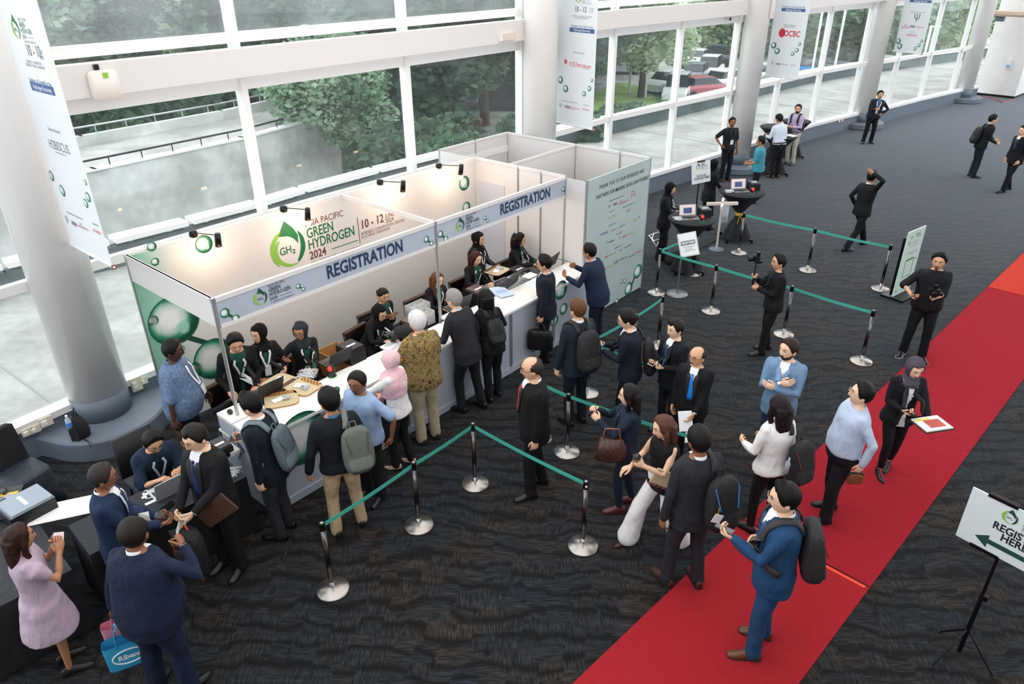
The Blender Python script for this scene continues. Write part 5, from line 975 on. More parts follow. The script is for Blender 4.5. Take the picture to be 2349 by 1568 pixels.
text('TECH TALK', .052, Mn@Matrix.Translation((0, .03, .012)), pwhite, t, bold=.02); text('HAPPENING\nIN THE\nEXHIBITION', .045, Mn@Matrix.Translation((0, -.09, .011)), pgrey, t)
p = at(1603, 420, 1.15); t = thing('kiosk_sign', 'white sign on black pole announcing self-kiosk', 'sign', (p.x, p.y, 0), R_(32)); G().tube([(0, 0, 0), (0, 0, 1.2)], .015, 8).build('pole', blackm, t, True)
for q in range(3): a = R_(120*q+20); G().tube([(0, 0, .2), (math.cos(a)*.35, math.sin(a)*.35, .01)], .01, 6).build('leg', blackm, t, True)
Ms = Matrix.Translation((-.0, -.03, 1.40))@Matrix.Rotation(R_(80), 4, 'X'); G().box((0, 0, 0), (.56, .46, .012)).build('board', mat('sign_board', '#cfd5d6', .5), t).matrix_local = Ms; logo(Ms@Matrix.Translation((-.09, .12, .007)), .06, t, False, pblack); title(Ms@Matrix.Translation((.0, .13, .007)), .13, t, pblack, pblack)
text('SELF-KIOSK\nAVAILABLE HERE', .068, Ms@Matrix.Translation((0, -.10, .008)), pblack, t, bold=.02); bubble(Ms@Matrix.Translation((.22, -.12, .006)), .035, t); G().box((.0, 0, 1.64), (.2, .04, .03)).build('clip', blackm, t)
A, B = at(2045, 686), at(2083, 667); u2 = (B-A).normalized(); t = thing('roll_up_sign', 'tall pale green standing sign on a black foot by the red carpet', 'sign', (A+B)/2, math.atan2(u2.y, u2.x)); G().box((0, .0, .02), (.66, .42, .04)).build('foot', blackm, t); G().box((-.02, .05, .62), (.56, .03, 1.1)).build('back_plate', blackm, t)
Mq = Matrix.Translation((0, 0, .67))@Matrix.Rotation(R_(90), 4, 'X'); G().box((0, 0, 0), (.62, 1.24, .02)).build('board', mat('sign_pale_green', '#c3dbd0', .5), t).matrix_local = Mq; Mz = lambda x, y: Mq@Matrix.Translation((x, y, .011))
logo(Mz(.0, .50), .035, t, False, pdk); title(Mz(.06, .50), .09, t); bubble(Mz(-.16, .50), .03, t); bubble(Mz(-.20, .40), .03, t); text('10 - 12 JUNE 2024', .045, Mz(0, .38), pgrey, t); text('BORNEO CONVENTION CENTRE\nKUCHING, SARAWAK', .022, Mz(0, .32), pgrey, t); text('DOWNLOAD THE EVENT\nAPP HERE', .035, Mz(0, .17), pgrey, t)
for a in ((0, .05, .26, .03), (0, -.28, .30, .012), (-.145, -.11, .012, .33), (.145, -.11, .012, .33)): G().box((0, 0, 0), (a[2], a[3], .002)).build('green_border', pgreen, t).matrix_local = Mz(a[0], a[1])
bubble(Mz(.22, .02), .02, t); bubble(Mz(-.24, -.52), .03, t)
p = at(2197, 1500); t = thing('register_sign', 'white REGISTER HERE sign on a black tripod at the lower right', 'sign', p, R_(-52.5)); G().tube([(0, 0, .05), (0, 0, .75)], .019, 10).build('lower_pole', blackm, t, True); G().tube([(0, 0, .7), (0, 0, 1.3)], .014, 10).build('upper_pole', blackm, t, True); G().box((.02, 0, .74), (.06, .05, .05)).build('clamp', blackm, t)
for px, py in ((2133, 1532), (2278, 1556), (2155, 1450)):
    q = at(px, py)-p; a = math.atan2(q.y, q.x)-R_(-52.5); L_ = q.length; G().tube([(0, 0, .33), (math.cos(a)*L_, math.sin(a)*L_, .012)], .009, 8).build('leg', blackm, t, True); G().tube([(0, 0, .12), (math.cos(a)*L_*.45, math.sin(a)*L_*.45, .19)], .005, 6).build('strut', blackm, t, True); G().ell((math.cos(a)*L_, math.sin(a)*L_, .015), (.018, .018, .015), 8, 6).build('foot', dark, t, True)
Mr = Matrix.Translation((.10, -.03, 1.47))@Matrix.Rotation(R_(90), 4, 'X'); G().box((0, 0, 0), (.86, .52, .014)).build('board', mat('sign_white', '#d7e0e2', .45), t).matrix_local = Mr; Mw = lambda x, y: Mr@Matrix.Translation((x, y, .0085))
logo(Mw(-.12, .15), .058, t, True, pdk); title(Mw(-.02, .155), .15, t); text('REGISTER\nHERE', .098, Mw(-.03, -.02), pblack, t, bold=.025); g = G(); g.add([(-.30, -.115, 0), (-.20, -.05, 0), (-.20, -.09, 0), (.14, -.09, 0), (.14, -.135, 0), (-.20, -.135, 0), (-.20, -.18, 0)], [(0, 6, 5, 4, 3, 2, 1)]); g.build('arrow', pdk, t).matrix_local = Mw(0, -.045)
G().box((-.1, -.02, 1.735), (.22, .05, .03)).build('top_clip', blackm, t); G().box((-.1, -.02, 1.205), (.22, .05, .03)).build('bottom_clip', blackm, t); bubble(Mw(.22, -.16), .04, t)
# booth stools and chairs
def stool(x, y, r, lb, h=.62):
    t = thing('booth_chair', lb, 'chair', BM@Vector((x, y, 0)), BA+R_(r), 'black leather chairs behind the counter'); G().box((0, 0, h), (.44, .42, .07), taper=.95).build('seat', leather, t); g = G(); g.loft([superring((0, .20+.02*k, h+.08+.26*k), .23, .03, 20, 4) for k in (0, .5, 1)]); g.build('backrest', leather, t, True); G().box((0, .2, h+.36), (.46, .07, .03)).build('back_trim', mat('walnut', '#3a251a', .4), t)
    for a in (-1, 1):
        for b in (-1, 1): G().tube([(a*.18, b*.16, h-.03), (a*.21, b*.20, 0)], .012, 6).build('leg', alu, t, True)
    G().tube([(.2*math.cos(q), .2*math.sin(q), .25) for q in np.linspace(0, 2*math.pi, 16)], .009, 5).build('foot_ring', alu, t, True)
for x, y, r, lb in ((-2.75, .98, 10, 'leftmost black chair behind the young man bending down'), (-2.35, .95, 0, 'black chair behind the woman in the black headscarf and green shirt'), (-1.75, .85, 0, 'black chair of the woman with glasses and dark grey headscarf'), (-.70, .85, 10, 'black chair behind the typing woman in a headscarf'), (-.25, 1.1, 0, 'black chair behind the woman with the hair bun'), (.55, .95, 0, 'black chair behind the woman with light brown hair'), (1.55, .95, 0, 'black chair behind the woman with long dark red hair'), (2.6, .9, 0, 'black chair of the curly-haired woman')): stool(x, y, r, lb, .48)
def draped_chair(x, y, rz, lb, sz=1.0):
    t = thing('draped_chair', lb, 'chair', (x, y, 0), R_(rz), 'chairs under black stretch covers'); cg = mat('stretch_cover', '#2b333d', .6, kind='cloth'); g = G()
    g.loft([superring((0, 0, z), w, d, 24, 5) for z, w, d in ((0, .30, .28), (.2, .25, .24), (.44, .245, .235), (.475, .235, .225), (.48, .1, .1))]); g.build('seat_cover', cg, t, True)
    g = G(); g.loft([superring((0, .215+.10*(z-.45), z), w, .03, 20, 4) for z, w in ((.1, .25), (.45, .235), (.7, .225), (.93, .21), (.96, .16))]); g.build('back_cover', mat('stretch_black', '#111216', .7, kind='cloth'), t, True)
draped_chair(-5.62, 6.62, 62, 'black draped chair under the window at the left edge'); 
t = thing('office_chair', 'black-backed chair of the seated man in the navy shirt', 'chair', (-4.05, 6.50, 0), R_(50)); G().box((0, 0, .45), (.46, .46, .06)).build('seat', mat('grey_fabric', '#3c4046', .8), t); g = G(); g.loft([superring((0, .23+.08*k, .48+.46*k), .24-.02*k, .018, 20, 5) for k in (0, .5, 1)]); g.build('backrest', mat('mesh_black', '#0d0d10', .6), t, True)
for a in (-1, 1):
    for b in (-1, 1): G().tube([(a*.19, b*.19, .44), (a*.21, b*.22, 0)], .012, 6).build('leg', blackm, t, True)
# tables at the left
def ctable(A, B, dvec, lb, z=.74, m=None):
    A = Vector((*A, 0)); B = Vector((*B, 0)); D = Vector((*dvec, 0)); t = thing('cloth_table', lb, 'table', (A+B)/2+D/2, math.atan2((B-A).y, (B-A).x), 'black clothed tables at the left'); L_ = (B-A).length; dp = D.length
    G().box((0, 0, z-.012), (L_, dp, .024)).build('tabletop', m or gcloth, t); g = G(); n = 60; pts = []; per = [(-L_/2, -dp/2), (L_/2, -dp/2), (L_/2, dp/2), (-L_/2, dp/2)]
    for i in range(4):
        a, b = per[i], per[(i+1) % 4]; k = max(4, int(math.dist(a, b)/.05))
        for j in range(k): u_ = j/k; pts.append((a[0]+(b[0]-a[0])*u_, a[1]+(b[1]-a[1])*u_, j))
    top = np.array([(x, y, z-.002) for x, y, j in pts]); bot = np.array([(x*(1.02+.012*math.sin(j*1.3)), y*(1.05+.03*math.sin(j*1.1)), .01) for x, y, j in pts]); g.loft([top, bot], cap=False); g.build('skirt', cloth, t, True); return t
T1A, T1B = (-3.95, 5.02), (-2.86, 6.16)
ctable(T1A, T1B, (-.40, .42), 'black clothed table where the seated man types, joining the counter'); ctable((-5.39, 6.14), (-4.02, 4.86), (-.55, -.62), 'dark clothed table with printer and laptop at the lower left')
paper(at_M(150, 1168, .745, 20), 'large white sheet lying between the two left tables', 2, .62, .30, '#f0edee', name='white_sheet')
printer(at_M(66, 1175, .745, -35), 'dark desktop printer at the lower left with a pale lid', .34, .42, .16, '#16181c', '#8b95a0'); laptop(at_M(20, 1160, .745, 150), 'grey laptop at the left edge beside the printer', False, 172, '#8d959e')
t = prop_at('mouse_pad', 'patterned mouse pad with yellow print at the left edge', 'mouse pad', at_M(18, 1130, .743, 20)); G().box((0, 0, .002), (.25, .2, .003)).build('pad', mat('pad_dark', '#3b3f3c', .8), t); G().box((.02, -.03, .0045), (.16, .05, .001)).build('yellow_print', mat('print_yellow', '#d0a828', .6, kind='mottle', scale=40, amt=.5), t)
t = prop_at('computer_mouse', 'black mouse with red light on the patterned pad', 'mouse', at_M(10, 1128, .75, 30)); g = G(); g.ell((0, 0, .012), (.03, .055, .018)); g.build('shell', blackp, t, True); G().tube([(-.025, -.02, .01), (0, -.05, .01), (.025, -.02, .01)], .004, 5).build('red_light', mat('red_light', '#e02a1c', .3, emit=1), t)
laptop(at_M(385, 1122, .745, 228), 'laptop the seated man in the navy shirt types on', False, 105, '#c4c6c8')
printer(at_M(508, 1040, .745, 48), 'black badge printer at the counter end, beside the stacked badges', .19, .24, .14, '#18181b', '#3a3a3e'); paper(at_M(531, 1034, .745, 48), 'stack of printed badge inserts beside the printer', 22, .11, .20, '#e8e6e2', 'badges', name='badge_stack')
for i, (px, py, a, w, h, lb) in enumerate(((334, 1133, 20, .05, .035, 'small white tag nearest the laptop cable'), (331, 1140, 30, .05, .035, 'small white tag below the first one'), (345, 1152, 45, .10, .04, 'long white name tag on the black table'))): paper(at_M(px, py, .743, a), lb, 1, w, h, '#f0f0ee', 'tag', name='name_tag')
def tangle(M, lb, n, s_, seed, col='#cfd2d6'):
    g = G(); rr = np.random.RandomState(seed)
    for i in range(n): q = rr.uniform(-s_, s_, (4, 2)); g.tube([(x, y, .006+.008*(i % 3)) for x, y in q], .006, 5, 0, (1.6, .5))
    return tag(g.build('lanyard_pile', mat('lanyard_'+col[1:], col, .6), None, True, M), lb, 'lanyards', None, 'stuff')
tangle(at_M(302, 1168, .745, 0), 'white lanyards in a heap left of the phone on the table', 7, .06, 4); tangle(at_M(530, 1085, .745, 0), 'bundle of silver-white lanyards in front of the badge stack', 14, .10, 5)
g = G(); g.tube([tuple(at(px, py, .748)) for px, py in ((372, 1135), (352, 1140), (335, 1143), (327, 1133), (334, 1124), (350, 1126), (366, 1130))], .005, 6); tag(g.build('charging_cable', pwhite, None, True), 'white charging cable looping beside the laptop', 'cable')
t = prop_at('phone', 'black phone lying on the black table', 'phone', at_M(385, 1162, .745, -25)); G().box((0, 0, .005), (.075, .155, .009)).build('case', mat('phone_black', '#0c0d10', .25), t); G().box((0, 0, .010), (.068, .145, .001)).build('screen', mat('screen_off', '#0a0b0d', .2), t)
# woven trays on the counter
def tray(M, lb, lanyards=True, band='#c98a3c', grp='woven bag trays on the counter'):
    t = prop_at('woven_tray', lb, 'tray', M, grp); wv = mat('woven_straw', '#c9bc9c', .7, kind='weave', scale=60, col2='#b3a27c'); g = G(); g.loft([superring((0, 0, z), .19*k, .165*k, 28, 5) for z, k in ((0, .97), (.004, 1), (.016, 1), (.018, .97))]); g.build('tray_body', wv, t)
    g = G(); t_ = np.linspace(0, 2*math.pi, 30); R = superring((0, 0, .012), .19, .165, 30, 5); g.tube([*R, R[0]], .006, 6, rcap=False); g.build('rim', mat('rim_'+band[1:], band, .6), t, True); G().box((0, -.12, .020), (.30, .06, .003)).build('patterned_band', mat('band_'+band[1:], band, .7, kind='check', scale=40, col2='#5a3a1c'), t)
    if lanyards: paper(M@Matrix.Translation((.04, .02, .022))@Matrix.Rotation(.4, 4, 'Z'), 'white card on the '+' '.join(lb.split()[:12]), 2, .13, .09, '#efefec', 'card', name='badge_card'); tangle(M@Matrix.Translation((-.05, .02, .024)), 'lanyards lying on the '+lb, 8, .055, len(lb))
tray(at_M(640, 878, 1.05, 60), 'round-cornered straw tray by the man in the booth', True, '#5a3038'); tray(at_M(697, 888, 1.05, 150), 'straw tray in the middle with an orange patterned band'); tray(at_M(646, 917, 1.05, 200), 'front straw tray with an orange rim and white cards')
tangle(at_M(705, 858, 1.05, 0), 'large heap of silver lanyards in front of the woman with glasses', 26, .13, 9); tangle(at_M(900, 790, 1.06, 0), 'clear packs of lanyards left of the scanner stand', 10, .10, 11)
scanner(at_M(762, 862, 1.05, -20), 'black scanner with a red eye on the left part of the counter'); scanner(at_M(903, 788, 1.05, -20), 'black scanner beside the typing woman in a headscarf', False)
laptop(Matrix.Translation(BM@Vector((-1.75, .16, 1.05)))@Matrix.Rotation(BA+R_(180), 4, 'Z'), 'black laptop in front of the woman with glasses'); laptop(Matrix.Translation(BM@Vector((-2.75, .18, 1.05)))@Matrix.Rotation(BA+R_(180), 4, 'Z'), 'black laptop at the young man behind the left counter'); laptop(Matrix.Translation(BM@Vector((-.72, .10, 1.05)))@Matrix.Rotation(BA+R_(175), 4, 'Z'), 'black laptop of the typing woman in a headscarf'); laptop(Matrix.Translation(BM@Vector((.42, .10, 1.05)))@Matrix.Rotation(BA+R_(175), 4, 'Z'), 'black laptop of the woman with light brown hair'); laptop(Matrix.Translation(BM@Vector((1.55, .10, 1.05)))@Matrix.Rotation(BA+R_(190), 4, 'Z'), 'black laptop of the woman with long dark red hair'); laptop(Matrix.Translation(BM@Vector((2.55, .10, 1.05)))@Matrix.Rotation(BA+R_(190), 4, 'Z'), 'black laptop of the curly-haired woman')
for x, y, r, lb in ((-1.32, .38, 0, 'black badge printer with a grey lid beside a brown box'), (-.25, .30, 5, 'badge printer behind the white-haired man'), (1.15, .34, 0, 'brown-lidded badge printer by the woman with dark red hair'), (2.18, .36, 0, 'black badge printer left of the curly-haired woman')): printer(Matrix.Translation(BM@Vector((x, y, .815)))@Matrix.Rotation(BA+R_(r), 4, 'Z'), lb, .26, .30, .22, '#141416', '#4c403e' if x > -.5 and x < 2 else '#2c2a2c')
t = prop_at('cardboard_box', 'open brown cardboard box behind the left printer', 'box', Matrix.Translation(BM@Vector((-1.38, .72, .62)))@Matrix.Rotation(BA, 4, 'Z')); cb = mat('cardboard', '#b98a50', .8)
for c, d in (((0, 0, .01), (.34, .26, .01)), ((0, .13, .13), (.34, .01, .26)), ((0, -.13, .13), (.34, .01, .26)), ((.17, 0, .13), (.01, .26, .26)), ((-.17, 0, .13), (.01, .26, .26))): G().box(c, d).build('side', cb, t)
G().box((0, 0, -.31), (.34, .26, .62)).build('support_crate', cb, t)
def bin_(x, y, r, lb, n=3):
    t = prop_at('clear_bin', lb, 'bin', Matrix.Translation(BM@Vector((x, y, .815)))@Matrix.Rotation(BA+R_(r), 4, 'Z'), 'clear plastic bins on the rear shelf'); pm = mat('clear_plastic', '#dfe4e8', .2, alpha=.55); w, d, h = .34, .20, .20
    for c, q in (((0, 0, .01), (w, d, .008)), ((0, d/2, h/2), (w, .006, h)), ((0, -d/2, h/2), (w, .006, h)), ((w/2, 0, h/2), (.006, d, h)), ((-w/2, 0, h/2), (.006, d, h)), ((0, 0, h/2), (.005, d, h*.9)), ((0, 0, h/2), (w, .005, h*.9))): G().box(c, q).build('side', pm, t)
    for a in (-.085, .085):
        for b in (-.05, .05): G().box((a, b, .08), (.14, .08, .12)).build('contents', mat('bin_fill_%d' % (a > 0), '#d9c7a8' if a > 0 else '#dcd6d2', .7), t)
bin_(.02, .42, 0, 'clear divided bin behind the booth post, front'); bin_(.18, .68, 0, 'clear divided bin behind the booth post, rear'); bin_(1.98, .22, 0, 'clear bin full of white lanyards')
for px, py, a, lb, c, n in ((1030, 728, 49, 'stack of packed badges in front of the grey-haired man', '#dfe6e2', 14), (895, 795, 49, 'stack of packed badges behind the pink headscarf', '#dfe6e2', 10), (1215, 633, 49, 'badge packs by the man with the briefcase', '#dbe2df', 8), (1302, 612, 49, 'white forms beside the leaning man in navy', '#f0f0f0', 2)): paper(at_M(px, py, 1.05, a), lb, n, .22, .16, c, 'papers', name='badge_pack')
for i in range(3): paper(at_M(1145+4*i, 667+2*i, 1.05+.006*i, 20+5*i), ['bottom blue-grey magazine of the three on the counter', 'middle blue-grey magazine of the three on the counter', 'top blue-grey magazine, with yellow picture'][i], 2, .24, .32, '#b4c3dc', 'magazine', name='magazine', grp='magazines on the counter', pr='#8fa8cc' if i == 2 else None)
paper(at_M(1300, 590, 1.05, -40), 'dark blue folder under the open bag on the counter', 4, .40, .30, '#2b4a8c', 'folder', name='folder'); paper(at_M(1312, 584, 1.065, -25), 'woven brown conference bag on top of the blue folder', 6, .36, .26, '#7a5240', 'bag', name='conference_bag', pr='#d8d0c8')
t = prop_at('computer_mouse', 'black mouse at the left end of the counter', 'mouse', at_M(528, 946, 1.052, 30)); G().ell((0, 0, .014), (.032, .055, .02)).build('shell', blackp, t, True)
g = G(); g.tube([tuple(BM@Vector(v)) for v in ((-3.29, -.25, 1.05), (-3.36, -.3, 1.0), (-3.385, -.2, .85), (-3.385, -.32, .78), (-3.385, -.22, .70), (-3.385, -.15, .6))], .006, 5); tag(g.build('mouse_cable', blackp, None, True), 'black cable dangling down the counter end', 'cable')
# wall sockets, bag with bottle on ledge, wifi box, camera
for px, py, w, h, z_, lb in ((62, 990, .12, .10, .30, 'left wall socket plate with a plug'), (80, 983, .12, .10, .30, 'middle wall socket plate'), (105, 966, .15, .13, .30, 'large square wall socket plate'), (312, 880, .14, .20, .3, 'white adaptor box plugged in right of the column'), (329, 872, .10, .1, .3, 'small white socket box beside the adaptor')):
    i = 1 if px < 200 else 2; A = Vector((*WP[i], 0)); B = Vector((*WP[i+1], 0)); u_ = (B-A).normalized(); n_ = Vector((u_.y, -u_.x, 0)); q = hit(px, py, A+n_*.13, n_); t = thing('wall_socket', lb, 'socket', q, math.atan2(u_.y, u_.x), 'sockets on the low wall'); G().box((0, 0, 0), (w, .04, h)).build('plate', mat('socket_cream', '#e2d8c6', .5), t); G().box((-w*.2, -.03, 0), (w*.4, .03, h*.45)).build('plug', whitem, t)
for px, py in ((1925, 277), (1932, 275)):
    A = Vector((*WP[10], 0)); B = Vector((*WP[11], 0)); u_ = (B-A).normalized(); n_ = Vector((u_.y, -u_.x, 0)); q = hit(px, py, A+n_*.12, n_); t = thing('wall_socket', 'small cream socket left of the fourth column, %s one' % ('left' if px < 1930 else 'right'), 'socket', q, math.atan2(u_.y, u_.x), 'sockets on the low wall'); G().box((0, 0, 0), (.1, .03, .1)).build('plate', mat('socket_cream', '#e2d8c6', .5), t); G().box((0, -.02, 0), (.05, .01, .04)).build('plug', whitem, t)
q = at(178, 975, .45); t = thing('sling_bag', 'black sling bag standing on the column ledge', 'bag', (q.x, q.y, .28), R_(40)); g = G(); g.loft([superring((0, 0, z), w, d, 18, 3) for z, w, d in ((0, .10, .08), (.08, .12, .09), (.2, .10, .07), (.30, .05, .04))]); g.build('bag_body', cloth, t, True); g = G(); g.tube([(.03, .0, .29), (.02, .02, .42), (-.02, .0, .29)], .012, 6); g.build('loop', blackp, t, True); g = G(); g.tube([(.0, -.09, .02), (.04, -.2, .004), (.03, -.34, .004)], [.016]*3, 6, 0, (1, .3)); g.build('strap', blackp, t)
t = thing('water_bottle', 'small clear water bottle with blue label on the sling bag', 'bottle', (q.x-.03, q.y-.10, .48), 0); G().lathe([(.001, 0), (.032, 0), (.034, .06), (.032, .12), (.014, .155), (.014, .165), (.001, .165)], n=16).build('bottle_body', mat('bottle_pet', '#c9dbe6', .1, alpha=.7), t, True); G().lathe([(.0345, .03), (.0345, .085)], n=16).build('label', mat('label_blue', '#3f86d8', .5), t); G().lathe([(.001, .165), (.015, .165), (.015, .185), (.001, .185)], n=12).build('cap', pwhite, t); G().box((.02, .03, -.1), (.1, .08, .2)).build('mesh_pocket', cloth, t)
A = Vector((-5.19, 8.88, 0)); u_ = (Vector((2.36, 17.82, 0))-A).normalized(); n_ = Vector((u_.y, -u_.x, 0)); q = hit(240, 195, A+n_*.33, n_); t = thing('wifi_box', 'cream box with a green sticker clamped to the white beam', 'box', q, math.atan2(u_.y, u_.x)); g = G(); g.loft([superring((0, y, 0), .17*k, .17*k, 24, 6, np.array([[1, 0, 0], [0, 0, 1], [0, 1, 0.]])) for y, k in ((-.04, .93), (-.02, 1), (.03, 1))]); g.build('housing', mat('cream_plastic', '#e9e0d8', .5), t, True); G().box((.02, -.045, .11), (.06, .004, .06)).build('green_sticker', mat('sticker_green', '#8ac43f', .5), t); G().box((-.04, .05, .2), (.05, .12, .06)).build('strap', blackm, t)
q = hit(1165, 84, A+n_*.31, n_); t = thing('beam_box', 'small beige box on the white beam left of the second column', 'box', q, math.atan2(u_.y, u_.x)); G().box((0, 0, 0), (.36, .07, .12)).build('housing', mat('beige_plastic', '#dccbbd', .5), t); G().box((-.2, 0, 0), (.06, .06, .12)).build('clip', whitem, t)
q = hit(1660, 40, Vector((2.36, 17.8, 0))+Vector((.73, -.68, 0))*.3, Vector((.73, -.68, 0))); t = thing('security_camera', 'small white security camera on the beam by the third column', 'camera', q, R_(40)); G().box((-.05, .03, .02), (.1, .12, .14)).build('mount', whitem, t); g = G(); g.lathe([(.001, -.1), (.055, -.1), (.055, .1), (.001, .1)], (.05, -.08, 0), 14, 0, Matrix.Rotation(R_(75), 4, 'X')); g.build('body', whitem, t, True); G().ell((.05, -.18, -.03), (.045, .02, .045)).build('lens', blackp, t, True)
g = G()
for i, pts in enumerate((((1498, 553), (1515, 548), (1505, 565), (1495, 548), (1500, 535)), ((1499, 551), (1488, 540), (1510, 532), (1520, 541)))): g.tube([tuple(at(*k, .01)) for k in pts], .012, 5)
tag(g.build('power_cable', whitem, None, True), 'white power cable on the carpet by the sponsors board', 'cable')
g = G(); g.tube([tuple(at(*k, .012)) for k in ((1600, 572), (1625, 560), (1650, 545), (1675, 530))], .012, 5); tag(g.build('floor_cable', blackp, None, True), 'black cable across the carpet between the kiosk tables', 'cable')
# black bag under kiosk
q = at(1555, 592, .1); t = thing('black_bag', 'black bag on the floor under the front kiosk table', 'bag', (q.x, q.y, 0), R_(20)); g = G(); g.loft([superring((0, 0, z), w, d, 18, 3) for z, w, d in ((0, .26, .17), (.1, .28, .18), (.2, .2, .12), (.24, .08, .05))]); g.build('bag_body', cloth, t, True); G().tube([(-.1, 0, .2), (0, 0, .3), (.1, 0, .2)], .012, 6).build('handle', blackp, t, True)
# ---------------------------------------------------------------- the crowd
K = '#131419'; 
def bag_box(P, q, lb, col, w=.40, h=.28, d=.10, dz=-.05, fwdo=0, chk=None, name='briefcase', cat='bag', hl=.12):
    "bag hanging from hand q"
    M = P['hand'](q); p = M.to_translation(); t = thing(name, lb, cat, (p.x, p.y, p.z-hl-h/2+dz), P['yaw']); m = mat('bag_'+col[1:], col, .5, kind='check' if chk else 'cloth', scale=22, col2=chk)
    g = G(); g.loft([superring((0, fwdo, z*h), d/2*k, w/2*k, 24, 4) for z, k in ((-.5, .93), (-.44, 1), (.2, 1), (.42, .92), (.5, .7))]); g.build('bag_body', m, t, True)
    for s_ in (-1, 1): G().tube([(s_*d*.3, fwdo-.08, h*.45), (s_*d*.15, fwdo-.05, h/2+hl*.8), (0, fwdo, h/2+hl), (s_*d*.15, fwdo+.05, h/2+hl*.8), (s_*d*.3, fwdo+.08, h*.45)], .008, 6).build('handle', mat('handle_leather', '#1a1512', .4), t, True)
    return t
def held(P, q, name, lb, cat, off=(0, .03, .03)): 
    M = P['hand'](q)@Matrix.Translation(off); return prop_at(name, lb, cat, M)
def panel(P, q, name, lb, cat, w, h, th, col, off=(0, .06, .02), rot=(0, 0, 0), kind='plain', col2=None, scale=40, pr=None):
    t = held(P, q, name, lb, cat, off); Mr = Matrix.Rotation(R_(rot[0]), 4, 'X')@Matrix.Rotation(R_(rot[1]), 4, 'Y')@Matrix.Rotation(R_(rot[2]), 4, 'Z'); g = G(); g.box((0, 0, 0), (w, h, th)); g.build('sheet', mat('sheet_'+col[1:]+kind, col, .6, kind=kind, col2=col2, scale=scale), t, False, Mr)
    if pr: G().box((0, h*.1, th/2+.001), (w*.6, h*.5, .002)).build('print_block', mat('print_'+pr[1:], pr, .5), t, False, Mr)
    return t
# -- behind the counter
P1 = person(392, 779, 1.80, 8, 'large man in a blue-grey patterned short-sleeve shirt with badge, left of the booth', 'dark', 'short', '#0b0a0a', 'heather', '#5d6f8c', pc='#1a1c22', sleeve='elbow', fat=1.3, hp=18, lan='#e8e8ea', glasses='#2a2a2c', L=(-.26, .18, .86), R=(.30, -.02, .84), shirt='#5d6f8c', hem=.80)
P2 = person(537, 768, 1.72, 300, 'young man in a black blazer and lanyard bending over the left counter end', 'asian', 'thick', top='blazer', tc=K, shirt='#1e4a3c', lean=24, hp=38, L=(-.12, .42, .96), R=(.20, .45, 1.00), lp='down', rp='down', lan='#e4e4e4', vz=1.05, cuff=False, openj=True)
P3 = person(590, 745, 1.62, 300, 'woman in a black headscarf turning her head left, behind the straw trays', 'fair', 'hijab', '#101012', 'blazer', K, '#1f5040', sex='f', lean=2, hy=-55, hp=10, L=(-.20, .28, 1.12), R=(.20, .30, 1.02), lan='#ececec', openj=True, hairlen=.2, cuff=False, emblem=False)
panel(P3, 1, 'conference_bag', 'red patterned bag held by the woman in the black headscarf', 'bag', .05, .34, .24, '#7a2c34', (0, .05, .05), (60, 0, 0), 'check', '#8c6a3a', 18)
P4 = person(686, 741, 1.62, 300, 'woman with glasses, dark grey headscarf and green shirt talking with a raised hand', 'tan', 'hijab', '#2e3236', 'blazer', K, '#1f5040', sex='f', lean=8, hy=-38, hp=14, sit=.66, feet=((-.12, .42, 0), (.12, .42, 0)), L=(-.02, .46, 1.00), R=(.34, .36, 1.18), lh='flat', rh='flat', lp='down', rp=(-.3, .6, .4), lan='#f0f0f0', glasses='#3a3028', openj=True, hairlen=.2, fat=.25, cuff=False)
P5 = person(872, 702, 1.58, 312, 'woman in a black headscarf and glasses leaning over to type, mid counter', 'fair', 'hijab', '#0f0f12', 'blazer', K, '#1f5040', sex='f', lean=30, hy=10, hp=30, sit=.62, feet=((-.12, .4, 0), (.12, .4, 0)), L=(-.10, .56, .98), R=(.12, .58, .98), lp='down', rp='down', lh='type', rh='type', lan='#e8e8e8', glasses='#2a2624', openj=True, hairlen=.2, cuff=False)
P6 = person(878, 661, 1.60, 318, 'woman with her dark hair in a bun holding a folded batik bag', 'asian', 'bun', '#1b1210', 'blazer', K, '#1f5040', sex='f', lean=8, hy=-5, hp=22, sit=.60, feet=((-.12, .4, 0), (.12, .4, 0)), L=(.0, .30, 1.02), R=(.20, .32, 1.05), lan='#e8e8e8', openj=True, cuff=False)
panel(P6, -1, 'conference_bag', 'brown batik bag held open by the woman with the hair bun', 'bag', .04, .36, .26, '#4a2a20', (.0, .10, .10), (40, 20, 0), 'check', '#8a5a2c', 24)
P7 = person(1003, 625, 1.60, 312, 'woman with long light brown hair seated left of the tall booth post', 'light', 'long', '#5e3c24', 'blazer', K, '#1f5040', sex='f', lean=14, hy=8, hp=22, sit=.62, feet=((-.12, .4, 0), (.12, .4, 0)), L=(-.08, .50, 1.0), R=(.14, .50, 1.0), lp='down', rp='down', lan='#e8e8e8', openj=True, hairlen=.34, fat=.3, cuff=False)
P8 = person(1093, 577, 1.60, 306, 'woman with long dark red hair typing behind the counter', 'light', 'long', '#3a1712', 'blazer', K, '#1f5040', sex='f', lean=12, hy=8, hp=26, sit=.64, feet=((-.12, .4, 0), (.12, .4, 0)), L=(-.08, .48, 1.02), R=(.16, .48, 1.02), lp='down', rp='down', lh='type', rh='type', lan='#e8e8e8', openj=True, hairlen=.38, cuff=False)
P9 = person(1097, 532, 1.64, 325, 'woman in a black headscarf standing at the back with a round tray', 'asian', 'hijab', '#0f0f11', 'blazer', K, '#1f5040', sex='f', lean=4, hy=15, hp=16, L=(-.12, .34, 1.10), R=(.20, .38, 1.10), lp='up', rp='up', lh='hold', rh='hold', lan='#f0f0f0', openj=True, hairlen=.2, fat=.3, cuff=False)
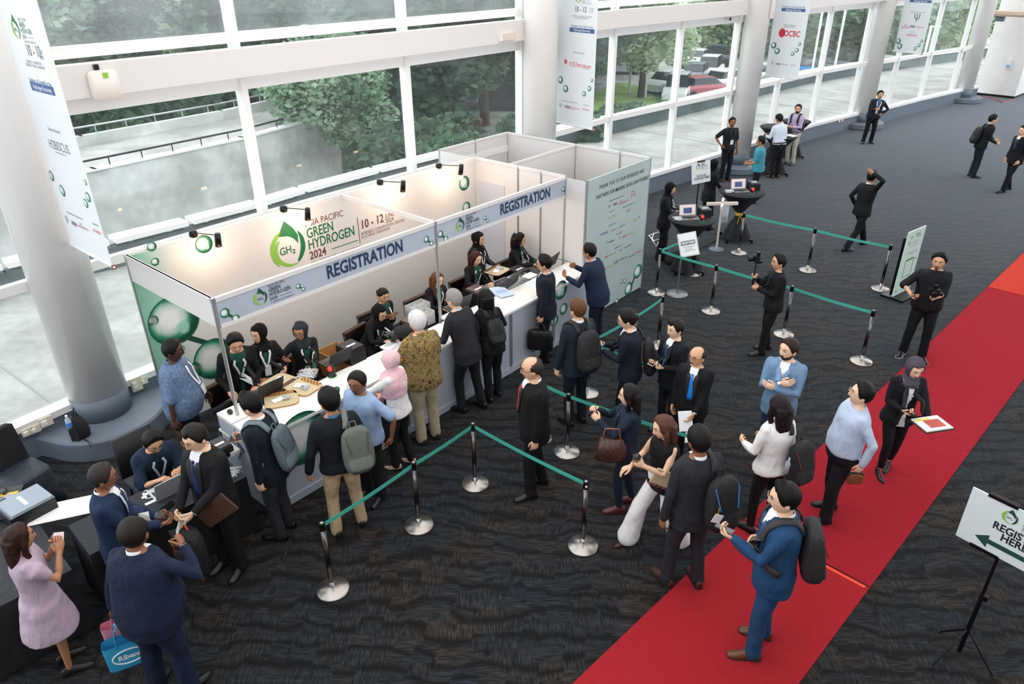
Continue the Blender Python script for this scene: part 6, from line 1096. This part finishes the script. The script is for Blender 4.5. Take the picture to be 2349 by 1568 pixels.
tray(P9['WM']@Matrix.Translation((.06, .48, 1.06)), 'straw tray carried by the standing woman at the back of the booth', True, '#6a3428')
P10 = person(1193, 535, 1.60, 335, 'woman with long curly black hair seated at the right end of the booth', 'asian', 'curly', '#0e0b0a', 'blazer', K, '#1f5040', sex='f', lean=10, hy=8, hp=16, sit=.66, feet=((-.12, .4, 0), (.12, .4, 0)), L=(-.04, .46, 1.04), R=(.14, .46, 1.04), lp='down', rp='down', lan='#e8e8e8', openj=True, hairlen=.25, cuff=False)
# -- visitors at the counter
P11 = person(568, 902, 1.82, 168, 'man in a dark suit with a grey-green backpack at the left end of the counter', 'light', 'quiff', '#0c0a0a', 'suit', '#141a26', '#eef0f2', pc='#2a2c30', hp=22, lean=6, L=(-.22, .02, .84), R=(.16, .34, 1.06), rp='up', rh='hold')
phone(P11, 1, 'tablet phone in red case held by the man with the grey-green backpack', '#7a2a26', '#1a1c20'); backpack(P11, 'grey-green backpack on the man at the left end of the counter', '#55626a', .29, .44, .11, '#6b7a82', z=1.12)
P12 = person(752, 893, 1.84, 118, 'man in a black jacket and beige trousers seen from behind with a grey bag', 'tan', 'thick', '#0d0b0b', 'jacket', '#11151c', '#3c6a9a', pc='#b9a180', hp=12, hy=14, L=(-.30, .04, .86), R=(.24, .14, .92), feet=((-.13, .02, 10), (.15, .06, -8)), sc='#1b1b1e', hem=.86)
backpack(P12, 'grey canvas backpack slung over one shoulder of the man in beige trousers', '#5c615b', .30, .46, .15, '#6d726c', (1,), 1.14, .14)
P13 = person(817, 853, 1.74, 238, 'man with glasses in a light blue polo shirt looking back over his shoulder', 'brown', 'short', '#131110', 'polo', '#8fa6c8', pc='#14151a', sleeve='short', hy=14, hp=10, lean=4, L=(-.30, -.06, .92), le=(-1, -.5, 0), R=(.24, .08, .86), glasses='#4a4a4c', beard=2, shirt='#8fa6c8', fat=.3)
P14 = person(893, 805, 1.62, 158, 'woman in a pink headscarf and white blouse reaching onto the counter', 'light', 'hijab', '#e0b6bd', 'blouse', '#e4e2e2', pc='#15151a', sex='f', hp=12, hy=6, lean=3, L=(-.20, .48, 1.10), R=(.10, .26, 1.02), lp='down', rp='up', rh='hold', sc='#c9a99a', heel=True, hairlen=.45, shirt='#e4e2e2', sleeve='long', feet=((-.09, .06, 5), (.10, -.06, -12)))
p = P14['hand'](1).to_translation(); t = thing('folded_jacket', 'black jacket draped over the arm of the woman in the pink headscarf', 'jacket', (p.x, p.y, p.z-.08), P14['yaw']); g = G(); g.loft([superring((.0, -.12, z), w, d, 20, 3) for z, w, d in ((-.55, .10, .12), (-.3, .11, .14), (-.05, .09, .13), (.06, .06, .11), (.09, .03, .08))]); V, F = bake(g, .016, 3, .03, .1, 5); mk('jacket_cloth', V, F, mat('cloth_black_drape', '#101116', .8, kind='cloth'), t, None, True)
p = P14['WM']@Vector((-.02, .22, .93)); t = thing('clutch_bag', 'pink clutch bag under the hand of the woman in the pink headscarf', 'bag', p, P14['yaw']); g = G(); g.loft([superring((0, 0, z), .12, .025, 20, 4) for z in (-.08, -.07, .07, .08)]); g.build('bag_body', mat('pink_leather', '#c79a96', .5), t, True); G().box((0, .027, .04), (.2, .004, .05)).build('flap', mat('pink_leather2', '#b98a86', .5), t)
P15 = person(956, 714, 1.86, 128, 'white-haired older man in a brown batik shirt and beige trousers from behind', 'fair', 'short', '#d8d6d2', 'batik', '#6b5632', pc='#a39a80', sleeve='elbow', hp=10, lean=4, L=(-.22, .34, 1.02), R=(.20, .34, 1.04), lp='down', rp='down', fat=.5, hem=.80, sc='#2a211c')
P16 = person(1040, 664, 1.82, 146, 'grey-haired man in a charcoal suit leaning a fist on the counter', 'light', 'short', '#8d8a86', 'suit', '#25262a', '#b7c3d4', pc='#17181c', lean=16, hp=14, L=(-.20, .42, 1.04), R=(.26, .06, .84), lp='down', lh='grip', glasses='#5a5a5c', feet=((-.12, .06, 8), (.12, -.10, -5)), hip=.02)
P17 = person(1112, 664, 1.66, 118, 'woman in black with long black hair and a small backpack leaning on the counter', 'asian', 'long', '#0b0b0d', 'blazer', '#0f1014', pc='#0f1013', sex='f', lean=16, hp=20, L=(-.20, .34, 1.05), R=(.22, .36, 1.08), lp='down', rp='down', sc='#101010', feet=((-.09, -.06, 0), (.10, .04, 0)), hairlen=.34, cuff=False, shirt='#0f1015')
backpack(P17, 'small black backpack on the woman in black at the counter', '#0e0e11', .26, .34, .12, '#17171a', z=1.14)
P18 = person(1248, 585, 1.76, 172, 'man with glasses in a dark navy suit standing at the counter with a briefcase', 'asian', 'thick', '#0d0b0b', 'suit', '#151927', '#b9c6da', pc='#0f1116', hp=16, L=(-.22, .06, .84), R=(.22, .02, .84), glasses='#2c2c2e')
bag_box(P18, -1, 'black briefcase held by the man in the dark navy suit at the counter', '#0c0c0e', .40, .32, .12)
P19 = person(1352, 558, 1.76, 150, 'man in a navy suit leaning over open papers at the right end of the counter', 'tan', 'short', '#0e0c0b', 'suit', '#17243a', '#b9c6da', pc='#121722', lean=16, hp=18, L=(-.20, .44, 1.16), R=(.12, .46, 1.22), lh='hold', rh='hold', lp='up', fat=.4)
# -- the queue
P20 = person(1327, 687, 1.84, 120, 'brown-haired man in a dark blue suit seen from behind with a black backpack', 'light', 'short', '#5b3a22', 'suit', '#18242f', '#e6eaf0', pc='#141a24', hp=6, hy=10, L=(-.25, .06, .84), R=(.25, .06, .84)); backpack(P20, 'black business backpack on the brown-haired man in the queue', '#1c1b1d', .31, .50, .17, '#252427')
P21 = person(1436, 710, 1.80, 163, 'man with glasses in a navy jacket looking at his phone, bag on his shoulder', 'light', 'thick', '#14100e', 'blazer', '#151a28', '#dfe6ef', pc='#111216', hp=30, hy=8, lean=4, L=(-.06, .34, 1.14), R=(.10, .36, 1.14), lh='hold', rh='hold', lp='up', rp='up', glasses='#8a6a4a', feet=((-.1, .05, 5), (.12, -.1, -5)))
phone(P21, -1, 'phone in the hands of the man with the navy jacket and shoulder bag', '#2c4a7a'); backpack(P21, 'black bag hanging from the shoulder of the man in the navy jacket', '#121215', .30, .44, .14, '#1b1b1f', (1,), 1.05, .12)
P22 = person(1552, 733, 1.68, 212, 'young man in a dark suit and blue tie holding a phone and looking left', 'light', 'side', '#1a1110', 'suit', '#141720', '#f0f0f2', tie='#27486e', hp=8, hy=-6, L=(-.10, .28, 1.14), R=(.10, .26, 1.12), lh='hold', rh='hold', lp='up', rp='up'); phone(P22, 1, 'white phone held by the young man with the blue tie', '#d9dadd')
P23 = person(1604, 795, 1.64, 238, 'balding man with round glasses and a bright blue tie holding folded papers', 'asian', 'balding', '#2a2625', 'suit', '#121317', '#eff1f4', tie='#1f7fe0', hp=4, hy=-22, L=(-.10, .22, .90), R=(.24, .04, .83), glasses='#4a4038', vz=1.05, fat=.2); panel(P23, -1, 'folded_papers', 'white folded papers held by the man with the bright blue tie', 'papers', .16, .24, .006, '#e4e6ec', (.0, .06, .02), (0, 90, 0))
P24 = person(1221, 819, 1.84, 186, 'bald man with black glasses in a black suit and red tie standing in profile', 'fair', 'balding', '#2c2826', 'suit', '#101114', '#f0f0f0', tie='#b8323c', hp=10, L=(-.22, .03, .83), R=(.24, .02, .84), glasses='#0c0c0d', fat=.5, sc='#0b0b0c', feet=((-.12, .06, 12), (.12, -.10, -14)))
P25 = person(1447, 883, 1.66, 176, 'woman with long dark hair in a navy blazer taking a photo, brown handbag', 'light', 'long', '#14100f', 'blazer', '#192536', pc='#17202e', sex='f', hp=6, lean=0, L=(-.10, .34, 1.30), R=(.06, .36, 1.34), lh='hold', rh='hold', lp='in', rp='in', legs='slim', sc='#5a1f24', feet=((-.09, .04, 8), (.09, -.12, -8)), hairlen=.42, shirt='#1a2636', cuff=False, fat=.2)
t = phone(P25, -1, 'dark phone held up by the woman in the navy blazer', '#2a2421'); 
p = P25['WM']@Vector((-.22, .19, 1.0)); t = thing('handbag', 'brown checked leather handbag on the arm of the woman taking a photo', 'bag', p, P25['yaw']+R_(90)); g = G(); g.loft([superring((0, 0, z), w, d, 24, 3) for z, w, d in ((-.15, .13, .07), (-.12, .17, .10), (0, .17, .11), (.09, .13, .07), (.12, .10, .03))]); g.build('bag_body', mat('brown_check', '#4a2a22', .4, kind='check', scale=34, col2='#2e1a16'), t, True); g = G(); g.tube([(-.10, 0, .08), (-.07, 0, .24), (.07, 0, .24), (.10, 0, .08)], .010, 8); g.build('handle', mat('tan_leather', '#7a4a34', .4), t, True)
P26 = person(1522, 955, 1.70, 208, 'woman in a black sleeveless top and wide white trousers walking with a coffee', 'light', 'long', '#52352a', 'vest', '#0f0f12', pc='#e6e4e4', sex='f', sleeve=None, legs='wide', hy=-14, hp=22, lean=4, R=(.30, .20, .94), L=(-.06, .34, 1.24), rh='relax', lh='grip', lp='in', rp='down', feet=((-.13, -.22, 0), (.17, .26, 0)), hairlen=.26, sc='#3a1218', heel=True)
M = P26['hand'](-1); p = M.to_translation(); t = thing('coffee_cup', 'brown paper coffee cup with black lid in the hand of the woman in white trousers', 'cup', (p.x, p.y, p.z-.05)); G().lathe([(.001, 0), (.028, 0), (.040, .11), (.001, .11)], n=20).build('cup_body', mat('kraft_brown', '#7a5238', .7), t, True); G().lathe([(.042, .105), (.043, .118), (.036, .122), (.034, .132), (.001, .132)], n=20).build('lid', blackp, t, True)
t = thing('woven_clutch', 'straw clutch with a maroon border under the arm of the woman in white trousers', 'bag', P26['WM']@Vector((-.19, .10, 1.05)), P26['yaw']+R_(62)); Mc = Matrix.Rotation(R_(-24), 4, 'Y'); G().box((0, 0, 0), (.34, .03, .17)).build('bag_body', mat('woven_straw', '#c9bc9c', .7, kind='weave', scale=60, col2='#b3a27c'), t, False, Mc); G().box((0, 0, -.10), (.34, .032, .03)).build('maroon_border', mat('maroon_pattern', '#5a2026', .7, kind='check', scale=30, col2='#8a5a50'), t, False, Mc)
t = prop_at('visitor_badge', 'white visitor badge at the waist of the woman in white trousers', 'badge', P26['WM']@Matrix.Translation((.02, .155, .98))@Matrix.Rotation(R_(80), 4, 'X')); G().box((0, 0, 0), (.09, .12, .003)).build('card', pwhite, t); G().box((0, -.045, .002), (.09, .03, .001)).build('stripe', mat('stripe_lime', '#c8d850', .6), t)
P27 = person(1608, 980, 1.90, 108, 'man in a charcoal suit seen from behind with a black backpack on one shoulder', 'brown', 'short', '#121010', 'suit', '#26282d', '#e8eaee', hp=10, hy=4, L=(-.26, .02, .84), R=(.25, .05, .84), sc='#3a221a', feet=((-.13, .06, 12), (.13, -.04, -10))); backpack(P27, 'black backpack with a white tag on the man in the charcoal suit', '#111115', .30, .48, .17, '#18191f', (1,), 1.10, .13, '#3a8fd0'); 
q = P27['WM']@Vector((.02, -.36, 1.16)); t = thing('luggage_tag', 'white square luggage tag on the black backpack', 'tag', q, P27['yaw']); G().box((0, 0, 0), (.10, .004, .09), Matrix.Rotation(.5, 4, 'Y')).build('card', pwhite, t); G().tube([(0, 0, .05), (.02, .02, .1)], .003, 4).build('string', mat('gold_ribbon', '#c9a23c', .5), t)
P28 = person(1794, 910, 1.74, 112, 'woman in a white blouse with dark shoulder-length hair seen from behind', 'light', 'long', '#1c1112', 'blouse', '#e6e4e3', pc='#101114', sex='f', legs='slim', hp=10, L=(-.16, .26, 1.05), R=(.16, .24, 1.05), hairlen=.26, sc='#0d0d0e', feet=((-.09, .04, 18), (.11, -.04, -14)), hem=.86); backpack(P28, 'black backpack with a water bottle on the woman in the white blouse', '#141418', .30, .46, .17, '#1a1a1e', (1,), 1.05, .15, '#8a2a2a', True)
P29 = person(1815, 777, 1.78, 236, 'man in a light blue blazer standing with arms crossed', 'light', 'short', '#2a1a12', 'suit', '#6b88a8', '#eef0f2', pc='#20304a', hy=-30, hp=6, L=(.03, .25, 1.19), R=(-.02, .23, 1.25), le=(-1, -.1, -.9), re=(1, -.1, -.9), lp=(.2, -1, 0), rp=(-.2, -1, 0), lh='relax', rh='relax', beard=1, sc='#5a3322', vz=1.27)
P30 = person(1990, 880, 1.76, 176, 'man with glasses in a light blue shirt and dark trousers looking up to the left', 'light', 'thick', '#0f0d0d', 'shirt', '#b4c2d8', pc='#14151b', hp=-10, hy=-12, lean=-3, L=(-.24, -.10, .88), R=(.22, -.16, .92), re=(1, -1, 0), glasses='#c0b8a8', fat=.6, shirt='#b4c2d8', feet=((-.13, .08, 8), (.13, -.06, -10)), hem=.92); t = bag_box(P30, -1, 'small brown pouch at the far hand of the man in the light blue shirt', '#7a4a2a', .16, .12, .04, name='pouch', hl=.02)
P31 = person(2107, 825, 1.64, 262, 'woman in a grey headscarf and black blazer reading her phone on the red carpet', 'light', 'hijab', '#4b454f', 'blazer', '#121318', '#e6e6e8', sex='f', legs='slim', hp=30, hy=8, lean=3, L=(-.20, .36, 1.02), R=(.08, .28, 1.14), lh='hold', rh='hold', lp='up', rp='up', heel=True, sc='#0b0b0c', openj=True, hairlen=.2, feet=((-.12, -.14, -30), (.05, .05, 5)), cuff=False, hem=.80)
phone(P31, 1, 'small black phone in the hand of the woman with the grey headscarf'); t = prop_at('document_folder', 'open folder with colourful papers held flat by the woman in the grey headscarf', 'folder', P31['WM']@Matrix.Translation((-.17, .45, 1.045))@Matrix.Rotation(R_(20), 4, 'Z')); G().box((0, 0, 0), (.36, .27, .012)).build('cover', mat('folder_brown', '#3a2c26', .6), t); G().box((0, 0, .012), (.33, .25, .014)).build('papers', mat('paper_fan', '#dfe6ea', .6), t); G().box((-.02, .01, .0205), (.19, .14, .002)).build('red_print', mat('print_red_blue', '#b0483c', .6), t); G().box((.06, -.08, .0205), (.18, .04, .002)).build('yellow_print', mat('print_yellow2', '#e0c860', .6), t)
P32 = person(2160, 579, 1.76, 246, 'man with a moustache in a black shirt holding a phone and a camera', 'asian', 'thick', '#0c0b0b', 'shirt', '#111318', pc='#0d0d10', sleeve='elbow', hy=-14, hp=12, beard=2, L=(-.04, .36, 1.14), R=(.26, .30, 1.10), re=(1, -.5, -.3), lh='grip', rh='hold', rp='up', fat=.5, shirt='#111318', hem=.84, ml=1, feet=((-.12, .08, 20), (.14, .0, -20)))
phone(P32, 1, 'phone held flat by the man in the black shirt', '#1b1c1f')
def camrig(P, q, lb, dz=.12):
    M = P['hand'](q); p = M.to_translation(); t = thing('video_camera', lb, 'camera', p, P['yaw']); G().tube([(0, 0, -.14), (0, 0, .06)], .018, 10).build('grip', blackp, t, True); G().tube([(0, 0, .06), (.05, -.02, dz+.02), (.07, .0, dz+.08)], .014, 8).build('gimbal_arm', blackm, t, True); G().box((0, 0, dz+.07), (.14, .07, .10)).build('camera_body', blackp, t)
    g = G(); g.lathe([(.001, 0), (.036, 0), (.040, .10), (.033, .10), (.001, .09)], (0, .03, dz+.07), 16, 0, Matrix.Rotation(R_(-90), 4, 'X')); g.build('lens', blackm, t, True); G().box((0, -.01, dz+.15), (.06, .05, .06)).build('top_mount', blackm, t); G().box((-.09, 0, dz+.06), (.05, .1, .04)).build('monitor', blackp, t); G().box((.03, -.036, dz+.09), (.02, .003, .01)).build('record_light', mat('rec_red', '#ff3020', .3, emit=2), t); return t
camrig(P32, -1, 'black camera with round lens held by the man in the black shirt', .02)
P33 = person(1792, 583, 1.68, 178, 'man in a black suit filming with a gimbal camera inside the queue', 'asian', 'thick', '#110f0f', 'blazer', '#121317', '#1d2733', pc='#0e0e12', hp=2, hy=4, L=(-.06, .30, 1.16), R=(.04, .34, 1.32), lh='grip', rh='grip', lp='in', rp='in', sc='#0b0b0c', cuff=False, feet=((-.1, .1, 6), (.12, -.05, -6))); camrig(P33, 1, 'gimbal camera held up by the man in the black suit', .20)
P34 = person(2004, 391, 1.76, 20, 'man in black walking right with one hand behind his head', 'tan', 'short', '#0c0b0b', 'blazer', '#0f1012', '#d8dce4', pc='#0d0d10', hp=16, hy=14, lean=4, R=(.14, -.06, 1.62), re=(1, .1, .2), rh='flat', L=(-.26, .06, .86), feet=((-.1, .34, 4), (.1, -.32, -4)), sc='#0b0b0c', cuff=False)
P35 = person(2281, 262, 1.74, 352, 'man in a dark blazer with a backpack leaning forward at the far right', 'light', 'short', '#0d0b0b', 'blazer', '#16171b', '#b4c2dc', pc='#18202e', hp=14, lean=9, L=(-.10, .34, 1.02), R=(.16, .30, .98), sc='#2a2422'); backpack(P35, 'black backpack on the man leaning forward at the far right', '#17181b', .28, .42, .15)
P36 = person(2352, 288, 1.74, 190, 'person in a black suit cut off by the right edge of the picture', 'light', 'short', '#0d0b0b', 'suit', '#121318', '#e8e8f0', L=(-.24, .1, .86), R=(.24, .04, .84), feet=((-.1, .2, 6), (.12, -.18, -6)), tie='#2a2a5a')
P37 = person(2021, 208, 1.70, 262, 'man with a goatee in a dark zip jacket and lanyard, leaning by the fourth column', 'asian', 'thick', '#0e0c0c', 'jacket', '#1c1f26', '#2a5a9a', pc='#0f1013', tie='#1f5fb0', lan='#eeeeee', L=(-.20, .14, 1.0), le=(-1, -.2, 0), R=(.06, .26, 1.14), rh='hold', beard=2, fat=.5, vz=1.0, side=-6, feet=((-.10, 0, 12), (.16, .04, -14)))
P38 = person(1833, 239, 1.76, 222, 'bearded man in a lilac shirt and pale trousers with a black backpack', 'fair', 'short', '#1c1512', 'shirt', '#b9aacc', pc='#b7b5a6', hp=8, hy=16, beard=1, L=(-.08, .32, 1.12), R=(.06, .34, 1.10), shirt='#b9aacc', fat=.2, lean=2); backpack(P38, 'black backpack on the bearded man in lilac', '#121215', .28, .46, .15)
P39 = person(1788, 261, 1.76, 112, 'man in a pale blue shirt from behind at the far high table', 'tan', 'short', '#0e0d0d', 'shirt', '#cdd5e4', pc='#111216', hp=30, lean=14, L=(-.18, .36, 1.08), R=(.20, .36, 1.08), shirt='#cdd5e4', fat=.3, sc='#4a3426')
P40 = person(1748, 312, 1.68, 158, 'man in a teal shirt standing with folded hands beside the rear kiosk table', 'tan', 'short', '#0e0d0d', 'polo', '#3f8a9c', pc='#14161c', sleeve='short', L=(-.06, .26, 1.0), R=(.08, .26, 1.02), fat=.4, shirt='#3f8a9c', hem=.84)
P41 = person(1681, 269, 1.74, 284, 'man in a black polo shirt with a hand on his hip by the third column', 'brown', 'short', '#0d0c0c', 'polo', '#15171c', pc='#111216', sleeve='short', R=(.27, .06, 1.0), re=(1, -.4, 0), rp='in', L=(-.25, .03, .84), hy=-12, hp=8, lan='#2a2c30', shirt='#15171c', hem=.86)
P42 = person(1641, 366, 1.60, 20, 'woman in a black headscarf standing behind the rear kiosk table', 'asian', 'hijab', '#0e0e10', 'blazer', '#111216', '#1f5040', sex='f', hp=22, L=(-.10, .30, 1.0), R=(.14, .30, 1.0), lan='#e8e8e8', legs='wide', pc='#0f1013', hairlen=.2, hem=.70, cuff=False)
P43 = person(1542, 420, 1.62, 342, 'woman in a black headscarf standing left of the front kiosk table', 'asian', 'hijab', '#0e0e10', 'blazer', '#111216', '#1f5040', sex='f', hp=34, L=(-.02, .36, 1.08), R=(.16, .34, 1.06), lp='down', rp='down', lan='#e8e8e8', glasses='#c8c0b0', legs='wide', pc='#0f1013', hairlen=.2, hem=.72, cuff=False)
# -- around the left tables and foreground
P44 = person(348, 995, 1.74, 318, 'man in a navy short-sleeve shirt seated typing with his head down', 'asian', 'thick', '#100e0d', 'tee', '#15263c', pc='#2c2e33', sleeve='elbow', lean=26, hp=42, sit=.46, feet=((-.14, .42, 0), (.14, .42, 0)), L=(-.10, .50, .80), R=(.12, .52, .80), lp='down', rp='down', lh='type', rh='type', lan='#c9ccd4', glasses='#3a3c40', fat=.3, vox=.012)
P45 = person(437, 978, 1.84, 246, 'man with glasses, black suit and dark blue tie holding a ticket and a woven bag', 'light', 'side', '#1b1716', 'suit', '#15161a', '#eef0f4', tie='#1b2f5c', hp=26, hy=-6, L=(-.10, .34, 1.0), R=(.08, .34, .98), lh='hold', rh='hold', glasses='#a08468', vz=1.05, fat=.3, vox=.012, sc='#0c0c0d')
panel(P45, 1, 'ticket', 'white printed ticket in the hands of the man with the dark blue tie', 'paper', .10, .22, .003, '#efefea', (-.02, .08, .03), (0, 0, 0), pr='#c9d8c4'); t = thing('conference_bag', 'brown woven bag under the arm of the man with the dark blue tie', 'bag', P45['WM']@Vector((-.20, .20, 1.0)), P45['yaw']+R_(20)); G().box((0, 0, 0), (.40, .025, .22), Matrix.Rotation(R_(38), 4, 'Y')).build('bag_body', mat('brown_weave', '#5a3a2a', .7, kind='weave', scale=50, col2='#2e1c14'), t)
p = P45['WM']@Vector((-.06, .46, .70)); t = thing('backpack', 'black backpack with orange trim hanging in front of the man with the dark blue tie', 'backpack', p, P45['yaw']+R_(180)); g = G(); g.loft([superring((0, 0, z*.48), .15*k, .09*k, 24, 3.5) for z, k in ((-.5, .9), (-.45, 1), (0, 1), (.3, .95), (.45, .75), (.5, .4))]); g.build('bag_body', mat('pack_black_o', '#101013', .7, kind='cloth'), t, True)
g = G(); g.loft([superring((0, -.075, -.10+z*.26), .115*k, .05*k, 24, 3.5) for z, k in ((-.5, .9), (0, 1), (.45, .85), (.5, .5))]); g.build('front_pocket', mat('pack_black_p', '#17171b', .7, kind='cloth'), t, True)
for a in (-1, 1): G().tube([(a*.12, -.09, -.15), (a*.13, -.08, .0), (a*.10, -.07, .15)], .005, 5).build('orange_zip', mat('zip_orange', '#e0501c', .5), t, True); G().box((a*.11, -.05, -.27), (.03, .01, .1)).build('orange_strap', mat('zip_orange', '#e0501c', .5), t)
G().tube([(-.04, 0, .22), (0, 0, .29), (.04, 0, .22)], .008, 6).build('handle', mat('zip_orange', '#e0501c', .5), t, True)
P46 = person(228, 1066, 1.76, 22, 'man in a blue suit and glasses holding a phone at the left table, in profile', 'brown', 'short', '#2a2624', 'suit', '#1a2a47', '#f2f2f4', tie='#22305c', hp=16, hy=4, L=(-.02, .34, 1.04), R=(.12, .38, 1.04), lh='hold', rh='hold', lp='up', rp='up', glasses='#1a2a4a', vox=.012, lan='#d8d8e0'); phone(P46, -1, 'phone showing coloured pictures held by the man in the blue suit', '#1a1a1e', '#9a8a9c', tilt=10)
P47 = person(295, 1192, 1.86, 78, 'broad man in a navy suit from behind with shaved head, raising a phone', 'brown', 'buzz', '#1c1410', 'suit', '#182138', '#f0f2f4', hp=8, hy=10, lean=9, L=(-.34, .02, .82), R=(.24, .26, 1.36), re=(1, -.1, -.8), rh='grip', rp='in', fat=1.3, lh='grip', sc='#0c0c0d', vox=.012, feet=((-.14, .0, 10), (.15, .02, -10)))
phone(P47, 1, 'black phone raised by the broad man in the navy suit', '#101114')
def tote(P, q, lb, col, w, h, d, writ=None, dx=0, dy=0):
    p = P['hand'](q).to_translation(); t = thing('tote_bag', lb, 'bag', (p.x+dx, p.y+dy, p.z-.22-h/2), P['yaw']+R_(40)); m = mat('tote_'+col[1:], col, .6); g = G(); g.loft([superring((0, 0, z*h), w/2*k, d/2*k, 24, 6) for z, k in ((-.5, .95), (-.45, 1), (.5, 1.02))], cap=False); V, F, I = g.data(); F = F+[tuple(range(23, -1, -1))]; mk('bag_body', V, F, m, t, None, True)
    for s_ in (-1, 1): G().tube([(-w*.22, s_*d*.5, h*.4), (-w*.15, s_*d*.3, h*.5+.14), (0, 0, h*.5+.21), (w*.15, s_*d*.3, h*.5+.14), (w*.22, s_*d*.5, h*.4)], .014, 6, 0, (1, .3)).build('handle', m, t, True)
    if writ:
        for r, s_ in ((0, -1),): g = G(); g.tube([(.13*math.cos(a), 0, .075*math.sin(a)) for a in np.linspace(0, 2*math.pi, 30)], .006, 5, rcap=False); g.build('oval', pwhite, t, False, Matrix.Translation((0, -d/2-.004, 0))); text(writ, .075, Matrix.Translation((0, -d/2-.008, 0))@Matrix.Rotation(R_(90), 4, 'X'), pwhite, t, bold=.03)
    return t
tote(P47, -1, 'light blue tote bag with a white oval logo held by the broad man', '#2f9fce', .36, .28, .12, 'Ribena', .05, -.06); tote(P47, -1, 'pink striped tote bag full of papers beside the light blue one', '#d98aa0', .30, .28, .10, None, -.08, .12)
P48 = person(32, 1207, 1.64, 42, 'woman in a pale lilac dress with long brown hair taking a photo at lower left', 'tan', 'long', '#2e1a14', 'dress', '#b7a3b4', sex='f', sleeve='puff', legs=None, hp=10, L=(-.04, .26, 1.38), R=(.10, .26, 1.36), lh='hold', rh='hold', lp='in', rp='in', hairlen=.34, vox=.012, sc='#1a1416', fat=.3); phone(P48, 1, 'white phone held by the woman in the lilac dress', '#ecdfe0')
P49 = person(1807, 1110, 1.90, 166, 'man with slicked-back hair in a bright blue suit and brown loafers holding phone', 'light', 'quiff', '#0c0b0b', 'suit', '#1c4166', '#f2f2f4', hp=12, hy=4, L=(-.10, .36, 1.22), R=(.24, .12, .98), re=(1, -.8, 0), lh='hold', lp='up', glasses='#c9b49c', sc='#5e3320', vox=.012, fat=.3, feet=((-.12, .06, 6), (.12, -.04, -6)))
phone(P49, -1, 'grey phone held flat by the man in the bright blue suit', '#55585c', '#4a4c50', tilt=-10); backpack(P49, 'dark grey backpack with bent straps on the man in the bright blue suit', '#232225', .31, .50, .18, '#332f31')
